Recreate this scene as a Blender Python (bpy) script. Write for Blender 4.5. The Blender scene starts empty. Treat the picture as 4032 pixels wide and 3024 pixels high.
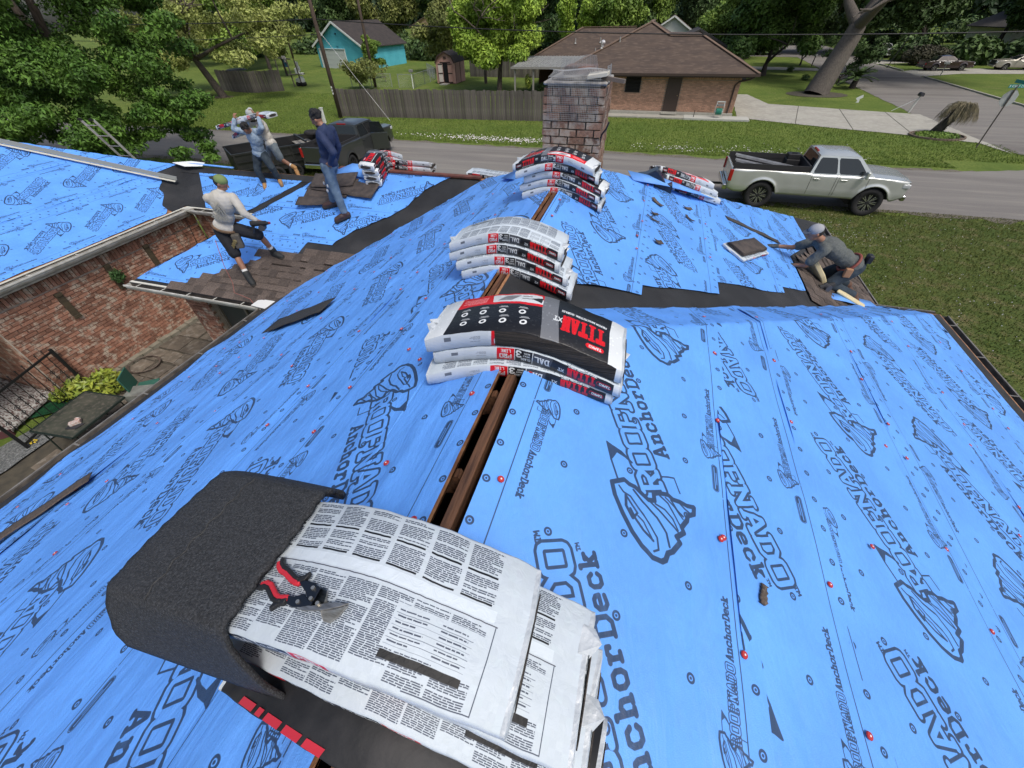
import bpy, bmesh, math, random
import numpy as np
from mathutils import Vector, Matrix, noise
R_ = math.radians
rnd = random.Random(7)
nr = np.random.RandomState(5)
scene = bpy.context.scene
COL = scene.collection

# ------------------------------------------------------------------ camera
cam_d = bpy.data.cameras.new('camera'); cam = bpy.data.objects.new('camera', cam_d); COL.objects.link(cam)
CM = [[0.95856, 0.28423, -0.01941], [-0.18267, 0.66544, 0.72375], [-0.21863, 0.69021, -0.68979]]
cam.matrix_world = Matrix(((CM[0][0], CM[1][0], -CM[2][0], 0.0), (CM[0][1], CM[1][1], -CM[2][1], 0.0), (CM[0][2], CM[1][2], -CM[2][2], 6.4), (0, 0, 0, 1)))
cam_d.sensor_width = 36.0; cam_d.lens = 13.834; cam_d.clip_start = 0.02; cam_d.clip_end = 900.0
scene.camera = cam
# ------------------------------------------------------------------ world, sun, exposure
SUN_EL, SUN_AZ = R_(58), R_(128)          # azimuth clockwise from +Y
w = bpy.data.worlds.new('World'); scene.world = w; w.use_nodes = True
nt = w.node_tree; bg = nt.nodes['Background']
sky = nt.nodes.new('ShaderNodeTexSky'); sky.sky_type = 'NISHITA'; sky.sun_disc = False
sky.sun_elevation = SUN_EL; sky.sun_rotation = SUN_AZ; sky.dust_density = 4.0; sky.air_density = 1.0; sky.ozone_density = 1.0
nt.links.new(sky.outputs[0], bg.inputs[0]); bg.inputs[1].default_value = 0.15
sl = bpy.data.lights.new('sun', 'SUN'); so = bpy.data.objects.new('sun', sl); COL.objects.link(so)
sl.energy = 2.1; sl.angle = R_(14); sl.color = (1.0, 0.96, 0.9)
sd = Vector((math.sin(SUN_AZ) * math.cos(SUN_EL), math.cos(SUN_AZ) * math.cos(SUN_EL), math.sin(SUN_EL)))
so.rotation_euler = (-sd).to_track_quat('-Z', 'Y').to_euler(); so.location = (0, 0, 60)
scene.view_settings.view_transform = 'Standard'; scene.view_settings.look = 'None'
scene.view_settings.exposure = 0.0; scene.view_settings.gamma = 1.0; scene.view_settings.use_curve_mapping = False
scene.cycles.use_denoising = True; scene.cycles.max_bounces = 6; scene.cycles.transparent_max_bounces = 12

# ------------------------------------------------------------------ materials
def srgb(r, g, b):
    f = lambda c: (c / 255 / 12.92) if c / 255 <= 0.04045 else ((c / 255 + 0.055) / 1.055) ** 2.4
    return (f(r), f(g), f(b))
MATS = {}
def mat(name, c, rough=0.8, metal=0.0, c2=None, ns=6.0, lo=0.35, hi=0.65, bump=0.0, bs=40.0, rv=0.0, isl=0.0, stretch=None, spec=0.5, img=None, alpha=None, c3=None, ns3=2.0, coat=0.0, coord='Object', trans=0.0, emit=None):
    """procedural material: base colour c mixed to c2 by noise, c3 blotches, per-object (rv) / per-piece (isl) value variation, bump"""
    if name in MATS: return MATS[name]
    m = bpy.data.materials.new(name); m.use_nodes = True; n = m.node_tree; N = n.nodes; Lk = n.links
    b = N['Principled BSDF']; b.inputs['Roughness'].default_value = rough; b.inputs['Metallic'].default_value = metal
    b.inputs['Specular IOR Level'].default_value = spec; b.inputs['Coat Weight'].default_value = coat
    b.inputs['Transmission Weight'].default_value = trans
    tc = N.new('ShaderNodeTexCoord'); vec = tc.outputs[coord]
    if coord == 'World':
        pass
    if stretch:
        mp = N.new('ShaderNodeMapping'); mp.inputs['Scale'].default_value = stretch; Lk.new(vec, mp.inputs[0]); vec = mp.outputs[0]
    def nz(scale, lo_, hi_, det=5.0, v=None):
        t = N.new('ShaderNodeTexNoise'); t.inputs['Scale'].default_value = scale; t.inputs['Detail'].default_value = det
        Lk.new(v or vec, t.inputs['Vector']); r = N.new('ShaderNodeMapRange'); r.inputs[1].default_value = lo_; r.inputs[2].default_value = hi_
        Lk.new(t.outputs[0], r.inputs[0]); return r.outputs[0]
    def mix(fac, a, bb):
        x = N.new('ShaderNodeMix'); x.data_type = 'RGBA'
        for k, s in ((0, fac), (6, a), (7, bb)):
            if hasattr(s, 'is_linked') or hasattr(s, 'links'): Lk.new(s, x.inputs[k])
            elif k == 0: x.inputs[0].default_value = s
            else: x.inputs[k].default_value = tuple(s) + (1.0,)
        return x.outputs[2]
    cur = tuple(c)
    if img is not None:
        ti = N.new('ShaderNodeTexImage'); ti.image = img; ti.extension = 'REPEAT'; cur = ti.outputs[0]
        if alpha == 'img': Lk.new(ti.outputs[1], b.inputs['Alpha'])
    if c2 is not None: cur = mix(nz(ns, lo, hi), cur, c2)
    if c3 is not None: cur = mix(nz(ns3, 0.5, 0.68, 8.0), cur, c3)
    if rv or isl:
        if rv: o = N.new('ShaderNodeObjectInfo'); rr = o.outputs['Random']
        else: o = N.new('ShaderNodeNewGeometry'); rr = o.outputs['Random Per Island']
        k = rv or isl
        mr = N.new('ShaderNodeMapRange'); mr.inputs[3].default_value = 1 - k; mr.inputs[4].default_value = 1 + k; Lk.new(rr, mr.inputs[0])
        h = N.new('ShaderNodeHueSaturation'); Lk.new(mr.outputs[0], h.inputs['Value'])
        if isinstance(cur, tuple): h.inputs['Color'].default_value = cur + (1.0,)
        else: Lk.new(cur, h.inputs['Color'])
        cur = h.outputs[0]
    if isinstance(cur, tuple): b.inputs['Base Color'].default_value = cur + (1.0,)
    else: Lk.new(cur, b.inputs['Base Color'])
    if bump:
        t = N.new('ShaderNodeTexNoise'); t.inputs['Scale'].default_value = bs; t.inputs['Detail'].default_value = 4; Lk.new(vec, t.inputs['Vector'])
        bp = N.new('ShaderNodeBump'); bp.inputs['Strength'].default_value = bump; bp.inputs['Distance'].default_value = 0.02
        Lk.new(t.outputs[0], bp.inputs['Height']); Lk.new(bp.outputs[0], b.inputs['Normal'])
    if emit: b.inputs['Emission Color'].default_value = tuple(emit) + (1,); b.inputs['Emission Strength'].default_value = 1.0
    MATS[name] = m; return m

# ------------------------------------------------------------------ mesh helpers
def props(o, label=None, cat=None, group=None, kind=None):
    for k, v in (('label', label), ('category', cat), ('group', group), ('kind', kind)):
        if v: o[k] = v
    return o
def link(name, me, parent=None):
    o = bpy.data.objects.new(name, me); COL.objects.link(o)
    if parent is not None: o.parent = parent
    return o
def empty(name, loc=(0, 0, 0), rz=0.0, label=None, cat=None, group=None, rot=None):
    o = bpy.data.objects.new(name, None); COL.objects.link(o); o.location = loc; o.rotation_euler = rot or (0, 0, rz); o.empty_display_size = 0.1
    return props(o, label, cat, group)
class G:
    """collects geometry for one mesh object"""
    def __init__(s): s.v = []; s.f = []; s.m = []; s.uv = []; s.n = 0
    def add(s, vs, fs, mi=0, uvs=None):
        s.v.extend([tuple(p) for p in vs])
        for k, f in enumerate(fs):
            s.f.append(tuple(i + s.n for i in f)); s.m.append(mi); s.uv.append(uvs[k] if uvs else None)
        s.n += len(vs); return s
    def box(s, c, d, rz=0.0, mi=0, M=None):
        cx, cy, cz = c; x, y, z = d[0] / 2, d[1] / 2, d[2] / 2
        P = [(-x, -y, -z), (x, -y, -z), (x, y, -z), (-x, y, -z), (-x, -y, z), (x, -y, z), (x, y, z), (-x, y, z)]
        if M is not None: P = [tuple(M @ Vector(p)) for p in P]
        elif rz: cc, ss = math.cos(rz), math.sin(rz); P = [(a * cc - b_ * ss, a * ss + b_ * cc, q) for a, b_, q in P]
        return s.add([(a + cx, b_ + cy, q + cz) for a, b_, q in P], [(0, 3, 2, 1), (4, 5, 6, 7), (0, 1, 5, 4), (1, 2, 6, 5), (2, 3, 7, 6), (3, 0, 4, 7)], mi)
    def tube(s, pts, r, n=8, mi=0, cap=True, sq=None):
        pts = [Vector(p) for p in pts]; k = len(pts); rs = r if isinstance(r, (list, tuple)) else [r] * k
        V = []; up = None
        for i, p in enumerate(pts):
            t = (pts[min(i + 1, k - 1)] - pts[max(i - 1, 0)]).normalized()
            if up is None: up = Vector((0, 0, 1)) if abs(t.z) < 0.9 else Vector((1, 0, 0))
            a = t.cross(up).normalized(); b_ = a.cross(t).normalized(); up = b_
            for j in range(n):
                q = 2 * math.pi * j / n
                V.append(p + (a * math.cos(q) + b_ * math.sin(q) * (sq or 1.0)) * rs[i])
        F = [(i * n + j, i * n + (j + 1) % n, (i + 1) * n + (j + 1) % n, (i + 1) * n + j) for i in range(k - 1) for j in range(n)]
        if cap: F += [tuple(range(n - 1, -1, -1)), tuple(range((k - 1) * n, k * n))]
        return s.add(V, F, mi)
    def beam(s, a, b_, w_, h_, mi=0):
        a = Vector(a); b_ = Vector(b_); t = (b_ - a).normalized(); up = Vector((0, 0, 1)) if abs(t.z) < 0.95 else Vector((0, 1, 0))
        x = t.cross(up).normalized() * w_ / 2; y = x.cross(t).normalized() * h_ / 2
        P = [a - x - y, a + x - y, a + x + y, a - x + y, b_ - x - y, b_ + x - y, b_ + x + y, b_ - x + y]
        return s.add(P, [(3, 2, 1, 0), (4, 5, 6, 7), (0, 1, 5, 4), (1, 2, 6, 5), (2, 3, 7, 6), (3, 0, 4, 7)], mi)
    def prism(s, poly, d, mi=0):
        """poly: list of 3D points (planar), d: extrusion vector"""
        n = len(poly); d = Vector(d); P = [Vector(p) for p in poly]
        return s.add(P + [p + d for p in P], [tuple(range(n - 1, -1, -1)), tuple(range(n, 2 * n))] + [(i, (i + 1) % n, n + (i + 1) % n, n + i) for i in range(n)], mi)
    def sph(s, c, r, n=10, m_=7, mi=0, M=None):
        rx, ry, rz_ = r if isinstance(r, (list, tuple)) else (r, r, r); V = []
        for i in range(1, m_):
            th = math.pi * i / m_
            for j in range(n):
                ph = 2 * math.pi * j / n; V.append((rx * math.sin(th) * math.cos(ph), ry * math.sin(th) * math.sin(ph), rz_ * math.cos(th)))
        V += [(0, 0, rz_), (0, 0, -rz_)]
        if M is not None: V = [tuple(M @ Vector(p)) for p in V]
        V = [(a + c[0], b_ + c[1], q + c[2]) for a, b_, q in V]; t, bt = len(V) - 2, len(V) - 1
        F = [(i * n + j, (i + 1) * n + j, (i + 1) * n + (j + 1) % n, i * n + (j + 1) % n) for i in range(m_ - 2) for j in range(n)]
        F += [(t, j, (j + 1) % n) for j in range(n)] + [(bt, (m_ - 2) * n + (j + 1) % n, (m_ - 2) * n + j) for j in range(n)]
        return s.add(V, F, mi)
    def mesh(s, name, mats, smooth=False):
        me = bpy.data.meshes.new(name); me.from_pydata(s.v, [], s.f)
        if any(u is not None for u in s.uv):
            l = me.uv_layers.new(name='UVMap'); k = 0
            for f, u in zip(s.f, s.uv):
                for j in range(len(f)):
                    l.data[k].uv = u[j] if u else (0, 0); k += 1
        if not isinstance(mats, (list, tuple)): mats = [mats]
        for m in mats: me.materials.append(m)
        if len(mats) > 1: me.polygons.foreach_set('material_index', s.m)
        if smooth: me.polygons.foreach_set('use_smooth', [True] * len(me.polygons))
        me.update(); return me
    def obj(s, name, mats, parent=None, smooth=False, label=None, cat=None, group=None, kind=None, bevel=0.0, sub=0, bseg=2):
        o = link(name, s.mesh(name, mats, smooth), parent)
        if bevel:
            b = o.modifiers.new('b', 'BEVEL'); b.width = bevel; b.segments = bseg; b.limit_method = 'ANGLE'; b.angle_limit = R_(35)
            if smooth or bseg > 1:
                o.data.polygons.foreach_set('use_smooth', [True] * len(o.data.polygons)); w_ = o.modifiers.new('w', 'WEIGHTED_NORMAL'); w_.keep_sharp = True
        if sub: q = o.modifiers.new('s', 'SUBSURF'); q.levels = q.render_levels = sub
        return props(o, label, cat, group, kind)
def npmesh(name, V, F, mats, parent=None, smooth=True, uv=None, mi=None, col=None):
    """V (n,3), F (m,k) numpy arrays, uv (m*k,2)"""
    me = bpy.data.meshes.new(name); V = np.asarray(V, np.float32); F = np.asarray(F, np.int32); m, k = F.shape
    me.vertices.add(len(V)); me.vertices.foreach_set('co', V.ravel()); me.loops.add(m * k); me.loops.foreach_set('vertex_index', F.ravel())
    me.polygons.add(m); me.polygons.foreach_set('loop_start', np.arange(0, m * k, k, dtype=np.int32)); me.polygons.foreach_set('loop_total', np.full(m, k, np.int32))
    if uv is not None: l = me.uv_layers.new(name='UVMap'); l.data.foreach_set('uv', np.asarray(uv, np.float32).ravel())
    if col is not None:
        a = me.attributes.new('tone', 'FLOAT', 'POINT'); a.data.foreach_set('value', np.asarray(col, np.float32))
    for q in (mats if isinstance(mats, (list, tuple)) else [mats]): me.materials.append(q)
    if mi is not None: me.polygons.foreach_set('material_index', np.asarray(mi, np.int32))
    me.polygons.foreach_set('use_smooth', np.full(m, smooth)); me.update(calc_edges=True); me.validate()
    return link(name, me, parent)
def grid_faces(nu, nv):
    i, j = np.meshgrid(np.arange(nu - 1), np.arange(nv - 1), indexing='ij'); a = (i * nv + j).ravel()
    return np.stack([a, a + nv, a + nv + 1, a + 1], 1)
def copy_tree(o, parent=None, **kw):
    c = o.copy(); COL.objects.link(c)
    if parent is not None: c.parent = parent
    for ch in list(o.children): copy_tree(ch, c)
    return props(c, **kw)
def smooth_noise(x, y, seed=0, s=1.0):
    """cheap band-limited noise from summed sines, vectorised"""
    r = np.random.RandomState(seed); out = 0
    for k in range(6):
        a = r.uniform(0, 6.28); f = s * r.uniform(0.6, 1.7); out = out + np.sin(f * (x * math.cos(a) + y * math.sin(a)) + r.uniform(0, 6.28))
    return out / 6

# ------------------------------------------------------------------ stroke lettering and printed sheets
GL = {
 'A': [[(.1, 0), (.45, 1), (.55, 1), (.9, 0)], [(.28, .35), (.72, .35)], [(0, 0), (.25, 0)], [(.75, 0), (1, 0)]],
 'B': [[(.1, 0), (.1, 1), (.8, 1), (.9, .75), (.75, .52), (.1, .52)], [(.75, .52), (1, .27), (.8, 0), (.1, 0)]],
 'C': [[(1, .8), (.75, 1), (.25, 1), (0, .75), (0, .25), (.25, 0), (.75, 0), (1, .2)]],
 'D': [[(.15, 0), (.15, 1)], [(0, 1), (.7, 1), (1, .75), (1, .25), (.7, 0), (0, 0)]],
 'E': [[(1, 1), (.1, 1), (.1, 0), (1, 0)], [(.1, .5), (.8, .5)]],
 'F': [[(.2, 0), (.2, 1)], [(0, 1), (.95, 1), (.95, .8)], [(.2, .52), (.75, .52)], [(0, 0), (.45, 0)]],
 'G': [[(1, .8), (.75, 1), (.25, 1), (0, .75), (0, .25), (.25, 0), (.8, 0), (1, .2), (1, .5), (.6, .5)]],
 'H': [[(.1, 0), (.1, 1)], [(.9, 0), (.9, 1)], [(.1, .5), (.9, .5)]],
 'I': [[(.5, 0), (.5, 1)], [(.2, 0), (.8, 0)], [(.2, 1), (.8, 1)]],
 'K': [[(.1, 0), (.1, 1)], [(.9, 1), (.1, .45)], [(.4, .6), (.95, 0)]],
 'L': [[(.1, 1), (.1, 0), (.95, 0)]],
 'M': [[(0, 0), (.1, 1), (.5, .4), (.9, 1), (1, 0)]],
 'N': [[(.15, 0), (.15, 1), (.85, 0), (.85, 1)], [(0, 0), (.32, 0)], [(.68, 1), (1, 1)], [(0, 1), (.2, 1)]],
 'O': [[(.2, 0), (.8, 0), (.94, .05), (1, .15), (1, .85), (.94, .95), (.8, 1), (.2, 1), (.06, .95), (0, .85), (0, .15), (.06, .05), (.2, 0)]],
 'P': [[(.1, 0), (.1, 1), (.75, 1), (1, .85), (1, .65), (.75, .48), (.1, .48)]],
 'R': [[(.2, 0), (.2, 1)], [(0, 1), (.75, 1), (.97, .85), (.97, .65), (.75, .5), (.2, .5)], [(.5, .5), (.85, 0)], [(0, 0), (.4, 0)], [(.75, 0), (1, 0)]],
 'S': [[(1, .82), (.75, 1), (.25, 1), (0, .8), (.1, .58), (.9, .42), (1, .2), (.75, 0), (.25, 0), (0, .18)]],
 'T': [[(.5, 0), (.5, 1)], [(0, .8), (0, 1), (1, 1), (1, .8)], [(.25, 0), (.75, 0)]],
 'U': [[(.1, 1), (.1, .25), (.3, 0), (.7, 0), (.9, .25), (.9, 1)]],
 'V': [[(0, 1), (.5, 0), (1, 1)]],
 'X': [[(0, 0), (1, 1)], [(0, 1), (1, 0)]],
 'Y': [[(0, 1), (.5, .5), (1, 1)], [(.5, .5), (.5, 0)]],
 '3': [[(0, .85), (.3, 1), (.8, 1), (1, .78), (.75, .53), (.4, .53)], [(.75, .53), (1, .25), (.8, 0), (.25, 0), (0, .15)]],
 '-': [[(.15, .45), (.85, .45)]],
 'n': [[(.15, 0), (.15, .65)], [(0, .65), (.15, .65), (.3, .55), (.5, .68), (.75, .65), (.85, .5), (.85, 0)], [(0, 0), (.35, 0)], [(.65, 0), (1, 0)]],
 'c': [[(.95, .5), (.75, .68), (.25, .68), (.05, .5), (.05, .18), (.25, 0), (.75, 0), (.95, .15)]],
 'h': [[(.15, 0), (.15, 1)], [(0, 1), (.15, 1)], [(.15, .5), (.5, .68), (.8, .6), (.85, .4), (.85, 0)], [(0, 0), (.35, 0)], [(.65, 0), (1, 0)]],
 'o': [[(.25, 0), (.75, 0), (.95, .2), (.95, .5), (.75, .68), (.25, .68), (.05, .5), (.05, .2), (.25, 0)]],
 'r': [[(.2, 0), (.2, .65)], [(0, .65), (.2, .65)], [(.2, .45), (.5, .68), (.9, .66), (.9, .5)], [(0, 0), (.5, 0)]],
 'e': [[(.05, .36), (.95, .36), (.9, .58), (.7, .68), (.3, .68), (.05, .5), (.05, .15), (.3, 0), (.9, .05)]],
 'k': [[(.15, 0), (.15, 1)], [(0, 1), (.15, 1)], [(.85, .65), (.15, .28)], [(.4, .42), (.8, 0)], [(0, 0), (.35, 0)], [(.62, 0), (1, 0)], [(.6, .66), (1, .66)]],
}
class Art:
    """a raster the script draws itself: strokes and polygons on a metric canvas (u right, v up), antialiased"""
    def __init__(s, W, Hh, w_, h_, base):
        s.W, s.H, s.w, s.h = W, Hh, w_, h_; s.a = np.empty((h_, w_, 3), np.float32); s.a[:] = base; s.wrap = False
    def _blend(s, x0, y0, cov, c):
        hh, ww = cov.shape; xs = np.arange(x0, x0 + ww); ys = np.arange(y0, y0 + hh)
        if s.wrap: xs = xs % s.w; ok = (ys >= 0) & (ys < s.h); ix = np.ix_(ys[ok], xs); cv = cov[ok][:, :, None]
        else:
            ok = (ys >= 0) & (ys < s.h); ox = (xs >= 0) & (xs < s.w); ix = np.ix_(ys[ok], xs[ox]); cv = cov[ok][:, ox][:, :, None]
        if cv.size: s.a[ix] = s.a[ix] * (1 - cv) + np.array(c, np.float32) * cv
    def dist(s, lines, pad):
        P = np.array([p for l in lines for p in l]); lo = P.min(0) - pad; hi = P.max(0) + pad
        sx, sy = s.w / s.W, s.h / s.H; x0, y0 = int(lo[0] * sx) - 1, int(lo[1] * sy) - 1; x1, y1 = int(hi[0] * sx) + 2, int(hi[1] * sy) + 2
        X, Y = np.meshgrid((np.arange(x0, x1) + .5) / sx, (np.arange(y0, y1) + .5) / sy); D = np.full(X.shape, 9.0, np.float32)
        for l in lines:
            for (ax, ay), (bx, by) in zip(l[:-1], l[1:]):
                dx, dy = bx - ax, by - ay; q = dx * dx + dy * dy + 1e-12
                t = np.clip(((X - ax) * dx + (Y - ay) * dy) / q, 0, 1); D = np.minimum(D, np.hypot(X - ax - t * dx, Y - ay - t * dy))
        return D, x0, y0
    def stroke(s, lines, r, c, ri=None, k=1.0):
        D, x0, y0 = s.dist(lines, r + .004); px = s.W / s.w
        cov = np.clip((r - D) / px + .5, 0, 1)
        if ri is not None: cov = cov * np.clip((D - ri) / px + .5, 0, 1)
        s._blend(x0, y0, cov * k, c)
    def poly(s, P, c):
        P = np.array(P); sx, sy = s.w / s.W, s.h / s.H; lo = P.min(0); hi = P.max(0)
        x0, y0 = int(lo[0] * sx) - 1, int(lo[1] * sy) - 1; x1, y1 = int(hi[0] * sx) + 2, int(hi[1] * sy) + 2
        cov = np.zeros((y1 - y0, x1 - x0), np.float32)
        for ox in (.25, .75):
            for oy in (.25, .75):
                X, Y = np.meshgrid((np.arange(x0, x1) + ox) / sx, (np.arange(y0, y1) + oy) / sy); ins = np.zeros(X.shape, bool)
                for (ax, ay), (bx, by) in zip(P, np.roll(P, -1, 0)):
                    if ay != by: ins ^= ((ay > Y) != (by > Y)) & (X < (bx - ax) * (Y - ay) / (by - ay) + ax)
                cov += ins * .25
        s._blend(x0, y0, cov, c)
    def rect(s, x0, y0, x1, y1, c): s.poly([(x0, y0), (x1, y0), (x1, y1), (x0, y1)], c)
    def glyphs(s, txt, o, d, up, h, adv=.75, gap=.22):
        out = []; x = 0.0; o = np.array(o); d = np.array(d); up = np.array(up)
        for ch in txt:
            if ch != ' ':
                for l in GL[ch]: out.append([tuple(o + d * (x + a * h * adv) + up * b_ * h) for a, b_ in l])
            x += h * (adv + gap) * (.5 if ch == ' ' else 1)
        return out
    def text(s, txt, o, ang, h, c, wt=.11, adv=.75, gap=.22, mirror=False):
        d = (math.cos(ang), math.sin(ang)); up = (-math.sin(ang), math.cos(ang))
        if mirror: up = (-up[0], -up[1])
        for l in s.glyphs(txt, o, d, up, h, adv, gap): s.stroke([l], h * wt, c)
    def image(s, name):
        im = bpy.data.images.new(name, s.w, s.h); px = np.ones((s.h, s.w, 4), np.float32); px[:, :, :3] = np.clip(s.a, 0, 1)
        im.pixels.foreach_set(px.ravel()); im.update(); im.pack(); return im

BLUE = (.372, .615, .93); INK = (.17, .26, .39)
PER, WID = 1.22, 1.25
def underlay_art():
    A = Art(PER, WID, 1000, 1024, BLUE); A.wrap = True
    # canvas u runs along the roll (+Y on the right slope), v = 1.25 - distance from the upper edge
    n = nr.rand(64, 64); A.a *= 1 + (np.kron(n, np.ones((16, 16)))[:1024, :1000, None] - .5) * .015
    T = math.radians(27.5); o = np.array([1.101, WID - (.871 - .04)]); d = np.array([math.cos(T), math.sin(T)]); up = np.array([-math.sin(T), math.cos(T)])
    tf = lambda P: [tuple(o + d * a + up * b_) for a, b_ in P]
    # note: letters' up points towards (-u,-dist) = (-u,+v)
    x = 0.0; L = []
    for ch, wd in zip('ROOFNADO', (.095, .092, .092, .09, .105, .105, .09, .09)):
        for l in GL[ch]: L.append(tf([(x + a * wd, .014 + b_ * .114) for a, b_ in l]))
        x += wd + .018
    A.stroke(L, .0235, INK, ri=.0115)
    x = .165
    for ch in 'AnchorDeck':
        wd = .058 if ch in 'AD' else .046
        for l in GL[ch]: A.stroke([tf([(x + a * wd, -.095 + b_ * .072) for a, b_ in l])], .0085, INK)
        x += wd + .022
    A.text('TM', tuple(o + d * .90 + up * .115), T, .022, INK, .14); A.text('TM', tuple(o + d * .86 + up * -.04), T, .016, INK, .14)
    def tornado(tf, k):
        sil = [(.047, .282), (.058, .212), (.037, .193), (.023, .167), (-.006, .145), (-.037, .12), (-.041, .087), (-.01, .077), (-.007, .049), (-.018, 0), (-.04, -.021), (-.048, -.059), (-.066, -.091), (-.074, -.129), (-.105, -.111), (-.111, -.071), (-.131, -.056), (-.159, -.009), (-.182, -.01), (-.198, .042), (-.221, .033), (-.254, .092), (-.258, .119), (-.282, .143), (-.287, .165), (-.269, .205), (-.221, .238), (-.166, .261), (-.09, .278), (-.011, .288), (.047, .282)]
        A.poly(tf([(a * 1.0, b_) for a, b_ in sil]), BLUE); A.stroke([tf(sil)], .011 * k, INK)
        for l, wdt in (([(.03, .25), (.002, .238), (-.019, .209), (-.08, .185), (-.139, .161), (-.196, .146), (-.243, .161), (-.247, .187)], .0045),
                       ([(-.012, .231), (-.058, .248), (-.111, .236)], .007), ([(-.012, .231), (-.046, .22), (-.092, .203), (-.111, .231)], .005), ([(-.072, .231), (-.117, .222), (-.162, .204), (-.207, .172)], .006), ([(-.207, .172), (-.131, .188), (-.105, .205)], .004),
                       ([(.009, .181), (-.047, .154), (-.115, .108), (-.18, .089), (-.235, .099)], .0055), ([(-.037, .12), (-.082, .084), (-.13, .055), (-.177, .023)], .005),
                       ([(-.055, .089), (-.083, .05), (-.124, .026), (-.171, .019)], .0045), ([(-.014, .052), (-.057, .019), (-.105, .008), (-.152, -.004)], .0045), ([(-.03, .02), (-.075, -.012), (-.125, -.035)], .004), ([(-.043, -.006), (-.085, -.021), (-.113, -.042)], .005), ([(-.05, -.05), (-.08, -.07), (-.1, -.09)], .005)):
            A.stroke([tf(l)], wdt * k, INK)
        A.stroke([tf([(.058, .245), (.146, .246), (.244, .237), (.19, .181), (.141, .135)])], .005 * k, INK)
        A.poly(tf([(.244, .24), (.15, .252), (.16, .235), (.19, .20), (.141, .128), (.2, .17)]), INK)
        A.stroke([tf([(.07, .0), (.063, -.08), (-.008, -.08)])], .004 * k, INK)
    tornado(tf, 1.0)
    for vv in (WID - .12, .10): A.stroke([[(0, vv), (PER, vv)]], .0022, INK)
    def small(u, v, flip):
        s_ = -1 if flip else 1; ang = math.pi if flip else 0; q = .30
        tf2 = lambda P: [(u + s_ * a * q, v + s_ * b_ * q) for a, b_ in P]
        tornado(tf2, .34)
        for l in A.glyphs('ROOFNADO', (u, v + s_ * .003), (s_, 0), (0, s_), .034, .62, .22): A.stroke([l], .0062, INK, ri=.0026)
        for l in A.glyphs('AnchorDeck', (u + s_ * .235, v + s_ * .004), (s_, 0), (0, s_), .028, .6, .2): A.stroke([l], .0034, INK)
        p0 = u - s_ * .13; A.stroke([[(p0, v + .01), (p0 - s_ * .125, v + .01)]], .0185, INK); A.stroke([[(p0, v + .01), (p0 - s_ * .125, v + .01)]], .0155, BLUE, ri=.0138)
        A.stroke([[(p0, v + .013), (p0 - s_ * .125, v + .013)]], .0022, BLUE); A.stroke([[(p0 - s_ * .03, v + .003), (p0 - s_ * .1, v + .003)]], .002, BLUE)
    small(1.20, WID - .17, True); small(.30, .125, False)
    def ring(u, v): A.stroke([[(u, v), (u, v)]], .0165, INK, ri=.0085); A.stroke([[(u, v), (u + .0001, v)]], .0045, INK)
    for k in range(7):
        ring(.06 + k * PER / 7, WID - .045); ring(.13 + k * PER / 7, .045)
    for k in range(4):
        ring(.065 + k * PER / 4, WID - .33); ring(.2 + k * PER / 4, WID - .64); ring(.12 + k * PER / 4, WID - .94)
    return A.image('underlayment_print')
IMG_UL = underlay_art()

BLK = (.10, .105, .12); RED = (.80, .07, .11); WHT = (.81, .83, .84)
def lines_block(A, x0, y0, x1, y1, lh=.0052, c=(.2, .23, .3)):
    y = y1 - lh
    while y > y0:
        if rnd.random() < .93:
            x = x0
            e = x1 - (rnd.random() * .4 * (x1 - x0) if rnd.random() < .2 else 0)
            while x < e:
                wl = rnd.uniform(.006, .022); A.rect(x, y, min(x + wl, e), y + lh * .52, c); x += wl + .0022
        y -= lh
def label_art():
    A = Art(1.0, .34, 1024, 348, BLK)
    A.rect(0, 0, .07, .34, WHT); A.rect(.90, 0, 1, .34, WHT)
    A.poly([(.44, 0), (.90, 0), (.90, .105), (.40, .105)], RED); A.poly([(.45, .015), (.72, .015), (.70, .085), (.42, .085)], WHT)
    A.poly([(.56, .025), (.64, .025), (.68, .07), (.60, .07)], (.5, .5, .52)); A.rect(.50, .03, .55, .036, (.4, .4, .4)); A.rect(.49, .05, .55, .056, (.4, .4, .4)); A.poly([(.44, .03), (.50, .05), (.44, .075)], (.15, .15, .15))
    lines_block(A, .74, .02, .88, .09, .012, (.95, .6, .6))
    for i in range(4):
        for j in range(2):
            x, y = .50 + i * .105 + j * .02, .26 - j * .085
            A.stroke([[(x, y), (x, y)]], .019, (.86, .87, .87)); A.stroke([[(x, y), (x + .001, y)]], .009, BLK); A.rect(x - .026, y - .036, x + .026, y - .032, (.75, .76, .77)); A.rect(x - .02, y - .044, x + .02, y - .040, (.75, .76, .77))
    A.poly([(.36, 0), (.44, 0), (.40, .34), (.31, .34)], (.42, .43, .45))
    for l in A.glyphs('TITAN', (.10, .13), (1, 0), (0, 1), .10, .32, .125): A.stroke([l], .0088, RED)
    A.text('XT', (.318, .15), 0, .03, WHT, .1, .55); A.text('PREMIUM ARCHITECTURAL SHINGLES', (.09, .085), 0, .0135, WHT, .12, .47, .14)
    A.stroke([[(.11, .275), (.17, .275)]], .016, RED); A.text('TAMKO', (.108, .268), 0, .015, WHT, .12, .62)
    sc = nr.rand(40, 128); A.a += (np.kron(sc, np.ones((9, 8)))[:348, :1024, None] > .965) * .07
    return A.image('label_print')
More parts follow.
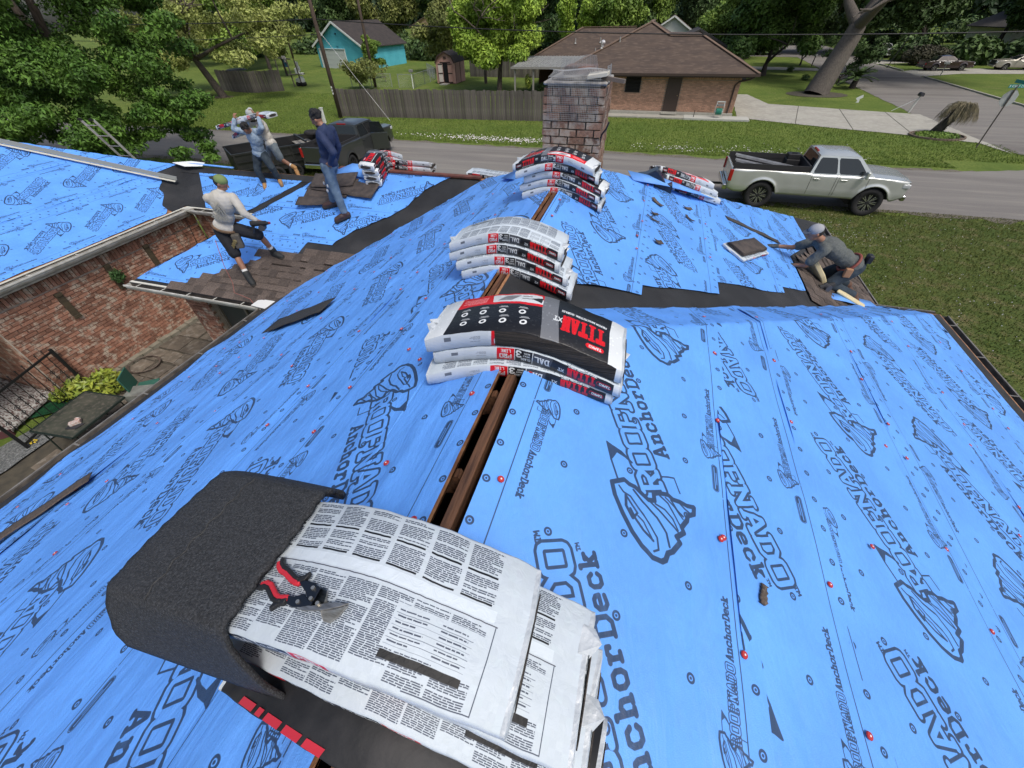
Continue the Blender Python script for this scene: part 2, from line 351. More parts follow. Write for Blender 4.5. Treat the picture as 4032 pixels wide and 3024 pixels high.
def back_art():
    A = Art(1.0, .34, 1280, 436, (.74, .78, .81))
    A.rect(.09, .175, .94, .177, (.2, .2, .25)); c = (.22, .25, .31)
    A.rect(.03, .18, .93, .205, (.79, .83, .86))
    for i in range(10):
        x = .095 + i * .083; lines_block(A, x, .012 + (.02 if i % 3 == 1 else 0), x + .077, .168, .0038, c)
    A.rect(.73, .045, .90, .060, (.05, .06, .08)); A.rect(.935, .01, .937, .175, c); A.rect(.80, .008, .937, .010, c); A.rect(.725, .064, .925, .150, (.74, .78, .81))
    for k in range(6): A.rect(.73, .070 + k * .012, .90, .0706 + k * .012, c); lines_block(A, .735, .072 + k * .012, .80, .081 + k * .012, .005, c); lines_block(A, .83, .072 + k * .012, .89, .081 + k * .012, .005, c)
    for i in range(10):
        x = .03 + i * .09
        if i in (1, 2):
            for q in (.22, .28): A.stroke([[(x, q), (x + .07, q), (x + .07, q + .03), (x, q + .03), (x, q)]], .0009, c); A.rect(x, q + .012, x + .07, q + .016, c); A.stroke([[(x + .055, q + .047), (x + .0551, q + .047)]], .013, c, ri=.0115)
            continue
        lines_block(A, x, .215, x + .078, .265, .0044, c); lines_block(A, x, .277, x + .078, .332, .0044, c)
        if i > 2: A.rect(x, .211, x + .074, .215, (.05, .06, .08)); A.rect(x, .270, x + .074, .274, (.05, .06, .08))
    A.a[:, :, :] *= (1 - .05 * np.abs(np.kron(nr.rand(22, 64), np.ones((20, 20)))[:436, :1280, None] - .5))
    return A.image('instruction_print')
def side_art():
    A = Art(1.0, .085, 1024, 88, (.76, .79, .82))
    for k in range(56): A.rect(.66 + k * .006, 0, .6615 + k * .006, .085, (.70, .74, .77))
    lines_block(A, .70, .03, .76, .06, .006, (.5, .52, .55)); A.rect(.86, .02, .90, .04, (.4, .42, .45))
    A.rect(0, 0, .03, .085, WHT); A.poly([(.03, 0), (.545, 0), (.545, .085), (.03, .085)], BLK)
    A.stroke([[(.055, .042), (.105, .042)]], .014, RED, ri=.011); A.text('TAMKO', (.048, .035), 0, .014, WHT, .12, .6)
    for l in A.glyphs('TITAN', (.128, .024), (1, 0), (0, 1), .050, .42, .18): A.stroke([l], .0052, RED)
    A.text('XT', (.29, .045), 0, .018, WHT, .12, .7); A.text('PREMIUM ARCHITECTURAL SHINGLES', (.12, .006), 0, .0085, WHT, .12, .45, .15)
    A.poly([(.345, 0), (.45, 0), (.455, .085), (.365, .085)], (.24, .25, .28)); A.text('DAL', (.368, .028), 0, .032, WHT, .1, .62); A.stroke([[(.45, 0), (.457, .085)]], .002, WHT)
    A.text('CLASS', (.466, .055), 0, .013, WHT, .13, .55); A.text('3', (.515, .016), 0, .036, WHT, .13, .6); A.text('IMPACT', (.466, .035), 0, .009, WHT, .1, .5); A.text('RATED', (.466, .018), 0, .009, WHT, .1, .5)
    A.poly([(.548, 0), (.64, 0), (.645, .085), (.552, .085)], RED); A.text('PRO', (.565, .045), 0, .024, WHT, .13, .7); A.text('LINE', (.568, .016), 0, .016, WHT, .12, .6)
    return A.image('edge_print')
IMG_LB, IMG_BK, IMG_SD = label_art(), back_art(), side_art()
# ================================================================== the house
S = .445; LF = math.sqrt(1 + S * S); ZE = 2.70
def z1(x, y): return 5.13 - S * (x + .43)
def z2(x, y): return 5.13 + S * (x + .43)
def z3(x, y): return 5.13 - S * (y - 1.63)
def z4(x, y): return 4.92 - S * (x + .90)
def z5b(x, y): return ZE + S * (y - 4.51)
def z5a(x, y): return ZE + S * (y - 8.0)
def z6(x, y): return ZE + S * (-11.6 - x)
def zst(x, y): return ZE + S * (10.7 - y)
def zhl(x, y): return ZE + S * (x + 9.15)
def zR(x, y): return min(z1(x, y), z3(x, y))

M_wood = mat('rough_lumber', (.15, .07, .035), .75, c2=(.05, .022, .012), ns=3, stretch=(14, 1, 14), bump=.35, bs=9)
M_ply = mat('plywood_edge', (.34, .17, .08), .8, c2=(.14, .06, .03), ns=12, bump=.3)
M_felt = mat('black_felt', (.010, .011, .013), .85, c2=(.019, .021, .024), ns=3, bump=.3, bs=220, c3=(.032, .032, .034), ns3=1.3)
M_dark = mat('attic_shade', (.01, .008, .006), .95)  # near-black colour stands in for the attic's shade
M_gut = mat('white_gutter', (.60, .60, .56), .5, c2=(.40, .39, .34), ns=5, bump=.05)
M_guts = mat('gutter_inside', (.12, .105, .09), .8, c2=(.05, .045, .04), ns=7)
M_gutb = mat('weathered_gutter', (.19, .18, .165), .6, c2=(.10, .095, .085), ns=6)
M_ul = mat('blue_underlayment', BLUE, .46, img=IMG_UL, coord='UV', bump=.0, spec=.5)
def tune_ul():
    n = M_ul.node_tree; N = n.nodes; Lk = n.links; b = N['Principled BSDF']
    geo = N.new('ShaderNodeNewGeometry')
    a = N.new('ShaderNodeTexNoise'); a.inputs['Scale'].default_value = 2.2; a.inputs['Detail'].default_value = 6; Lk.new(geo.outputs['Position'], a.inputs['Vector'])
    r = N.new('ShaderNodeMapRange'); r.inputs[1].default_value = .3; r.inputs[2].default_value = .7; r.inputs[3].default_value = .9; r.inputs[4].default_value = 1.1; Lk.new(a.outputs[0], r.inputs[0])
    h = N.new('ShaderNodeHueSaturation'); Lk.new(r.outputs[0], h.inputs['Value']); src = b.inputs['Base Color'].links[0].from_socket; Lk.new(src, h.inputs['Color'])
    # dusty scuffs
    c = N.new('ShaderNodeTexNoise'); c.inputs['Scale'].default_value = 9; c.inputs['Detail'].default_value = 8; c.inputs['Roughness'].default_value = .7; Lk.new(geo.outputs['Position'], c.inputs['Vector'])
    cr = N.new('ShaderNodeMapRange'); cr.inputs[1].default_value = .56; cr.inputs[2].default_value = .8; cr.inputs[4].default_value = .35; Lk.new(c.outputs[0], cr.inputs[0])
    mx = N.new('ShaderNodeMix'); mx.data_type = 'RGBA'; Lk.new(cr.outputs[0], mx.inputs[0]); Lk.new(h.outputs[0], mx.inputs[6]); mx.inputs[7].default_value = (.09, .24, .56, 1); Lk.new(mx.outputs[2], b.inputs['Base Color'])
    # woven texture and creases
    f = N.new('ShaderNodeTexNoise'); f.inputs['Scale'].default_value = 260; f.inputs['Detail'].default_value = 2; Lk.new(geo.outputs['Position'], f.inputs['Vector'])
    g = N.new('ShaderNodeTexNoise'); g.inputs['Scale'].default_value = 3.2; g.inputs['Detail'].default_value = 6; g.inputs['Roughness'].default_value = .55; g.inputs['Distortion'].default_value = .25; mp = N.new('ShaderNodeMapping'); mp.inputs['Scale'].default_value = (2.6, .8, 2.6); Lk.new(geo.outputs['Position'], mp.inputs[0]); Lk.new(mp.outputs[0], g.inputs['Vector'])
    ad = N.new('ShaderNodeMath'); ad.operation = 'MULTIPLY_ADD'; ad.inputs[1].default_value = .05; Lk.new(f.outputs[0], ad.inputs[0]); Lk.new(g.outputs[0], ad.inputs[2])
    bp = N.new('ShaderNodeBump'); bp.inputs['Strength'].default_value = .55; bp.inputs['Distance'].default_value = .035; Lk.new(ad.outputs[0], bp.inputs['Height']); Lk.new(bp.outputs[0], b.inputs['Normal'])
tune_ul()

house = empty('house', (0, 0, 0), label='brick house being reroofed, its roof covered in blue printed underlayment', cat='house')
def plate(name, poly, zf, m, t=.02, off=0.0, kind=None, parent=house):
    g = G(); g.prism([(x, y, zf(x, y) - off) for x, y in poly], (0, 0, -t)); return g.obj(name, m, parent, kind=kind)
# decks (polygons in plan, counter-clockwise)
plate('roof_deck', [(-.37, -4), (5.03, -4), (5.03, 7.09), (-.37, 1.69)], z1, M_ply)
plate('roof_deck', [(-.37, 1.69), (5.03, 7.09), (4.09, 7.09), (-.85, 2.15)], z3, M_ply)
plate('roof_deck', [(-.86, 2.14), (4.09, 7.09), (4.09, 10.7), (-.86, 5.75)], z4, M_ply)
plate('roof_deck', [(-.49, -4), (-.49, 1.69), (-.94, 2.14), (-.94, 5.75), (-2.8, 7.6), (-5.89, 4.51), (-5.89, -4)], z2, M_ply)
plate('roof_deck', [(-9.15, 4.51), (-5.89, 4.51), (-2.8, 7.6), (-6.06, 7.6)], z5b, M_ply)
plate('roof_deck', [(-9.15, 4.51), (-6.06, 7.6), (-7.8, 9.35), (-9.15, 8.0)], zhl, M_ply)
plate('roof_deck', [(-11.6, 8.0), (-9.15, 8.0), (-7.8, 9.35), (-12.95, 9.35)], z5a, M_ply)
plate('roof_deck', [(-11.6, -6), (-11.6, 8.0), (-12.95, 9.35), (-17, 5.3), (-17, -6)], z6, M_ply)
plate('roof_deck', [(4.09, 10.7), (-11.6, 10.7), (-12.95, 9.35), (-7.8, 9.35), (-6.06, 7.6), (-2.8, 7.6), (-.9, 5.71)], zst, M_ply)
plate('roof_deck', [(-11.6, 10.7), (-22.4, 10.7), (-17, 5.3), (-12.95, 9.35)], zst, M_ply)
plate('roof_deck', [(-17, 5.3), (-22.4, 10.7), (-22.4, -6), (-17, -6)], lambda x, y: 5.1 + S * (x + 17), M_ply)

def sheet(zf, tr, h0, h1, a0, a1, us, bot, flip=False, lift=.006, seed=0, dh=.035, da=.05, amp=1.0, ragged=.012, parent=house, u0=0.0, curl=0.0):
    """one run of printed underlayment: h = horizontal distance from the ridge, a = position along it; tr(a,h)->(x,y)"""
    nh = max(3, int((h1 - h0) / dh)); hs = np.linspace(h0, h1, nh); amax = max(a1(h) - a0(h) for h in (h0, (h0 + h1) / 2, h1)); na = max(4, int(amax / da))
    t = np.linspace(0, 1, na); V = []; UV = []
    for i, h in enumerate(hs):
        A0, A1 = a0(h), a1(h); aa = A0 + (A1 - A0) * t
        aa[-1] += ragged * math.sin(h * 23 + seed) ; hh = np.full(na, h)
        if i == nh - 1: hh = hh + ragged * .6 * smooth_noise(aa, aa * 0, seed + 3, 2.5)
        s1 = smooth_noise(aa * 1.3, hh * 7, seed, 1.6); s2 = smooth_noise(aa * 3.1, hh * 15, seed + 9, 1.5); s4 = np.maximum(0, smooth_noise(aa * .9, hh * 5, seed + 5, 2.2) - .15)
        edge = math.exp(-((h1 - h) / .16) ** 2); s3 = edge * np.maximum(0, smooth_noise(aa * 2.6, aa * 0, seed + 21, 2.2)) * .022
        n1 = smooth_noise(aa * .55 + hh * .5, hh * 4.6 - aa * .22, seed + 40, 2.0); n2 = smooth_noise(aa * 1.1 - hh * .4, hh * 9 + aa * .3, seed + 60, 2.0); env = .35 + .65 * np.clip(smooth_noise(aa * .7, hh * 1.5, seed + 80, 2.0) * 2 + .5, 0, 1)
        cr = np.exp(-(n1 / .055) ** 2) * .0085 + np.exp(-(n2 / .07) ** 2) * .0035
        dz = lift + amp * (.0035 * (1 + s1) + .0018 * (1 + s2) + .018 * s4 + s3 + cr * env) + (curl * edge)
        for k in range(na):
            x, y = tr(aa[k], hh[k]); V.append((x, y, zf(x, y) + dz[k]))
            u = us * aa[k] / PER + u0; v = 1 - (WID - (bot - hh[k]) * LF) / WID
            UV.append((-u, 1 - v) if flip else (u, v))
    F = grid_faces(nh, na); UV = np.array(UV, np.float32)
    o = npmesh('underlayment_sheet', V, F, M_ul, parent, True, UV[F.ravel()])
    n0 = o.data.polygons[0].normal.z
    if n0 < 0: o.data.flip_normals()
    return o
# right slope, wrapping over the hip
trR = lambda a, h: (-.43 + h, a)
bR = [1.18, 1.69, 2.68, 3.80, 4.65, 5.14]; pv = .06
for i, b in enumerate(bR):
    sheet(zR, trR, pv if i == 0 else pv - .07, b, lambda h: -2.0, lambda h: min(h + 2.50 - .02, 7.04), 1, b, lift=.022 - .0028 * i, seed=11 + i, u0=[0, .703, .803, .812, .524, .1][i], amp=1.7, dh=.026, da=.035, flip=(i in (1, 3)))
    pv = b
# left slope, continuous from the near part to the far part
trL = lambda a, h: (-.43 - h, a)
def a1L(h):
    x = -.43 - h
    return (1.2 - x - .02) if x > -.94 else min(10.4 + x - .06, 4.81 - x - .03)
bL = [1.18, 1.69, 2.70, 3.70, 4.62, 5.12]; pv = .06
for i, b in enumerate(bL):
    if i == 0:
        sheet(z2, trL, .06, .50, lambda h: -2.0, lambda h: 1.2 + .43 + h - .05 + .03, -1, b, lift=.020, seed=31, u0=.918, da=.045, amp=1.5)
        sheet(z2, trL, .50, b, lambda h: -2.0, a1L, -1, b, lift=.020, seed=31, u0=.918, da=.045, amp=1.5)
    else: sheet(z2, trL, pv - .07, b, lambda h: -2.0, a1L, -1, b, lift=.020 - .0026 * i, seed=31 + i, u0=[0, .16, .885, .754, .148, .5][i], flip=(i in (1, 3)), da=.045, amp=1.6)
    pv = b
plate('felt_strip', [(-5.50, -4), (-5.50, 4.9), (-5.87, 4.53), (-5.87, -4)], z2, M_felt, .004, -.006)
plate('valley_felt', [(-.40, 1.67), (-.36, 2.66), (-.88, 2.14)], z3, M_felt, .004, -.006)
plate('felt_strip', [(4.45, -4), (4.98, -4), (4.98, 7.04), (4.45, 6.51)], z1, M_felt, .004, -.005)
g = G(); g.beam((-11.62, 8.02, 2.725), (-12.97, 9.37, 3.325), .16, .03); g.obj('valley_felt', M_felt, house)
plate('felt_strip', [(4.60, 6.2), (4.66, 6.2), (4.7, 6.9), (4.1, 6.9), (4.1, 6.75)], zR, M_felt, .004, -.03)
# far right slope: sheets end in steps above the valley felt
trF = lambda a, h: (-.90 + h, a)
for i, (b, e, k_, hb, b0) in enumerate(((1.10, 2.70, .69, .05, .05), (1.97, 3.61, .84, 1.1, 1.02), (3.0, 4.64, .76, 1.99, 1.91), (3.45, 5.59, .84, 3.0, 2.94))):
    sheet(z4, trF, b0, b, lambda h, e=e, k_=k_, hb=hb: e + k_ * (h - hb) + .015 * math.sin(h * 9), lambda h: 5.71 + h - .02, 1, b, lift=.020 - .003 * i, seed=51 + i, u0=[.3, .75, .1, .5][i], flip=(i in (1, 3)), da=.05)
plate('valley_felt', [(-.84, 2.16), (4.05, 7.05), (4.05, 7.75), (-.84, 3.55)], z4, M_felt, .004, -.007)
sheet(z4, trF, 3.38, 4.15, lambda h: 6.95 + 1.9 * (h - 3.38), lambda h: min(5.69 + h, 10.1), 1, 4.15, lift=.008, seed=57, u0=.2)
for q in (0,):
    g = G(); g.prism([(x, y, z4(x, y) + .009) for x, y in [(2.5, 5.6), (4.07, 7.15), (4.07, 10.66), (2.5, 9.1)]], (0, 0, -.004)); g.obj('felt_strip', M_felt, house)
# navy man's slope (faces the yard)
trB = lambda a, h: (a, 7.6 - h)
a0b = lambda h: -6.06 - h + .03
a1b = lambda h: -2.8 - h - .62 - .1 * math.sin(h * 5)
for i, (b, b0) in enumerate(((1.10, .05), (1.80, 1.04), (3.02, 1.74))):
    sheet(z5b, trB, b0, b, a0b, (a1b if i < 2 else (lambda h: -5.45 - h * .2 if h < 2.1 else -6.3 - (h - 2.1) * 1.8)), 1, b, lift=.018 - .004 * i, seed=71 + i, u0=[.35, .1, .5][i], flip=(i == 0), da=.05, amp=1.6)
plate('valley_felt', [(-5.85, 4.55), (-2.85, 7.55), (-3.95, 7.55), (-5.4, 6.3), (-7.2, 4.55)], z5b, M_felt, .004, -.006)
plate('valley_felt', [(-9.12, 8.03), (-7.8, 9.33), (-9.0, 9.33), (-10.3, 8.03)], z5a, M_felt, .004, -.008)
plate('felt_strip', [(-9.1, 4.53), (-5.9, 4.53), (-6.2, 4.75), (-8.92, 4.75)], z5b, M_felt, .004, -.012)
# hip return with its fold of underlayment
sheet(zhl, lambda a, h: (-6.06 - h, a), .03, .25, lambda h: 7.62 - h - .0, lambda h: 7.62 + h, 1, 1.0, lift=.01, seed=75)
g = G(); g.prism([(x, y, zhl(x, y) + .006) for x, y in [(-9.1, 4.6), (-6.1, 7.6), (-7.78, 9.3), (-9.1, 7.98)]], (0, 0, -.003)); g.obj('valley_felt', M_felt, house)
sheet(zhl, lambda a, h: (-6.06 - h, a), .05, 2.9, lambda h: 7.6 - h + .02, lambda h: 7.6 - h + .02 + .38, 1, 1.6, lift=.014, seed=76, u0=.3)
# load carrier's slope
sheet(z5a, lambda a, h: (a, 9.35 - h), .22, 1.33, lambda h: -12.75 + h * .95 + .55, lambda h: -7.85 - h * 1.0 - .45, 1, 1.33, lift=.010, seed=81, u0=.15, flip=True, amp=1.8)
plate('felt_strip', [(-12.9, 9.32), (-7.8, 9.32), (-8.05, 9.10), (-12.7, 9.10)], z5a, M_felt, .004, -.02)
# left building slope
for i, (b, b0) in enumerate(((1.9, .6), (3.0, 1.85), (4.08, 2.94), (5.36, 4.02))):
    f_a1 = lambda h: (5.3 + h - .02) if (-17 + h) < -12.95 else (9.35 - (h - 4.05) - .62 - .05 * math.sin(h * 14))
    sheet(z6, lambda a, h: (-17 + h, a), b0, b, lambda h: -1.5, f_a1, 1, b, lift=.018 - .003 * i, seed=91 + i, u0=[.0, .45, .15, .62][i], flip=(i in (1, 3)), da=.06)
plate('valley_felt', [(-12.5, 7.6), (-11.63, 7.6), (-11.63, 7.98), (-12.96, 9.34), (-13.5, 8.75)], z6, M_felt, .004, -.005)
plate('valley_felt', [(-11.6, 8.0), (-10.9, 8.02), (-12.0, 9.3), (-12.95, 9.34)], z5a, M_felt, .004, -.005)
# fold of blue on the ridge behind the valley and bare ridge boards
g = G(); g.tube([(-12.95, 9.28, 3.38), (-12.0, 9.36, 3.37), (-10.9, 9.33, 3.36)], .035, 8, sq=.7); g.obj('underlayment_fold', mat('plain_blue', (.14, .36, .82), .65, c2=(.10, .28, .70), ns=5), house, True)
g = G(); g.prism([(-12.9, 9.2, 3.42), (-12.55, 9.5, 3.40), (-12.0, 9.45, 3.40), (-11.9, 9.25, 3.37), (-12.4, 9.12, 3.37)], (0, 0, -.01)); g.obj('paper_scrap', mat('white_paper', (.75, .78, .78), .7), house)
g = G(); g.beam((-6.0, 7.58, 4.10), (-2.9, 7.58, 4.10), .12, .03); g.obj('ridge_board', mat('red_brown_board', (.16, .05, .035), .8, c2=(.08, .03, .02)), house)
# vent scraps of blue at the wing ridge and at the far peak
def rag(pts, name='underlayment_fold', m=None):
    g = G(); P = [Vector(p) for p in pts]; n = len(P) // 2; V = []; Fc = []
    for i in range(n): V += [P[i], P[2 * n - 1 - i]]
    Fc = [(2 * i, 2 * i + 1, 2 * i + 3, 2 * i + 2) for i in range(n - 1)]
    g.add(V, Fc); o = g.obj(name, m or MATS['plain_blue'], house, True); s_ = o.modifiers.new('t', 'SOLIDIFY'); s_.thickness = .004; return o
rag([(-5.0, 7.35, 4.0), (-5.3, 7.5, 4.2), (-5.65, 7.55, 4.2), (-6.0, 7.5, 4.08), (-5.95, 7.3, 4.0), (-5.6, 7.35, 4.05), (-5.3, 7.3, 4.02), (-5.1, 7.25, 3.96)])
rag([(-1.5, 5.9, 4.5), (-1.3, 5.72, 4.75), (-1.15, 5.6, 4.82), (-1.0, 5.55, 4.9), (-.95, 5.35, 4.93), (-1.15, 5.3, 4.85), (-1.35, 5.4, 4.75), (-1.6, 5.6, 4.55)])
rag([(-2.0, 6.7, 4.5), (-1.75, 6.5, 4.62), (-1.5, 6.1, 4.62), (-1.2, 5.85, 4.72), (-1.3, 5.6, 4.68), (-1.6, 5.85, 4.6), (-1.85, 6.1, 4.56), (-2.15, 6.5, 4.44)])
rag([(-.2, 6.45, 4.68), (.35, 6.75, 4.52), (.8, 7.1, 4.3), (1.4, 7.8, 3.98), (1.45, 7.65, 3.97), (.9, 7.0, 4.26), (.4, 6.62, 4.46), (-.1, 6.3, 4.6)])
rag([(3.95, 7.0, 2.83), (3.5, 6.7, 3.02), (3.2, 6.5, 3.14), (3.0, 6.4, 3.2), (3.05, 6.2, 3.2), (3.3, 6.32, 3.12), (3.6, 6.5, 2.99), (4.0, 6.85, 2.83)])

# ridge: slot, ridge board and rafter ends
for x, ya, yb, zz in ((-.43, -4, 1.66, 5.13), (-.90, 2.12, 5.7, 4.92)):
    g = G(); g.box((x, (ya + yb) / 2, zz - .085), (.042, yb - ya, .12)); g.obj('ridge_beam', M_wood, house, bevel=.003)
    y = ya + .2
    while y < yb:
        for s_ in (-1, 1):
            g = G(); g.beam((x + s_ * .022, y + .02 * s_, zz - .10), (x + s_ * .6, y + .02 * s_, zz - .10 - .578 * S), .04, .11); g.obj('rafter', M_wood, house)
        y += .46
for sx in (-1, 1):
    g = G(); g.box((-.43 + sx * .064, -1.17, 5.13 - .064 * S - .012), (.008, 5.66, .014)); g.obj('plywood_edge', M_ply, house)
g = G()
g.prism([(-4.0, -3.9, 3.2), (3.2, -3.9, 3.2), (2.6, 9.0, 3.2), (-4.0, 5.9, 3.2)], (0, 0, -.02)); g.obj('attic_dark_sheet', M_dark, house)  # dark sheet under the ridge slot, its blackness paints the unlit void
g = G(); g.prism([(-5.85, -3.98, 2.7), (5.0, -3.98, 2.7), (-.43, -3.98, 5.1)], (0, .02, 0)); g.obj('added_gable_end', M_dark, house)  # unseen closure, added so light enters the attic by the slot only

# ------------------------------------------------ plastic cap nails (red ones, driven)
g = G(); g.tube([(0, 0, 0), (0, 0, .0035)], [.0125, .0105], 12); me = bpy.data.meshes.new('x'); bpy.data.meshes.remove(me)
M_cap = mat('red_plastic', (.42, .025, .025), .5); M_capw = mat('cap_centre', (.8, .7, .7), .4)
g.tube([(0, 0, .003), (0, 0, .0048)], [.0036, .003], 8, mi=1); cap_me = g.mesh('cap_nail', [M_cap, M_capw])
def nail(x, y, zf, lift=.03):
    lift += .012
    o = link('cap_nail', cap_me, house); e = .01; nx = -(zf(x + e, y) - zf(x - e, y)) / (2 * e); ny = -(zf(x, y + e) - zf(x, y - e)) / (2 * e)
    o.rotation_euler = Vector((nx, ny, 1)).to_track_quat('Z', 'Y').to_euler(); o.location = (x, y, zf(x, y) + lift); k = 1.15; o.scale = (k, k, k)
rN = random.Random(3)
for zf, tr_, bs, sg in ((zR, trR, bR, 0), (z2, trL, bL, 0), (z4, trF, [1.08, 1.97, 3.0], 3)):
    for b in [.13] + bs[:-1]:
        a = -.1 if sg == 0 else 3.6
        while a < (6.0 if sg else 5.5):
            a += rN.uniform(.28, .8); h = b - (.07 if b > .2 else 0) + rN.uniform(-.045, .03); x, y = tr_(a, h)
            hi_ = h + 2.3 if zf is zR else (a1L(h) - .1 if zf is z2 else 5.7 + h)
            if a < hi_ and (sg == 0 or a > h + 2.75): nail(x, y, zf)
for _ in range(26):
    a, h = rN.uniform(.2, 3.5), rN.uniform(.3, 4.5); nail(*trR(a, h), zR, .028) if rN.random() < .5 else nail(*trL(a, h), z2, .028)

# ------------------------------------------------ shingles on the low slope and the right eave
M_sh = mat('brown_shingle', (.095, .072, .058), .92, c2=(.055, .042, .036), ns=60, rv=.38, bump=.5, bs=160, c3=(.15, .12, .10), ns3=90)
g = G(); g.box((0, 0, .004), (.0, .0, .0)); 
def shingle_mesh(L_, W_, t=.006):
    g = G(); g.box((L_ / 2, -W_ / 2, t / 2), (L_, W_, t)); return g.mesh('shingle', M_sh)
sh_me = {k: shingle_mesh(k, .175) for k in (.13, .17, .22, .28)}
th = math.atan(S)
def shingle(x, y, z, k, mode, extra=0.0):
    o = link('shingle', sh_me[k], house); o.location = (x, y, z + .030 + extra)
    o.rotation_euler = (th, 0, 0) if mode == 'B' else (Matrix.Rotation(R_(90), 3, 'Z') @ Matrix.Rotation(th, 3, 'X')).to_euler()
for r in range(9):
    yb = 4.47 + r * .128; xl = -8.15 + r * .27 + rN.uniform(-.1, .1); xr = -10.4 + yb - .02 + .25
    if r >= 7: xl = -6.75 + (r - 7) * 1.0
    x = xl
    while x < xr:
        k = rN.choice((.13, .17, .22, .28)); shingle(x, yb + .16, z5b(x, yb + .16), k, 'B', rN.choice((0, 0, .006))); x += k
# right eave starter rows: rotate rows along Y
for r in range(12):
    xo = 4.14 - r * .128; y = max(xo + 2.78, 5.7); ye = 6.75 + 1.75 * (xo - 2.6) + rN.uniform(-.1, .1)
    while y < ye:
        k = rN.choice((.13, .17, .22, .28)); shingle(xo - .16, y, z4(xo - .16, y), k, 'E', rN.choice((0, 0, .006))); y += k

# ------------------------------------------------ gutters
def gutter(pts, m_out, m_in, w_=.13, hangers=.75, name='gutter', side=1, z=ZE - .02):
    """open K-style channel along a plan line; side=+1: the trough lies to the right of travel"""
    a, b = Vector((pts[0][0], pts[0][1], z)), Vector((pts[1][0], pts[1][1], z)); t = (b - a).normalized(); n = Vector((t.y, -t.x, 0)) * side
    prof = [(-.0, .015), (-.0, -.10), (.008, -.105), (w_ * .62, -.105), (w_ * .80, -.065), (w_ * .82, -.035), (w_, -.02), (w_, .012), (w_ - .022, .012), (w_ - .024, -.002), (w_ - .03, -.006), (.012, -.006 - .088)]
    prof = [(0, .015), (0, -.105), (w_ * .6, -.105), (w_ * .82, -.06), (w_ * .84, -.03), (w_, -.015), (w_, .015), (w_ - .02, .015), (w_ - .02, .0), (w_ * .8, -.02), (w_ * .74, -.06), (w_ * .55, -.093), (.008, -.093), (.008, .015)]
    g = G(); V = [a + n * u + Vector((0, 0, q)) for u, q in prof] + [b + n * u + Vector((0, 0, q)) for u, q in prof]; k = len(prof)
    for i in range(k):
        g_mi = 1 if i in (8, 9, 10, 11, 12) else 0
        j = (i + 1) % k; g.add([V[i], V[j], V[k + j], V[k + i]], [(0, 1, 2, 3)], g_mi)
    for base in (a, b):
        g.add([base, base + n * (w_ * .95), base + n * (w_ * .6) + Vector((0, 0, -.105)), base + Vector((0, 0, -.105))], [(0, 1, 2, 3)])
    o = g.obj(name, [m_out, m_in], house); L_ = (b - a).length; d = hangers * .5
    while d < L_:
        c = a + t * d; g = G(); g.beam(c + n * .0 + Vector((0, 0, .008)), c + n * (w_ - .004) + Vector((0, 0, .014)), .022, .004); g.obj('gutter_hanger', m_out, house); d += hangers
    return o
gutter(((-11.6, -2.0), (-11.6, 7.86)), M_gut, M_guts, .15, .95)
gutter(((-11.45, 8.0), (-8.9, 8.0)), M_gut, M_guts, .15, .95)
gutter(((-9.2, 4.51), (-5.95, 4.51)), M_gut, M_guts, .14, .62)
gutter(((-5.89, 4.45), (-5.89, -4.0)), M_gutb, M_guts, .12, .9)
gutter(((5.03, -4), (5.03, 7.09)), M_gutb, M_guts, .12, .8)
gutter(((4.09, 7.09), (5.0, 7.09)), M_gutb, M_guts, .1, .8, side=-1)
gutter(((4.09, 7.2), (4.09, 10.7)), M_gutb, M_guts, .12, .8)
g = G(); g.box((-11.48, 7.93, ZE - .01), (.26, .2, .05)); g.obj('gutter_corner', M_gut, house)
g = G(); g.prism([(-6.15, 4.38, ZE + .03), (-5.8, 4.33, ZE + .05), (-5.72, 4.55, ZE + .06), (-6.1, 4.6, ZE + .06)], (0, 0, -.012)); g.obj('gutter_corner', mat('white_flashing', (.68, .69, .67), .45), house)
# metal drip edge along eaves
for a, b in (((-11.6, -2, ZE + .012), (-11.6, 7.95, ZE + .012)), ((-11.6, 8.0, ZE + .012), (-9.0, 8.0, ZE + .012)), ((-9.15, 4.51, ZE + .012), (-5.95, 4.51, ZE + .012))):
    g = G(); g.beam(a, b, .05, .012); g.obj('drip_edge', mat('cream_metal', (.62, .61, .53), .5), house)
for a, b in (((-11.56, -2, ZE - .1), (-11.56, 7.95, ZE - .1)), ((-11.5, 8.03, ZE - .1), (-9.0, 8.03, ZE - .1)), ((-9.15, 4.56, ZE - .1), (-5.95, 4.56, ZE - .1)), ((5.0, -4, ZE - .1), (5.0, 7.0, ZE - .1)), ((4.06, 7.1, ZE - .1), (4.06, 10.7, ZE - .1)), ((-5.86, -4, ZE - .1), (-5.86, 4.5, ZE - .1))):
    g = G(); g.beam(a, b, .025, .17); g.obj('fascia', mat('fascia_paint', (.38, .36, .31), .6, c2=(.25, .23, .19)), house)
for a, b in (((-11.75, -2, ZE - .19), (-11.75, 8.2, ZE - .19)),):
    g = G(); g.beam(a, b, .36, .015); g.obj('soffit', MATS['fascia_paint'], house)

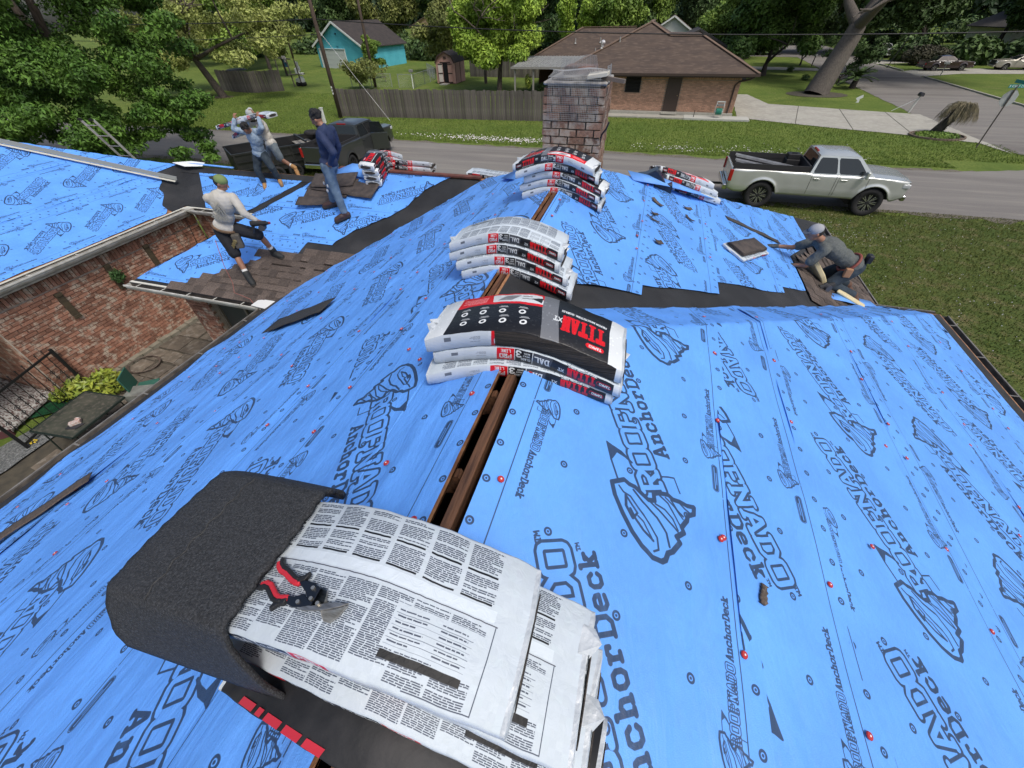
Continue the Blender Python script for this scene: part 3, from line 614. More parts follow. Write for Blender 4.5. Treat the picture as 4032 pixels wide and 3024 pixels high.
# ------------------------------------------------ brickwork
def brick_mat(name, a, b_, wsh, k=.35, wp=.52, rvmode='rv'):
    m = mat(name, a, .9, c2=b_, ns=11, lo=.35, hi=.65, bump=.5, bs=60, coord='Object', **({'rv': k} if rvmode == 'rv' else {'isl': k}))
    n = m.node_tree; N = n.nodes; Lk = n.links; bs_ = N['Principled BSDF']; geo = N.new('ShaderNodeNewGeometry')
    t = N.new('ShaderNodeTexNoise'); t.inputs['Scale'].default_value = 6.5; t.inputs['Detail'].default_value = 9; t.inputs['Roughness'].default_value = .68; Lk.new(geo.outputs['Position'], t.inputs['Vector'])
    r = N.new('ShaderNodeMapRange'); r.inputs[1].default_value = wp; r.inputs[2].default_value = wp + .1; r.inputs[4].default_value = .8; Lk.new(t.outputs[0], r.inputs[0])
    src = bs_.inputs['Base Color'].links[0].from_socket; x = N.new('ShaderNodeMix'); x.data_type = 'RGBA'; Lk.new(r.outputs[0], x.inputs[0]); Lk.new(src, x.inputs[6]); x.inputs[7].default_value = tuple(wsh) + (1,); Lk.new(x.outputs[2], bs_.inputs['Base Color'])
    return m
MB1 = brick_mat('old_red_brick', (.35, .175, .115), (.24, .115, .078), (.52, .45, .36), wp=.51)
MB1s = brick_mat('old_red_brick_joined', (.35, .175, .115), (.24, .115, .078), (.52, .45, .36), wp=.51, rvmode='isl')
MBc = brick_mat('chimney_brick', (.26, .15, .105), (.14, .085, .062), (.40, .35, .29), wp=.50)
MBh = brick_mat('tan_brick', (.56, .34, .235), (.42, .245, .165), (.60, .50, .40), k=.22, wp=.66)
MBhs = brick_mat('tan_brick_joined', (.56, .34, .235), (.42, .245, .165), (.60, .50, .40), k=.22, wp=.66, rvmode='isl')
M_mort = mat('mortar', (.46, .41, .35), .95, c2=(.28, .25, .21), ns=9, bump=.4)
M_mortd = mat('grey_mortar', (.22, .20, .18), .95, c2=(.13, .12, .11), ns=9, bump=.4)
_bm = {}
def brick_me(m):
    if m.name not in _bm:
        g = G(); g.box((0, 0, 0), (1, 1, 1)); _bm[m.name] = g.mesh('brick', m)
    return _bm[m.name]
def brickwall(parent, p0, p1, z0, z1_, m, ms, out, BL=.215, BH=.065, J=.013, proud=.012, near=None, budget=300, skip=None, soldier=False, sd=1):
    """running bond from p0 to p1 (plan), bricks standing proud of a mortar core; the nearest become parts"""
    r = random.Random(sd); a = Vector((p0[0], p0[1], 0)); b = Vector((p1[0], p1[1], 0)); t = (b - a).normalized(); L_ = (b - a).length; n = Vector(out + (0,)); rz = math.atan2(t.y, t.x); items = []
    z = z0; row = 0
    while z + BH < z1_ + .001:
        x = -(BL + J) / 2 * (row % 2)
        while x < L_:
            x0, x1 = max(x, 0), min(x + BL, L_)
            if x1 - x0 > .03 and not (skip and skip((x0 + x1) / 2, z + BH / 2)): items.append(((x0 + x1) / 2, z + BH / 2, x1 - x0, BH))
            x += BL + J
        z += BH + J; row += 1
    if soldier:
        x = 0
        while x < L_: items.append((x + .033, z1_ + .115 + .0, .066, .21)); x += .079
    items.sort(key=lambda q: ((a + t * q[0] + Vector((0, 0, q[1]))) - Vector(near or (0, 0, 6.4))).length)
    me = brick_me(m); g = G()
    for i, (x, zc, w_, h_) in enumerate(items):
        c = a + t * x + Vector((0, 0, zc)) + n * (proud / 2 - .02 + r.uniform(-.003, .003))
        if i < budget:
            o = link('brick', me, parent); o.location = c; o.rotation_euler = (0, r.uniform(-.006, .006), rz); o.scale = (w_ - r.uniform(0, .006), .05 + proud, h_ - r.uniform(0, .004))
        else: g.box(c, (w_, .05 + proud, h_), rz)
    if g.n: g.obj('brickwork', ms, parent, kind='stuff')
    return len(items)
g = G(); g.box((-11.85, 5.68, 1.25), (.16, 5.0, 2.5)); g.obj('wall_core', M_mort, house)
def skipw(x, z): return False
brickwall(house, (-11.75, 3.2), (-11.75, 8.16), .02, 2.22, MB1, MB1s, (1, 0), near=(0, 4, 6.4), budget=230, soldier=True, sd=2)
g = G(); g.box((-13.4, 3.26, 1.25), (3.1, .12, 2.5)); g.obj('wall_core', M_mort, house)
brickwall(house, (-14.8, 3.19), (-11.80, 3.19), .02, 2.45, MB1, MB1s, (0, -1), budget=20, sd=3)
g = G(); g.box((-10.3, 8.31, 1.25), (2.95, .16, 2.5)); g.obj('wall_core', M_mort, house)
brickwall(house, (-11.7, 8.2), (-8.8, 8.2), .02, 2.45, MB1, MB1s, (0, -1), budget=40, sd=4)
# porch column and garage side door under the low eave
g = G(); g.box((-8.33, 5.08, 1.2), (.54, .34, 2.5)); g.obj('column_core', M_mort, house)
brickwall(house, (-8.62, 4.9), (-8.04, 4.9), .02, 2.35, MB1, MB1s, (0, -1), budget=30, sd=5)
g = G(); g.box((-6.95, 5.1, 1.15), (2.15, .05, 2.2)); dr = g.obj('garage_door', mat('grey_green_panel', (.085, .095, .088), .5, c2=(.06, .068, .062)), house)
for i in range(3):
    g = G(); g.box((-7.67 + i * .72, 5.065, 1.55), (.64, .02, 1.1)); g.obj('door_panel', mat('dark_screen', (.05, .058, .055), .35), dr)
for x in (-8.03, -7.31, -6.59, -5.87):
    g = G(); g.box((x, 5.05, 1.15), (.05, .05, 2.2)); g.obj('door_frame', mat('door_trim', (.19, .17, .14), .6), dr)
# three blind shutters, plant, cable and wire hanger on the wall
M_sht = mat('dark_olive_board', (.075, .058, .032), .7, c2=(.045, .034, .02), ns=4, stretch=(1, 1, 8), bump=.3)
for y, z in ((6.56, 1.96), (5.54, 1.92), (4.40, 1.81)):
    g = G(); g.box((-11.715, y, z), (.03, .13, .62)); g.box((-11.69, y, z + .27), (.02, .13, .07)); g.box((-11.69, y, z - .27), (.02, .13, .07)); g.obj('wall_plaque', M_sht, house, bevel=.004)
g = G()
for z, y in ((2.6, 7.95), (2.2, 7.82), (1.72, 7.78)): pass
g.tube([(-11.70, 7.93, 2.6), (-11.70, 7.87, 2.4), (-11.70, 7.84, 2.1), (-11.70, 7.80, 1.8), (-11.70, 7.7, 1.7)], .008, 6); g.obj('cable', mat('black_rubber', (.012, .012, .013), .6), house, True)
g = G(); g.tube([(-11.69, 7.5 + .13 * math.cos(q * .4), 2.05 + .22 * math.sin(q * .4)) for q in range(17)], .006, 6, cap=False); g.obj('wire_hoop', mat('rusty_wire', (.10, .08, .05), .7), house, True)
# foundation plinth course
g = G()
for k in range(18):
    y = 3.3 + k * .28; g.box((-11.66, y, .03), (.16, .26, .12 + .02 * (k % 3)))
g.obj('plinth_course', mat('pale_slab', (.26, .24, .19), .9, c2=(.17, .16, .12), bump=.4), house)

# ------------------------------------------------ chimney
ch = G(); ch.box((-1.0, 6.45, 4.55), (.70, .70, 2.3)); chim = ch.obj('chimney', M_mortd, house)
rC = random.Random(4); cme = brick_me(MBc)
for k in range(21):
    z = 3.86 + k * .0885
    for side in range(3):
        off = (k % 2) * .115; x = -.385 + off - .115
        n_ = 0
        while x < .385:
            x0, x1 = max(x, -.385), min(x + .215, .385)
            if x1 - x0 > .05:
                w_ = x1 - x0; o = link('brick', cme, chim); c = (x0 + x1) / 2; pr_ = rC.uniform(-.006, .01)
                if side == 0: o.location = (-1.0 + c, 6.45 - .36 - pr_, z); o.scale = (w_ - .004, .06, .074)
                elif side == 1: o.location = (-1.0 + .36 + pr_, 6.45 + c, z); o.scale = (.06, w_ - .004, .074)
                else: o.location = (-1.0 - .36 - pr_, 6.45 + c, z); o.scale = (.06, w_ - .004, .074)
                o.rotation_euler = (rC.uniform(-.02, .02), rC.uniform(-.02, .02), rC.uniform(-.02, .02))
            x += .215 + .015
g = G(); g.box((-1.0, 6.45, 5.715), (.80, .80, .04)); g.box((-1.0, 6.45, 5.75), (.62, .62, .05)); g.obj('mortar_cap', mat('crumbling_mortar', (.34, .33, .31), .95, c2=(.20, .19, .18), ns=14, bump=.8, bs=30), chim, bevel=.02)
g = G(); g.box((-1.0, 6.5, 5.81), (.40, .36, .10)); g.obj('flue_liner', mat('flue_brick', (.20, .12, .10), .9, c2=(.1, .07, .06), bump=.5), chim, bevel=.02)
g = G(); g.beam((-.8, 6.2, 5.78), (-.40, 6.1, 5.74), .05, .04); g.obj('loose_stick', mat('grey_stick', (.15, .12, .10), .9), chim)
g = G(); g.prism([(-.85, 6.05, 5.76), (-.62, 6.05, 5.79), (-.6, 6.2, 5.80), (-.84, 6.22, 5.78)], (0, 0, .035)); g.obj('mortar_chunk', mat('pale_mortar', (.5, .48, .42), .9), chim)
g = G(); g.tube([(-.62, 6.12, 5.05), (-.60, 6.10, 5.18), (-.55, 6.06, 5.25), (-.52, 6.05, 5.33)], .012, 6); g.obj('bent_strap', MATS['black_rubber'], chim)
# hardware cloth: real wires
cage = empty('wire_mesh_guard', (-1.0, 6.45, 5.75), label='crumpled galvanized wire mesh guard wrapped over the brick chimney top', cat='wire mesh')
def mesh_sheet(fn, U0, U1, V0, V1, st, name):
    g = G(); rw = .0016
    u = U0
    while u <= U1 + 1e-6: g.tube([fn(u, V0 + (V1 - V0) * k / 8) for k in range(9)], rw, 3, cap=False); u += st
    v = V0
    while v <= V1 + 1e-6: g.tube([fn(U0 + (U1 - U0) * k / 10, v) for k in range(11)], rw, 3, cap=False); v += st
    return g.obj(name, mat('galvanized_wire', (.42, .43, .43), .45, metal=.6), cage)
wob = lambda a, b: .012 * math.sin(a * 17 + b * 9)
mesh_sheet(lambda u, v: (u, -.40 - .01 + wob(u, v), v), -.33, .33, -.42, .04, .0215, 'front_panel')
mesh_sheet(lambda u, v: (u + .04 * math.sin(v * 8), -.34 + v * .35 + wob(u, v), .03 + .06 * min(1, v * 4) + .012 * math.sin(u * 9)), -.34, .36, 0, .5, .0215, 'top_panel')
mesh_sheet(lambda u, v: (u * (1 - .15 * v), -.12 + .03 * math.sin(u * 12), .08 + v * .13 + .012 * math.sin(u * 11)), -.24, .24, 0, 1, .021 * 2.6, 'raised_fold')
mesh_sheet(lambda u, v: (.37 + wob(u, v), u, v), -.3, .2, -.12, .12, .0215, 'side_panel')
# ================================================================== ground, roads, lawns
def ground_mat(name, cols, scales, bump=.6, bs=30, rough=.95):
    m = bpy.data.materials.new(name); m.use_nodes = True; n = m.node_tree; N = n.nodes; Lk = n.links; b = N['Principled BSDF']; b.inputs['Roughness'].default_value = rough; b.inputs['Specular IOR Level'].default_value = .2
    geo = N.new('ShaderNodeNewGeometry'); cur = None
    for c, sc4 in zip(cols, scales):
        sc, lo, hi, det = sc4 if sc4 else (1, 0, 1, 1)
        if cur is None: cur = N.new('ShaderNodeRGB'); cur.outputs[0].default_value = tuple(c) + (1,); cur = cur.outputs[0]; continue
        t = N.new('ShaderNodeTexNoise'); t.inputs['Scale'].default_value = sc; t.inputs['Detail'].default_value = det; t.inputs['Roughness'].default_value = .65; Lk.new(geo.outputs['Position'], t.inputs['Vector'])
        if name == 'worn_asphalt' and sc < 2: mp = N.new('ShaderNodeMapping'); mp.inputs['Scale'].default_value = (.12, 1.6, 1); Lk.new(geo.outputs['Position'], mp.inputs[0]); Lk.new(mp.outputs[0], t.inputs['Vector'])
        r = N.new('ShaderNodeMapRange'); r.inputs[1].default_value = lo; r.inputs[2].default_value = hi; Lk.new(t.outputs[0], r.inputs[0])
        x = N.new('ShaderNodeMix'); x.data_type = 'RGBA'; Lk.new(r.outputs[0], x.inputs[0]); Lk.new(cur, x.inputs[6]); x.inputs[7].default_value = tuple(c) + (1,); cur = x.outputs[2]
    Lk.new(cur, b.inputs['Base Color'])
    t = N.new('ShaderNodeTexNoise'); t.inputs['Scale'].default_value = bs; t.inputs['Detail'].default_value = 5; Lk.new(geo.outputs['Position'], t.inputs['Vector'])
    bp = N.new('ShaderNodeBump'); bp.inputs['Strength'].default_value = bump; bp.inputs['Distance'].default_value = .05; Lk.new(t.outputs[0], bp.inputs['Height']); Lk.new(bp.outputs[0], b.inputs['Normal'])
    MATS[name] = m; return m
M_grass = ground_mat('lawn_grass', [(.108, .155, .030), (.165, .20, .045), (.07, .115, .022), (.24, .21, .09), (.08, .125, .02)], [0, (.25, .4, .62, 4), (.9, .5, .7, 6), (.33, .60, .74, 9), (7, .45, .6, 5)], bump=1.0, bs=14)
M_grass2 = ground_mat('dry_clover_lawn', [(.085, .105, .026), (.06, .09, .018), (.15, .13, .06), (.04, .065, .013)], [0, (.5, .4, .62, 5), (1.6, .5, .66, 8), (9, .5, .62, 5)], bump=1.0, bs=16)
M_asph = ground_mat('worn_asphalt', [(.205, .195, .178), (.165, .155, .145), (.24, .225, .20), (.14, .13, .12), (.27, .25, .225)], [0, (.4, .4, .6, 5), (1.3, .5, .7, 8), (.15, .55, .62, 9), (60, .55, .7, 3)], bump=.35, bs=70)
M_conc = ground_mat('pale_concrete', [(.36, .35, .30), (.29, .28, .245), (.42, .40, .355)], [0, (.6, .4, .65, 7), (3, .5, .7, 8)], bump=.2, bs=30)
M_dirt = ground_mat('gravel_shoulder', [(.17, .155, .12), (.11, .10, .075), (.21, .19, .16)], [0, (3, .4, .6, 6), (14, .5, .6, 5)], bump=.9, bs=40)
def flat(name, poly, z, m, jag=0.0, step=.5, seed=0, kind='structure', parent=None, label=None):
    r = random.Random(seed); P = []
    for i, (x, y) in enumerate(poly):
        X, Y = poly[(i + 1) % len(poly)]; d = math.hypot(X - x, Y - y); n = max(1, int(d / step)) if jag else 1
        for k in range(n):
            t = k / n; jx = r.uniform(-jag, jag) if k else 0; P.append((x + (X - x) * t + jx, y + (Y - y) * t + (r.uniform(-jag, jag) if k else 0), z))
    from mathutils.geometry import tessellate_polygon
    T_ = [tuple(t) if (P[t[1]][0] - P[t[0]][0]) * (P[t[2]][1] - P[t[0]][1]) - (P[t[1]][1] - P[t[0]][1]) * (P[t[2]][0] - P[t[0]][0]) > 0 else (t[0], t[2], t[1]) for t in tessellate_polygon([[Vector(p) for p in P]])]
    me = bpy.data.meshes.new(name); me.from_pydata(P, [], T_); me.update(); me.materials.append(m)
    o = link(name, me, parent)
    if kind: o['kind'] = kind
    return o
# lawn: one gently uneven sheet to the horizon
nx = 110; xs = np.concatenate([np.linspace(-420, -70, 14)[:-1], np.linspace(-70, 60, 110), np.linspace(60, 420, 14)[1:]]); ys = np.concatenate([np.linspace(-60, -12, 6)[:-1], np.linspace(-12, 90, 90), np.linspace(90, 520, 16)[1:]])
X, Y = np.meshgrid(xs, ys, indexing='ij'); Z = 0 * X
far = np.clip((Y - 60) / 40, 0, 1) * np.clip((-28 - X) / 15, 0, 1); Z = Z + far * 1.2 * (1 + .3 * np.sin(X * .05))
o = npmesh('ground', np.stack([X.ravel(), Y.ravel(), Z.ravel() - .004], 1), grid_faces(len(xs), len(ys)), M_grass); o['kind'] = 'structure'
flat('side_lawn', [(5.3, -8), (60, -8), (60, 20.2), (5, 20.2), (4.4, 12)], .004, M_grass2, .25, .4, 1)
flat('side_lawn', [(5.6, -8), (60, -8), (60, 7.6), (12, 8.6), (5.6, 9.2)], .010, M_grass, .3, .4, 11)
flat('road_shoulder', [(-60, 20.3), (-10, 20.35), (60, 20.2), (60, 27.5), (22, 27.4), (10, 27.4), (-60, 28.4)], .008, M_dirt, .3, .5, 2)
flat('road', [(-80, 20.9), (-20, 20.8), (0, 20.7), (70, 20.5), (70, 27.0), (28.4, 27.0), (27.9, 47), (28.0, 65), (27.8, 80), (29.6, 108), (31, 180), (24, 180), (22.9, 127), (20.2, 90), (19.2, 60), (19.0, 44), (18.9, 36), (19.9, 31.5), (20.2, 30.5), (18.4, 28.2), (15, 27.15), (8, 26.95), (-20, 27.5), (-80, 28.2)], .014, M_asph, .07, .35, 3)
flat('side_street', [(12, 92), (20, 90), (23, 95), (24, 112), (14, 108), (-5, 112), (-6, 101)], .018, M_asph, .1, .8, 4)
flat('driveway', [(6.2, 39.3), (12, 36.9), (16.4, 35.3), (19.1, 34.0), (19.6, 31.6), (19.4, 43.0), (15.5, 44.0), (9.4, 46.0), (8.3, 51), (7.2, 51), (6.6, 46)], .022, M_conc, .04, .5, 5)
flat('driveway', [(5, 71), (12, 72.4), (19.4, 71.4), (19.4, 74.5), (12, 76), (5, 75)], .022, M_conc, .05, .5, 6)
flat('driveway', [(27.9, 66.5), (33, 69.5), (60, 71.0), (60, 75.5), (34, 75), (31, 74.4), (28, 71.5)], .022, M_conc, .05, .5, 7)
flat('driveway', [(27.9, 80), (38, 84), (38, 87.5), (28.1, 85.5)], .022, M_conc, .05, .5, 8)
flat('garage_apron', [(-50.6, 64), (-42, 62), (-41.7, 66.3), (-50.3, 67.8)], .03, M_conc, .05, .5, 9)
for a, b in (((9.9, 37.7), (11.6, 45.3)), ((13.2, 36.5), (14.4, 44.5)), ((16.3, 35.4), (17.3, 43.6))):
    g = G(); g.beam((a[0], a[1], .026), (b[0], b[1], .026), .05, .004); g.obj('driveway_joint', mat('joint_dark', (.08, .075, .06), .95), kind='structure')
for y0, y1, x in ((46.8, 66.0, 28.15), (72.0, 79.6, 28.15)):
    g = G(); g.beam((x, y0, .05), (x, y1, .05), .18, .12); g.obj('kerb', M_conc, kind='structure')

# grass blades where the lawn is close enough to see texture
def blades(name, n, reg, hgt, m, wd=.012, seed=1, avoid=None, flower=0):
    r = np.random.RandomState(seed); P = reg(r, n)
    if avoid is not None: P = P[~avoid(P)]
    n = len(P); th = r.uniform(0, 6.28, n); h = hgt * r.uniform(.5, 1.3, n); le = r.normal(0, .35, (n, 2)) * h[:, None]
    dx = np.stack([np.cos(th), np.sin(th)], 1) * (wd * r.uniform(.6, 1.4, n))[:, None]
    V = np.zeros((n, 3, 3), np.float32); V[:, 0, :2] = P - dx; V[:, 1, :2] = P + dx; V[:, 2, :2] = P + le; V[:, 2, 2] = h; V[:, :2, 2] = .0
    return npmesh(name, V.reshape(-1, 3), np.arange(3 * n).reshape(-1, 3), m, smooth=False)
M_bl = mat('grass_blade', (.12, .175, .032), .8, isl=.45, spec=.2); M_bl2 = mat('grass_blade_dry', (.10, .115, .028), .85, isl=.5, spec=.2)
def rect_reg(x0, x1, y0, y1, pw=1.0):
    return lambda r, n: np.stack([r.uniform(x0, x1, n), y0 + (y1 - y0) * r.rand(n) ** pw], 1)
o = blades('grass', 150000, rect_reg(-45, 20, 27.9, 46, 1.5), .07, M_bl, .02, 1, lambda P: ((P[:, 1] < 39.7) & (P[:, 0] > -7.7) & (P[:, 0] < 6.8) & (P[:, 1] > 39.2)) | ((P[:, 0] > 6.2) & (P[:, 1] > 39.4 - (P[:, 0] - 6.2) * .42)) | (P[:, 0] > 15.5) & (P[:, 1] < 29.5)); o['kind'] = 'stuff'
o = blades('grass', 110000, rect_reg(4.8, 22, 0, 20.6, .8), .06, M_bl2, .012, 2, lambda P: (P[:, 1] < 11) & (P[:, 0] < 5.4)); o['kind'] = 'stuff'
o = blades('grass', 30000, rect_reg(-30, 5, 13, 20.7, 1), .07, M_bl2, .015, 3); o['kind'] = 'stuff'
# white clover and flower patches
def flowers(name, pts, z=.07, s=.035):
    g = G()
    for x, y in pts:
        q = s * rnd.uniform(.5, 1.2); c = (x, y, z * rnd.uniform(.6, 1.2)); g.add([(c[0] - q, c[1], c[2]), (c[0], c[1] - q, c[2] + .01), (c[0] + q, c[1], c[2]), (c[0], c[1] + q, c[2] + .012), (c[0], c[1], c[2] + q * .8)], [(0, 1, 4), (1, 2, 4), (2, 3, 4), (3, 0, 4)])
    return g.obj(name, mat('white_petals', (.75, .70, .70), .7), kind='stuff')
r = random.Random(8)
flowers('white_flowers', [(r.gauss(-9.6, 2.3), r.gauss(29.1, .35)) for _ in range(420)] + [(r.gauss(-14.5, 2), r.gauss(29.3, .5)) for _ in range(40)], s=.045)
flowers('white_flowers', [(r.uniform(-1, 12), 28.3 + abs(r.gauss(0, 1.1))) for _ in range(170)] + [(r.gauss(2, .6), r.gauss(29, .3)) for _ in range(50)] + [(r.gauss(7, 1.1), r.gauss(28.8, .5)) for _ in range(60)])
flowers('white_flowers', [(r.uniform(4.5, 14), r.uniform(8, 20)) for _ in range(420)] + [(r.gauss(7.2, .9), r.gauss(17.8, .7)) for _ in range(140)], z=.06, s=.017)

# ================================================================== backyard court below the gutter
M_flag = mat('flagstone', (.15, .125, .095), .9, c2=(.09, .075, .058), ns=5, rv=.3, bump=.4, bs=25, c3=(.20, .18, .15), ns3=9)
flat('patio', [(-11.7, 8.2), (-11.7, 1.0), (-13, -6), (-5.9, -6), (-5.9, 8.2)], .004, mat('patio_joint', (.05, .045, .035), .95, c2=(.08, .07, .05)))
pr = random.Random(12); y = 1.0
while y < 8.0:
    x = -11.55; hh = pr.uniform(.42, .62)
    while x < -7.6:
        w_ = pr.uniform(.45, .85)
        if not (x < -10.7 and y < 2.4):
            g = G(); j = lambda: pr.uniform(-.035, .035); g.prism([(x + .02 + j(), y + .02 + j(), .005), (x + w_ - .02 + j(), y + .02 + j(), .005), (x + w_ - .02 + j(), y + hh - .02 + j(), .005), (x + .02 + j(), y + hh - .02 + j(), .005)], (0, 0, pr.uniform(.03, .045)))
            o = g.obj('flagstone', M_flag, None, kind='structure')
        x += w_
    y += hh
flat('gravel_patch', [(-10.9, 2.3), (-11.6, 2.2), (-12.3, -1), (-11.2, -1), (-10.9, 1.2)], .05, ground_mat('grey_pebbles', [(.22, .23, .23), (.10, .11, .11), (.4, .41, .42)], [0, (30, .45, .6, 5), (22, .55, .7, 4)], 1.0, 50), .03, .2)
flat('turf_strip', [(-11.3, 3.05), (-12.1, 2.35), (-13.2, .8), (-13.5, .4), (-13.9, .7), (-12.3, 2.8), (-11.6, 3.3)], .06, ground_mat('green_turf', [(.012, .07, .028), (.008, .045, .02)], [0, (9, .4, .6, 4)], .4, 90))
# pale peeling boards behind the gate
M_peel = mat('peeling_white_boards', (.42, .42, .40), .85, c2=(.10, .055, .05), ns=9, lo=.47, hi=.56, stretch=(1.2, 6, 6), bump=.5)
dk = empty('low_deck', (-13.2, 2.3, 0), label='low deck of peeling white boards behind the black iron gate', cat='deck')
for i in range(10):
    t_ = i / 9; A_, B_ = Vector((-14.7, 3.05, .14)).lerp(Vector((-13.3, .75, .14)), t_), Vector((-12.1, 3.02, .16)).lerp(Vector((-11.9, 2.15, .10)), t_); g = G(); g.beam(A_ - Vector((-13.2, 2.3, 0)), B_ - Vector((-13.2, 2.3, 0)), .21 - .08 * t_, .05); g.obj('board', M_peel, dk)
g = G(); g.beam((-.1, -1.6, .08), (1.35, -.22, .08), .05, .16); g.obj('edge_board', mat('maroon_board', (.09, .03, .035), .8), dk)
def leafcloud(centers, n, size, seed=1, zs=1.0, droop=0.0, pts=4):
    """leaf-sized folded faces spread in the volume of ellipsoids: centers = [(x,y,z,rx,ry,rz,weight)]"""
    r = np.random.RandomState(seed); C = np.array(centers, np.float32); wgt = C[:, 6] if C.shape[1] > 6 else C[:, 3] * C[:, 4]; k = r.choice(len(C), n, p=wgt / wgt.sum())
    d = r.normal(0, 1, (n, 3)); d /= np.linalg.norm(d, axis=1)[:, None]; rad = r.rand(n) ** .45; P = C[k, :3] + d * rad[:, None] * C[k, 3:6]
    nrm = d * .6 + r.normal(0, .55, (n, 3)); nrm[:, 2] += .35; nrm /= np.linalg.norm(nrm, axis=1)[:, None]
    a = np.cross(nrm, r.normal(0, 1, (n, 3))); a /= np.linalg.norm(a, axis=1)[:, None]; b = np.cross(nrm, a); s_ = size * r.uniform(.55, 1.35, n)[:, None]
    a[:, 2] -= droop; V = np.stack([P - a * s_ * .9, P + b * s_ * .42 + nrm * s_ * .12, P + a * s_ * .9, P - b * s_ * .42 + nrm * s_ * .12], 1)
    return V.reshape(-1, 3), np.arange(4 * n).reshape(-1, 4)
def leaf_mat(name, c, c2, k=.35, ns=.35):
    m = mat(name, c, .6, c2=c2, ns=ns, lo=.4, hi=.6, isl=k, spec=.3)
    return m
# bush by the gate
b_ = empty('hosta_bush', (-11.3, 3.6, 0), label='yellow-green broad-leaved plant bed between the iron gate and patio table', cat='plant')
V, F = leafcloud([(-.25, -.25, .28, .5, .32, .26), (.3, .05, .3, .45, .3, .26), (.0, .25, .22, .5, .22, .2), (-.5, -.5, .2, .22, .2, .18)], 900, .085, 5)
npmesh('leaves', V, F, mat('lime_leaf', (.30, .33, .04), .5, c2=(.16, .24, .03), ns=5, isl=.35), b_, False)
g = G(); [g.tube([(x * .3, y_ * .2, 0), (x * .55, y_ * .35, .3)], .008, 5) for x in (-1, -.3, .4, 1) for y_ in (-1, .5)]; g.obj('stems', mat('green_stem', (.08, .12, .03), .7), b_)
# table
t = empty('patio_table', (-9.92, 2.58, 0), rz=.10, label='dark mesh-topped patio table with a broken toy lying on it', cat='table')
t['label'] = 'dark rectangular patio table standing beside the lime-green plant'
g = G(); g.box((0, 0, .70), (1.02, 1.1, .022)); g.obj('table_top', mat('dusty_glass', (.035, .042, .034), .35, c2=(.075, .078, .06), ns=3, c3=(.12, .11, .09), ns3=14), t, bevel=.008)
g = G()
for a in ((-.5, -.55, .5, -.55), (.5, -.55, .5, .55), (.5, .55, -.5, .55), (-.5, .55, -.5, -.55)): g.beam((a[0], a[1], .70), (a[2], a[3], .70), .03, .035)
g.obj('table_rim', mat('dark_green_metal', (.012, .022, .018), .45), t)
for x in (-.42, .42):
    for y in (-.47, .47): g = G(); g.tube([(x, y, .69), (x * 1.08, y * 1.08, 0)], .014, 8); g.obj('leg', MATS['dark_green_metal'], t)
o = empty('toy_figure', (-9.66, 2.36, .716), .6, 'small pink and white crumpled toy lying on the patio table', 'toy')
g = G(); g.box((0, 0, .04), (.18, .09, .07), .3); g.sph((.03, .07, .05), (.05, .04, .05)); g.obj('body', mat('toy_pink', (.40, .22, .18), .6, c2=(.5, .48, .45), ns=30), o, bevel=.01)
g = G(); g.prism([(-.14, -.1, .004), (.05, -.16, .004), (.16, -.05, .004), (.02, .02, .004), (-.1, 0, .004)], (0, 0, .012)); g.obj('wing', mat('toy_dark', (.03, .03, .035), .5), o)
# iron gate
gt = empty('iron_gate', (-11.65, 3.55, 0), label='black wrought iron gate with scrollwork standing in the courtyard', cat='gate')
M_iron = mat('black_iron', (.010, .011, .012), .5); e0, e1 = Vector((0, 0, 0)), Vector((-.15 - .0, -1.9, 0)); dv = Vector((.42, -1.25, 0)).normalized(); 
for k, nm in ((0, 'post'), (1.75, 'post')):
    g = G(); c = dv * k; g.box((c.x, c.y, .62), (.055, .055, 1.24)); g.obj(nm, M_iron, gt)
for z in (1.18, .14): g = G(); g.beam((0, 0, z), tuple(dv * 1.75 + Vector((0, 0, z))), .03, .04); g.obj('rail', M_iron, gt)
for k in range(1, 11):
    c = dv * (k * .16); g = G(); g.tube([(c.x, c.y, .1), (c.x, c.y, 1.28)], .0085, 6); g.sph((c.x, c.y, 1.30), (.014, .014, .028), 6, 5); g.obj('bar', M_iron, gt)
for k in range(10):
    c = dv * (.16 * k + .16); g = G(); zc = .72 + .12 * math.sin(k * 1.3)
    pts = [tuple(c + dv * (.055 * (1 - q / 16) * math.cos(q * .7)) + Vector((0, 0, zc + .055 * (1 - q / 16) * math.sin(q * .7)))) for q in range(14)]; g.tube(pts, .007, 5); g.obj('scroll', M_iron, gt); g = G()
    pts = [tuple(c + dv * (.05 * (1 - q / 16) * math.cos(-q * .7)) + Vector((0, 0, zc - .13 + .05 * (1 - q / 16) * math.sin(-q * .7)))) for q in range(14)]; g.tube(pts, .007, 5); g.obj('scroll', M_iron, gt)
# hose, chair, wooden block, post
g = G(); g.tube([(-11.25 + .42 * math.cos(q * .45) * (1 - q * .004) + q * .004, 4.55 + .32 * math.sin(q * .45), .05 + .002 * q) for q in range(34)], .011, 6); g.obj('garden_hose', mat('brown_hose', (.11, .085, .07), .6), None, True, 'brown garden hose lying coiled on the flagstones beside the brick wall', 'hose')
c = empty('patio_chair', (-9.98, 3.80, -.12), 2.2, 'green slatted patio chair half hidden under the weathered gutter', 'chair')
g = G(); g.box((0, 0, .42), (.45, .42, .03)); g.obj('seat', mat('green_plastic', (.03, .12, .09), .5), c, bevel=.01)
g = G(); g.box((0, .22, .68), (.45, .03, .45)); g.obj('backrest', MATS['green_plastic'], c, bevel=.01)
for x in (-.2, .2):
    for y in (-.18, .2): g = G(); g.box((x, y, .21), (.03, .03, .42)); g.obj('leg', mat('pale_leg', (.4, .4, .38), .5), c)
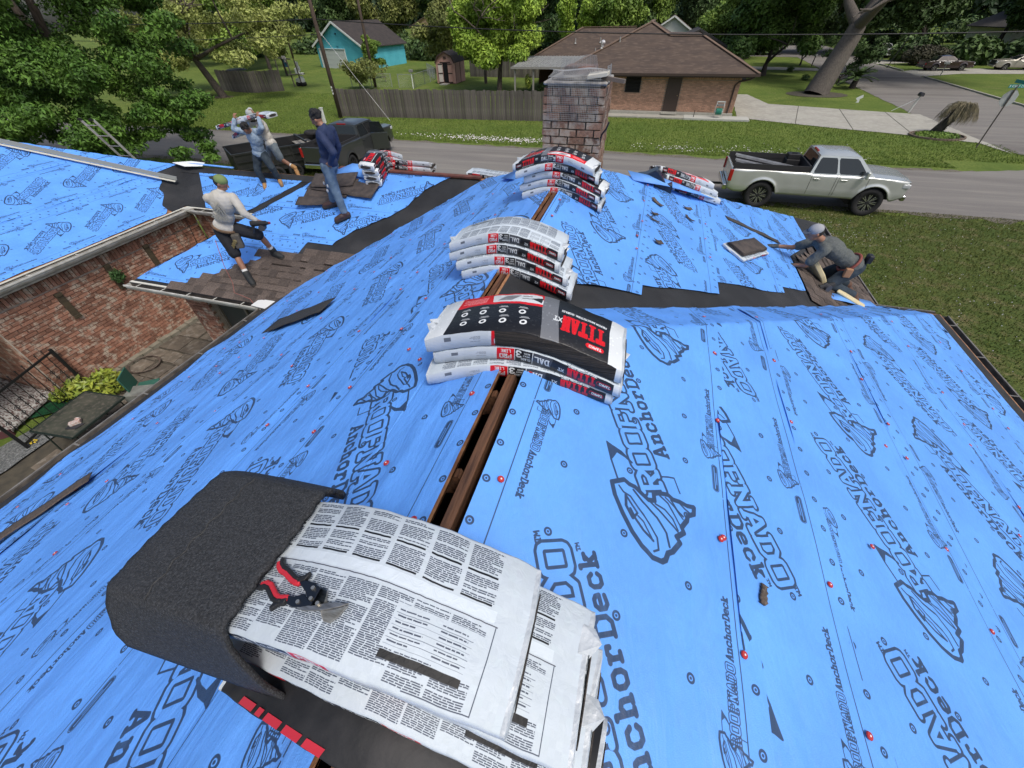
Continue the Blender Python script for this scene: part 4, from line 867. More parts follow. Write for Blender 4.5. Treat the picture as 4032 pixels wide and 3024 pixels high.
g = G(); g.box((-9.9, 3.6, .2), (.5, .35, .4), .4); g.obj('stone_block', mat('grey_block', (.20, .21, .19), .9, c2=(.13, .13, .12), bump=.4), None, label='weathered grey block standing between patio table and green chair', cat='block', bevel=.02)
g = G(); g.box((-8.7, 1.2, .5), (1.1, .6, .05), .1); g.box((-8.7, 1.2, .25), (.9, .5, .5), .1); g.obj('storage_bin', mat('pale_plastic', (.38, .38, .33), .6), None, label='pale plastic storage bin lid beside the gutter at the far left edge', cat='bin', bevel=.03)
g = G(); [g.sph((-11.1 + .05 * math.cos(a), 2.02 + .05 * math.sin(a), .09), (.035, .02, .015), 6, 4) for a in (0, 1.2, 2.4, 3.6, 4.9)]; g.obj('yellow_flower', mat('yellow_petal', (.55, .42, .04), .6), None, label='fallen yellow flower on the flagstone edge by the gravel patch', cat='flower')
# hanging fern on the wall plaque
f = empty('wall_fern', (-11.62, 5.56, 1.95), label='small green fern hanging on the middle wall plaque', cat='plant'); V, F = leafcloud([(0, 0, 0, .10, .16, .16)], 420, .035, 9, droop=.5); npmesh('leaves', V, F, mat('fern_leaf', (.035, .09, .02), .6, isl=.4), f, False); g = G(); g.sph((-.03, 0, -.04), (.05, .06, .05), 8, 5); g.obj('pot', mat('pot_brown', (.08, .05, .03), .8), f)
# ladder against the street eave
ld = empty('aluminium_ladder', (0, 0, 0), label='aluminium extension ladder leaning on the far roof edge by the leafy tree', cat='ladder')
def ladder(par, a0, a1, off, m, n=12, rw=.028):
    a0, a1, off = Vector(a0), Vector(a1), Vector(off)
    for s_ in (0, 1): g = G(); g.beam(a0 + off * s_, a1 + off * s_, rw * 1.1, .075); g.obj('rail', m, par)
    for k in range(n): q = a0.lerp(a1, (k + .5) / n); g = G(); g.tube([q, q + off], .016, 6); g.obj('rung', m, par)
M_alu = mat('aluminium', (.55, .56, .57), .4, metal=.5, c2=(.35, .35, .36), ns=3)
ladder(ld, (-18.1, 12.4, 0), (-18.3, 10.85, 4.0), (.52, .05, 0), M_alu)
for s_ in (0, 1): g = G(); g.box((-18.3 + .52 * s_, 10.83, 4.02), (.05, .11, .07)); g.obj('rail_cap', mat('black_plastic', (.012, .012, .013), .5), ld)

# ================================================================== trees
M_bark = mat('grey_bark', (.13, .105, .085), .95, c2=(.06, .05, .04), ns=5, stretch=(3, 3, .6), bump=.8, bs=12)
M_barkd = mat('dark_bark', (.055, .045, .038), .95, c2=(.03, .025, .02), ns=4, stretch=(3, 3, .6), bump=.9, bs=9)
def limb(g, a, d, L_, r0, r1, seed, n=6, wob=.12):
    q = random.Random(seed); P = [Vector(a)]; d = Vector(d).normalized()
    for i in range(n): d = (d + Vector((q.gauss(0, wob), q.gauss(0, wob), q.gauss(0, wob * .6)))).normalized(); P.append(P[-1] + d * L_ / n)
    g.tube(P, [r0 + (r1 - r0) * i / n for i in range(n + 1)], 8, cap=False); return P, d
def tree(label, base, h, spread, nleaf, size, lm, seed=1, trunk=.25, bark=None, lean=(0, 0), crown_lo=.35, bare=0.0, group=None, name='leafy_tree', blobs=None, cat='tree', levels=3, rz=1.0):
    t = empty(name, base, label=label, cat=cat, group=group); q = random.Random(seed); g = G(); tips = []
    P, d = limb(g, (0, 0, -.1), (lean[0], lean[1], 1), h * crown_lo + .1, trunk * 1.25, trunk * .8, seed, 6, .04)
    def grow(p, d, L_, r, lv):
        for k in range(q.choice((2, 3, 3)) + (1 if lv == levels else 0)):
            dd = (d * .7 + Vector((q.gauss(0, .62), q.gauss(0, .62), q.uniform(-.1, .5)))).normalized(); PP, d2 = limb(g, p, dd, L_ * q.uniform(.75, 1.2), r, r * .5, q.random(), 5, .13)
            if lv > 1: grow(PP[-1], d2, L_ * .68, r * .55, lv - 1)
            if lv > 1: tips.append(PP[3])
            tips.append(PP[-1])
    grow(P[-1], d, h * (1 - crown_lo) * .40, trunk * .6, levels)
    g.obj('trunk', bark or M_bark, t, True)
    if nleaf:
        if blobs is None:
            mx = max(max(abs(p.x - P[-1].x), abs(p.y - P[-1].y)) for p in tips) or 1; k = spread / mx * .85
            blobs = []
            for p in tips:
                s_ = q.uniform(.16, .30) * spread; blobs.append((P[-1].x + (p.x - P[-1].x) * max(k, .8), P[-1].y + (p.y - P[-1].y) * max(k, .8), min(p.z, h), s_, s_, s_ * .62 * rz, s_ * s_))
        V, F = leafcloud(blobs, nleaf, size, seed, droop=.15); npmesh('crown', V, F, lm, t, False)
    return t
L_mid = leaf_mat('leaf_mid', (0.182, 0.269, 0.044), (0.112, 0.192, 0.031)); L_dark = leaf_mat('leaf_dark', (0.077, 0.128, 0.035), (0.045, 0.083, 0.025), .4); L_bri = leaf_mat('leaf_bright', (0.280, 0.397, 0.050), (0.182, 0.294, 0.037)); L_pale = leaf_mat('leaf_pale', (0.322, 0.358, 0.106), (0.224, 0.269, 0.069)); L_near = leaf_mat('leaf_near', (0.090, 0.180, 0.025), (0.044, 0.105, 0.015), .45, .5); L_oliv = leaf_mat('leaf_olive', (0.210, 0.230, 0.062), (0.126, 0.154, 0.044))
# the big leafy tree beyond the left roof
nb = []
q = random.Random(21)
for (x, y, z, rr) in [(-31, 16, 5, 3.2), (-28, 15, 4.0, 2.6), (-25, 14.5, 2.8, 2.2), (-33, 17, 9, 3.8), (-29, 17, 8, 3.4), (-25.5, 16.5, 6.0, 2.8), (-23, 16, 4.2, 2.0), (-36, 19, 13, 4), (-30, 19, 12, 4), (-26, 18, 9.5, 3), (-22.6, 16.8, 2.6, 1.5), (-30, 13, 1.6, 2), (-25, 13, 1.2, 1.6), (-34, 14, 2, 2.4), (-38, 15, 6, 3.4), (-20.9, 16.2, 1.5, .9), (-22, 17.5, 6.0, 1.6), (-24, 18, 7.6, 2.0), (-21.6, 17.2, 3.6, 1.3), (-27, 13.2, 3.2, 1.7)]:
    for k in range(10):
        a = q.uniform(0, 6.28); e = q.uniform(-.7, 1); s_ = rr * q.uniform(.24, .42); nb.append((x + rr * .72 * math.cos(a), y + rr * .72 * math.sin(a), z + rr * .6 * e, s_ * 1.3, s_ * 1.3, s_ * .6, s_ * s_))
nb = [(a - (-29), b - 17.5, c, d_, e, f, w_) for a, b, c, d_, e, f, w_ in nb]
tree('huge dense green tree overhanging the left end of the roof', (-29, 17.5, 0), 13, 9, 230000, .102, L_near, 3, .42, M_bark, blobs=nb, levels=4)
tree('half-bare spreading tree with dry mulch ring in front of the short plank fence', (-45.6, 41.9, 0), 15, 9.5, 30000, .20, L_pale, 5, .34, M_bark, lean=(-.35, .0), crown_lo=.24, levels=4, rz=.9, blobs=[(x, y, z, s_, s_, s_ * .55, s_ * s_) for x, y, z, s_ in [(random.Random(k).uniform(-10, 9), random.Random(k + 50).uniform(-5, 7), random.Random(k + 99).uniform(3.0, 9.5), random.Random(k + 7).uniform(.8, 1.8)) for k in range(75)]])
flat('mulch_ring', [(-45.6 + 1.3 * math.cos(a * .5), 41.8 + .9 * math.sin(a * .5)) for a in range(12)], .02, mat('mulch', (.14, .10, .07), .95, c2=(.07, .05, .03)), .08, .4)
tree('bright green tree with forked pale trunks behind the long plank fence', (-16.5, 50.4, 0), 11.5, 5.2, 42000, .19, L_bri, 8, .24, M_bark, crown_lo=.22, levels=4, blobs=[(x, y, z, s_, s_, s_ * .7, s_ * s_) for x, y, z, s_ in [(random.Random(k).uniform(-1, 1) * 4.2 * (1 - abs(random.Random(k + 99).uniform(2.6, 10) - 5.5) / 9), random.Random(k + 50).uniform(-3, 3), random.Random(k + 99).uniform(2.6, 10), random.Random(k + 7).uniform(.7, 1.5)) for k in range(70)]])
tree('slim two-stemmed tree just behind the pink garden shed', (-19.9, 55.7, 0), 10, 4.0, 14000, .20, L_mid, 9, .16, M_bark, crown_lo=.35)
tree('darker sparse tree left of the pink garden shed roof', (-27.8, 66, 0), 9, 5.2, 17000, .23, L_oliv, 10, .22, M_bark, crown_lo=.14)
tree('small round green tree in front of the turquoise garage wall', (-36.6, 58.0, 0), 4.8, 2.2, 8000, .15, L_mid, 11, .10, M_bark, crown_lo=.22)
tree('low twiggy bush beside the left utility pole', (-32.5, 48.5, 0), 3.9, 2.7, 6500, .13, L_oliv, 12, .08, M_bark, crown_lo=.12, name='twiggy_bush', cat='bush')
tree('thin bare sapling on the grass by the turquoise garage', (-33.3, 55.5, 0), 2.2, .9, 250, .10, L_oliv, 14, .04, M_bark, crown_lo=.2, name='sapling')
# large leaning oak at the cross street
tree('massive leaning oak with grey trunk beside the concrete driveway', (14.4, 52.3, 0), 17, 11, 60000, .30, L_dark, 16, .85, mat('oak_bark', (.12, .105, .09), .95, c2=(.07, .06, .05), ns=6, stretch=(3, 3, .5), bump=.9, bs=10), lean=(.34, .25), crown_lo=.30, levels=4, blobs=[(x, y, z, s_, s_, s_ * .5, s_ * s_) for x, y, z, s_ in [(q.uniform(-7, 20), q.uniform(3, 22), q.uniform(6.8, 13), q.uniform(1.2, 2.4)) for _ in range(80)]])
flat('oak_bed', [(14.4 + 2.6 * math.cos(a * .45), 52.0 + 1.9 * math.sin(a * .45)) for a in range(14)], .02, mat('mulch_grey', (.09, .075, .055), .95, c2=(.05, .05, .03)), .1, .5)
tree('crepe myrtle with many bare stems left of the far mailbox', (18.1, 77.8, 0), 7.5, 3.4, 6000, .22, L_dark, 18, .12, M_barkd, crown_lo=.08, group=None)
tree('small bare-stemmed tree between the big oak and the sago palm', (18.0, 59.3, 0), 5.6, 2.3, 3600, .16, L_dark, 19, .10, M_barkd, crown_lo=.1)
tree('round dark green tree overlapping the right hip of the brown roof', (11.8, 66, 0), 9, 5, 36000, .22, leaf_mat('leaf_deep', (.09, .16, .03), (.055, .105, .022)), 61, .28, M_barkd, crown_lo=.12, levels=3, blobs=[(x, y, z, s_, s_, s_ * .7, s_ * s_) for x, y, z, s_ in [(q.uniform(-4.2, 4.2), q.uniform(-3, 4), q.uniform(2.2, 9), q.uniform(.9, 1.7)) for _ in range(60)]])
tree('wide dark tree overhanging the cross street behind the big oak', (24, 97, 0), 12, 9, 30000, .32, L_dark, 62, .3, M_barkd, crown_lo=.2, levels=3, blobs=[(x, y, z, s_, s_, s_ * .6, s_ * s_) for x, y, z, s_ in [(q.uniform(-9, 12), q.uniform(-4, 5), q.uniform(4.2, 10), q.uniform(1.2, 2.4)) for _ in range(60)]])
# second row and far mass: every tree is itself
spots = [(-60, 66, 13, 7, L_mid), (-72, 72, 15, 8, L_oliv), (-84, 74, 14, 8, L_mid), (-66, 92, 17, 9, L_dark), (-54, 96, 16, 8, L_oliv), (-46, 101, 18, 9, L_dark), (-36, 100, 17, 8, L_dark), (-27, 96, 15, 7, L_mid), (-19, 92, 14, 7, L_dark), (-11, 95, 16, 7.5, L_dark), (-8, 79, 10, 4.5, L_mid), (-14, 78, 9, 4.2, L_bri), (-3, 99, 15, 7, L_mid), (5, 104, 17, 8, L_dark), (12.5, 88, 10, 6.2, L_mid), (17.5, 101, 15, 5, L_dark), (33, 112, 15, 8, L_dark), (36, 92, 15, 8, L_dark), (44, 88, 16, 8, L_dark), (52, 84, 15, 8, L_dark), (60, 90, 17, 9, L_dark), (41, 104, 18, 9, L_dark), (28, 132, 18, 9, L_dark), (17, 138, 17, 9, L_mid), (8, 128, 16, 9, L_dark), (68, 80, 16, 9, L_mid), (-98, 82, 16, 9, L_dark), (-90, 104, 18, 10, L_dark), (-76, 112, 18, 10, L_dark), (52, 104, 18, 9, L_dark), (-52, 60, 9, 4, L_oliv), (7, 71, 8, 4, L_mid), (48, 76.5, 9, 5, L_dark)]
protos = {}
TL = ['tall mid-green tree just left of the turquoise garage roof', 'tall olive tree behind the swing frame at the upper left', 'tall mid-green tree at the far upper left behind the near leafy tree', 'tall dark tree standing over the left gable of the turquoise garage', 'olive tree directly behind the turquoise garage', 'tall dark tree right behind the dark roof of the turquoise garage', 'tall dark tree above the right end of the turquoise garage', 'mid-green tree far behind the chain link fence', 'dark tree behind the gap between pink shed and turquoise garage', 'dark tree filling the sky above the pink garden shed', 'small mid-green tree just left of the brown roof', 'small bright green tree beside the left end of the brown roof', 'tall mid-green tree behind the left hip of the brown roof', 'tall dark tree behind the small distant gable roof', 'mid-green tree whose crown hangs over the right hip of the brown roof', 'tall dark tree beside the far bend of the cross street', 'dark tree beyond the bend, right of the oak trunk', 'tall dark tree behind the shrub left of the dark sedan', 'tall dark tree directly behind the dark sedan', 'dark tree behind the pale sedan', 'dark tree at the far right edge above the parked cars', 'very tall dark tree in the gap behind the two sedans', 'tallest dark tree closing the end of the cross street', 'mid-green tree left of the cross street end', 'dark tree far behind the brown roof, between two nearer crowns', 'mid-green tree at the extreme right edge of the picture', 'dark tree at the extreme upper left corner', 'very tall dark tree behind the upper left woodland edge', 'tall dark tree in the last row behind the swing frame', 'tall dark tree in the last row behind the pale sedan', 'low olive tree between the swing frame and the turquoise garage', 'low mid-green tree behind the dark roof of the second house', 'low dark shrubby tree beside the second driveway']
for i, (x, y, h, s_, lm) in enumerate(spots):
    key = (lm.name, 'big' if h > 12 else 'small'); lab = {'leaf_mid': 'mid-green', 'leaf_dark': 'dark', 'leaf_bright': 'bright green', 'leaf_oliv': 'olive', 'leaf_olive': 'olive', 'leaf_pale': 'pale'}[lm.name]
    if key not in protos: protos[key] = tree('x', (0, 0, 0), 16 if h > 12 else 9, 8.5 if h > 12 else 4.6, 24000 if h > 12 else 11000, .36 if h > 12 else .26, lm, 40 + i, .3 if h > 12 else .16, M_barkd, crown_lo=.18, levels=3, rz=1.25); o = protos[key]
    else: o = copy_tree(protos[key])
    side = 'left behind the turquoise garage' if x < -30 else ('middle, behind the fenced yard and brown roof' if x < 8 else 'right, beyond the cross street')
    k = h / (16 if h > 12 else 9); o.location = (x, y, 0); o.rotation_euler = (0, 0, i * 1.9); o.scale = (s_ / (8.5 if h > 12 else 4.6),) * 2 + (k,)
    props(o, TL[i], 'tree', 'background trees')
# undergrowth that reads as one mass behind the yards
V, F = leafcloud([(x, y, 1.4, 4, 2.5, 1.7, 1) for x, y in [(-100 + k * 5.5, 88 + 8 * math.sin(k)) for k in range(22)]] + [(x, y, 1.6, 4.5, 3, 2.4, 1) for x, y in [(-100 + k * 7, 122 + 6 * math.sin(k)) for k in range(28)]] + [(x, y, 1.3, 3, 2, 1.6, 1) for x, y in [(33, 84), (38, 80), (43, 79), (50, 79), (56, 80), (33, 96), (62, 80)]], 60000, .42, 77)
npmesh('undergrowth', V, F, L_dark, None, False)['kind'] = 'stuff'
V, F = leafcloud([(x, 190, 9, 14, 5, 10, 1) for x in range(-190, 190, 13)], 60000, 1.3, 78); npmesh('distant_woodland', V, F, leaf_mat('leaf_far', (.035, .062, .028), (.022, .042, .02), .35, .03), None, False)['kind'] = 'stuff'
# ================================================================== fences, sheds, neighbours
M_plank = mat('weathered_plank', (.15, .135, .12), .95, c2=(.085, .075, .068), ns=5, stretch=(9, 9, .8), bump=.6, bs=20, rv=.28)
M_post = mat('weathered_post', (.12, .105, .09), .95)
def plank_fence(name_label, pts, h, w_=.19, seed=1, z0=0.0):
    f = empty('plank_fence', (pts[0][0], pts[0][1], 0), label=name_label, cat='fence'); q = random.Random(seed); o0 = Vector((pts[0][0], pts[0][1], 0)); g = G(); g.box((0, 0, .5), (w_ - .014, .018, 1.0)); me = g.mesh('plank', M_plank)
    for (ax, ay), (bx, by) in zip(pts[:-1], pts[1:]):
        L_ = math.hypot(bx - ax, by - ay); t = Vector(((bx - ax) / L_, (by - ay) / L_, 0)); rz = math.atan2(t.y, t.x); n = Vector((t.y, -t.x, 0)); d = w_ / 2
        while d < L_:
            o = link('plank', me, f); o.location = Vector((ax, ay, z0)) + t * d - o0 + n * q.uniform(0, .012); o.rotation_euler = (0, q.gauss(0, .008), rz + q.gauss(0, .02)); o.scale = (1, 1, h * q.uniform(.975, 1.02)); d += w_
        for zz in (.3, h - .3): g = G(); g.beam(Vector((ax, ay, zz)) - o0 - n * .03, Vector((bx, by, zz)) - o0 - n * .03, .04, .09); g.obj('rail', M_post, f)
        d = 0
        while d <= L_: c = Vector((ax, ay, 0)) + t * d - o0 - n * .1; g = G(); g.box((c.x, c.y, h / 2), (.1, .1, h), rz); g.obj('post', M_post, f); d += 2.4
    return f
plank_fence('long weathered grey plank fence running from the utility pole to the brown-roofed house', [(-25.6, 34.5), (-7.9, 35.6)], 1.92, .19, 1)
plank_fence('short curved weathered plank fence behind the half-bare tree', [(-50.2, 46.3), (-47.5, 45.4), (-44.3, 44.9), (-41.8, 46.9)], 1.95, .22, 2)
plank_fence('grey plank fence far behind the pink shed and the forked tree', [(-24.2, 61.8), (-13.5, 61.2)], 1.85, .24, 3)

def gable_front(z_e, z_a): return z_e, z_a
M_turq = mat('turquoise_siding', (.10, .46, .56), .6, c2=(.07, .38, .48), ns=.7, isl=.05); M_white = mat('white_trim', (.66, .68, .66), .55); M_rfd = mat('dark_shingle_roof', (.050, .040, .036), .95, c2=(.03, .026, .024), ns=2.5, bump=.4, bs=18)
# turquoise garage; local x along the front, y depth
ga = empty('turquoise_garage', (-52.2, 68.6, 0), rz=-.235, label='turquoise lap-sided garage with white gable trim and a pale overhead door', cat='garage')
W_, D_, HE, HA = 9.9, 9.0, 2.95, 5.5
for i in range(17):
    z = .1 + i * .172; g = G(); g.box((W_ / 2, .0, z + .086), (W_, .05 + .012 * 1, .164)); g.obj('siding_board', M_turq, ga)
for i in range(15):
    z = HE + i * .165; k = (z + .08 - HE) / (HA - HE); hw = W_ / 2 * (1 - k); g = G(); g.box((W_ / 2, 0, z + .08), (2 * hw, .062, .157)); g.obj('siding_board', M_turq, ga)
for i in range(17): z = .1 + i * .172; g = G(); g.box((W_ - .02, D_ / 2, z + .086), (.062, D_, .164)); g.obj('siding_board', M_turq, ga)
g = G(); g.box((W_ / 2, D_ / 2, 1.5), (W_ - .1, D_ - .1, 3.0)); g.obj('wall', M_turq, ga)
for s_ in (0, 1):
    x0 = -.45 if s_ == 0 else W_ + .45; zz = HE - .25; g = G(); g.prism([(x0, -.4, zz), (W_ / 2, -.4, HA + .02), (W_ / 2, D_ + .3, HA + .02), (x0, D_ + .3, zz)], (0, 0, .10)); g.obj('roof_slope', M_rfd, ga)
    g = G(); g.beam((x0, -.43, zz + .02), (W_ / 2, -.43, HA + .04), .05, .24); g.obj('bargeboard', M_white, ga)
g = G(); g.box((3.35, -.04, 1.2), (5.2, .06, 2.4)); dd = g.obj('garage_door', mat('pale_door', (.50, .54, .54), .6), ga)
for i in range(4): g = G(); g.box((3.35, -.085, .3 + i * .6), (5.15, .03, .57)); g.obj('door_panel', MATS['pale_door'], dd)
for a, b in (((.62, 0, 0), (.62, 0, 2.5)), ((6.08, 0, 0), (6.08, 0, 2.5)), ((.5, 0, 2.52), (6.2, 0, 2.52))): g = G(); g.beam((a[0], -.08, a[2]), (b[0], -.08, b[2]), .18, .08); g.obj('door_frame', M_white, ga)
g = G(); g.box((W_ / 2, -.09, 4.25), (.22, .1, .16)); g.obj('flood_lamp', mat('black_lamp', (.01, .01, .012), .5), ga)
g = G(); g.box((W_ / 2 - .2, -.05, 2.82), (.5, .03, .14)); g.obj('house_number_plate', mat('faded_teal', (.04, .22, .30), .6), ga)
# pink shed with gambrel roof
sh = empty('garden_shed', (-25.75, 54.7, 0), rz=.0, label='small pink gambrel garden shed with its two doors standing open', cat='shed')
M_pink = mat('pink_siding', (.46, .27, .22), .7, c2=(.40, .23, .19), ns=1.2); M_brn = mat('brown_trim', (.045, .025, .02), .7); M_blk = mat('dark_inside', (.004, .004, .005), .9)
W_ = 2.45; prof = [(0, 1.95), (.35, 2.55), (W_ / 2, 2.95), (W_ - .35, 2.55), (W_, 1.95)]
g = G(); g.prism([(0, 0, .05)] + [(x, 0, z) for x, z in prof] + [(W_, 0, .05)], (0, 3.0, 0)); g.obj('wall', M_pink, sh)
for (x0, q0), (x1, q1) in zip(prof[:-1], prof[1:]): g = G(); g.prism([(x0 - .02, -.15, q0 + .02), (x1, -.15, q1 + .02), (x1, 3.15, q1 + .02), (x0 - .02, 3.15, q0 + .02)], (0, 0, .07)); g.obj('roof_slope', M_rfd, sh)
for (x0, q0), (x1, q1) in zip(prof[:-1], prof[1:]): g = G(); g.beam((x0, -.17, q0), (x1, -.17, q1), .04, .12); g.obj('bargeboard', M_brn, sh)
g = G(); g.box((W_ / 2, -.01, 1.05), (.62, .03, 1.85)); g.obj('doorway', M_blk, sh); g = G(); g.box((W_ / 2, -.03, 2.02), (1.3, .05, .10)); g.obj('lintel', M_brn, sh)
g = G(); g.box((W_ / 2, -.03, 2.45), (.34, .05, .2)); g.obj('gable_vent', M_brn, sh)
for s_, c_ in ((-1, mat('white_door_face', (.62, .55, .50), .6)), (1, M_pink)):
    x = W_ / 2 + s_ * .32; o = empty('door', (x, -.03, .12)); o.parent = sh; dd = G(); dd.box((s_ * .28, -.06 if s_ > 0 else -.12, .9), (.52, .04, 1.8)); dd.obj('door_leaf', c_, o)
    for zz in (.05, .9, 1.75): g = G(); g.box((s_ * .28, -.09 if s_ > 0 else -.15, zz), (.56, .03, .09)); g.obj('door_batten', M_brn, o)
g = G(); g.box((W_ + .02, 1.5, 1.0), (.03, .08, 1.9)); g.box((W_ + .02, .04, 1.0), (.03, .08, 1.9)); g.obj('corner_trim', M_brn, sh)
g = G(); g.box((W_ / 2, -.7, .05), (.9, 1.0, .08)); g.obj('stepping_pad', M_conc, sh)
# dark pen beside the shed
g = G(); [g.box((-29.3 + .35 * k, 62.5, .6), (.06, .06, 1.2)) for k in range(6)]; g.box((-28.4, 62.5, 1.1), (1.9, .06, .08)); g.box((-28.4, 62.5, .5), (1.9, .05, .5)); g.obj('dark_rack', M_brn, None, kind=None, label='dark slatted rack standing in the yard behind the chain link fence', cat='rack')
# chain link
def chainlink(label, pts, h=1.25, gate=False):
    f = empty('chain_link_fence', (pts[0][0], pts[0][1], 0), label=label, cat='fence'); o0 = Vector((pts[0][0], pts[0][1], 0)); M_z = mat('zinc_pipe', (.34, .36, .36), .45, metal=.4)
    for (ax, ay), (bx, by) in zip(pts[:-1], pts[1:]):
        a, b = Vector((ax, ay, 0)) - o0, Vector((bx, by, 0)) - o0; L_ = (b - a).length; n = max(1, round(L_ / 2.4)); up = Vector((0, 0, h))
        for k in range(n + 1): p = a.lerp(b, k / n); g = G(); g.tube([p, p + up * 1.04], .035, 6); g.obj('post', M_z, f)
        g = G(); g.tube([a + up, b + up], .022, 6); g.obj('top_rail', M_z, f); g = G(); d = 0
        while d < L_ + h: 
            t0, t1 = max(0, d - h), min(L_, d); p, q_ = a.lerp(b, t0 / L_), a.lerp(b, t1 / L_)
            g.tube([p + Vector((0, 0, d - t0)), q_ + Vector((0, 0, d - t1))], .0035, 3, cap=False); g.tube([a.lerp(b, (L_ - t0) / L_) + Vector((0, 0, d - t0)), a.lerp(b, (L_ - t1) / L_) + Vector((0, 0, d - t1))], .0035, 3, cap=False); d += .16
        g.obj('wire_fabric', MATS['galvanized_wire'], f)
chainlink('chain link fence panel between utility pole and shed, left of the gap', [(-35.0, 50.6), (-30.0, 51.2)])
chainlink('chain link fence running back along the left side of the pink shed', [(-28.9, 50.9), (-26.9, 50.9), (-27.2, 54.2), (-27.5, 58.0), (-31, 63)])
g = empty('birdhouse_pole', (-26.9, 50.5, 0), label='white post with a grey box on top at the chain link fence corner', cat='post'); b_ = G(); b_.tube([(0, 0, 0), (0, 0, 1.5)], .05, 8); b_.obj('pole', M_white, g); b_ = G(); b_.box((0, 0, 1.6), (.4, .3, .25)); b_.obj('box', mat('grey_box', (.2, .2, .2), .6), g, bevel=.02)

# brown-roofed brick house
bh = empty('brown_roof_house', (0, 39.4, 0), label='low tan-brick house with a big brown hipped shingle roof across the street', cat='house')
M_rfb = mat('brown_shingle_roof', (.085, .060, .045), .95, c2=(.058, .042, .034), ns=1.6, bump=.5, bs=22, c3=(.11, .08, .06), ns3=5, stretch=(.4, 1, 1)); M_fas = mat('brown_fascia', (.05, .032, .024), .6); M_capb = mat('brown_ridge_cap', (.15, .10, .07), .9)
def roofpoly(pts, par=bh, m=M_rfb, t=.12, name='roof_slope'):
    g = G(); g.prism([(x, y - 39.4 if par is bh else y, z) for x, y, z in pts], (0, 0, -t)); return g.obj(name, m, par)
# main block: front eave y 38.9 x -7.6..6.6
A_, B_ = (-7.7, 38.8, 2.72), (6.7, 38.8, 2.72)
roofpoly([A_, B_, (2.6, 43.0, 4.62), (.2, 43.0, 4.62), (-1.45, 44.6, 5.4)])
roofpoly([B_, (6.7, 52.5, 2.72), (2.6, 48.4, 4.62), (2.6, 43.0, 4.62)]); roofpoly([(.2, 43.0, 4.62), (2.6, 43.0, 4.62), (2.6, 48.4, 4.62), (.2, 50, 4.62)])
roofpoly([(.2, 43.0, 4.62), (.2, 50, 4.62), (-1.45, 50, 5.4), (-1.45, 44.6, 5.4)]); roofpoly([A_, (-1.45, 44.6, 5.4), (-1.45, 56, 5.4), (-7.7, 50.2, 2.72)])
roofpoly([(-1.45, 44.6, 5.4), (-1.45, 56, 5.4), (-4.6, 58.5, 6.2), (-4.2, 52, 5.6)]) if False else None
# rear left wing
roofpoly([(-13.0, 50.4, 2.72), (-5.0, 50.4, 2.72), (-3.2, 54.9, 4.85), (-8.6, 54.9, 4.85)]); roofpoly([(-13.0, 50.4, 2.72), (-8.6, 54.9, 4.85), (-13, 59.4, 2.72)]); roofpoly([(-3.2, 54.9, 4.85), (-8.6, 54.9, 4.85), (-13, 59.4, 2.72), (-1, 59.4, 2.72)])
for a, b in (((-8.6, 54.9, 4.9), (-3.2, 54.9, 4.9)), ((.2, 43, 4.67), (2.6, 43, 4.67)), ((-1.45, 44.6, 5.45), (-1.45, 50, 5.45)), ((-1.45, 44.6, 5.45), (-7.7, 38.8, 2.76)), ((2.6, 43, 4.67), (6.7, 38.8, 2.76)), ((-1.45, 44.6, 5.45), (.2, 43, 4.67)), ((-8.6, 54.9, 4.9), (-13, 50.4, 2.76))):
    g = G(); g.beam((a[0], a[1] - 39.4, a[2]), (b[0], b[1] - 39.4, b[2]), .26, .05); g.obj('ridge_cap', M_capb, bh)
g = G(); g.beam((-7.7, -.62, 2.64), (6.75, -.62, 2.64), .12, .15); g.obj('gutter', M_fas, bh); g = G(); g.beam((6.75, -.6, 2.64), (6.75, 13, 2.64), .12, .15); g.obj('gutter', M_fas, bh)
g = G(); g.box((-.6, -.3, 2.52), (14.0, .6, .05)); g.obj('soffit', M_fas, bh)
g = G(); g.box((-.75, 6.2, 1.27), (13.0, 12.0, 2.48)); g.obj('wall_core', mat('tan_mortar', (.36, .30, .24), .95), bh)
g = G(); g.box((-9.6, 17, 1.3), (6.6, 5.5, 2.5)); g.obj('wall', mat('dark_brick', (.12, .055, .04), .9, c2=(.08, .04, .03), ns=8), bh)  # darker, redder brick tone than the front walls
hs = G(); hs.box((-.75, -.02 + .0, .12), (13.1, .3, .30)); hs.obj('foundation', M_conc, bh)
g = G(); g.box((0.2, -.75, .05), (13.4, 1.1, .1)); g.obj('walk_slab', M_conc, bh); g = G(); g.box((4.6, -.8, .065), (4.6, 1.25, .12)); g.obj('walk_slab', mat('new_concrete', (.42, .42, .38), .9), bh)
skp = lambda x, z: (5.72 < x < 6.93 and z < 2.2 and False) or (3.72 < x < 4.82 and z > 1.40) or (6.45 - .0 < x + .0 - .0 < 7.35 + .35 and z < 2.4 and 6.5 < x < 7.7)
ww = lambda x: x + 7.2
skp = lambda x, z: (ww(-2.5) < x < ww(-1.35) and z > 1.45) or (ww(.62) < x < ww(1.66) and z < 2.45)
brickwall(bh, (-7.2, 0.2 - .02), (5.75, .18), .28, 2.28, MBh, MBhs, (0, -1), BL=.235, BH=.068, J=.014, near=(4, 0, 3), budget=230, skip=skp, sd=8)
g_ = G(); x = -7.2
while x < 5.7:
    if not (-2.5 < x < -1.38 or .6 < x < 1.66): g_.box((x + .035, .155, 2.40), (.066, .07, .2))
    x += .08
g_.obj('soldier_course', MBhs, bh, kind='stuff')
brickwall(bh, (5.77, .2), (5.77, 12), .28, 2.45, MBh, MBhs, (1, 0), BL=.235, BH=.068, J=.014, near=(4, 0, 3), budget=40, sd=9)
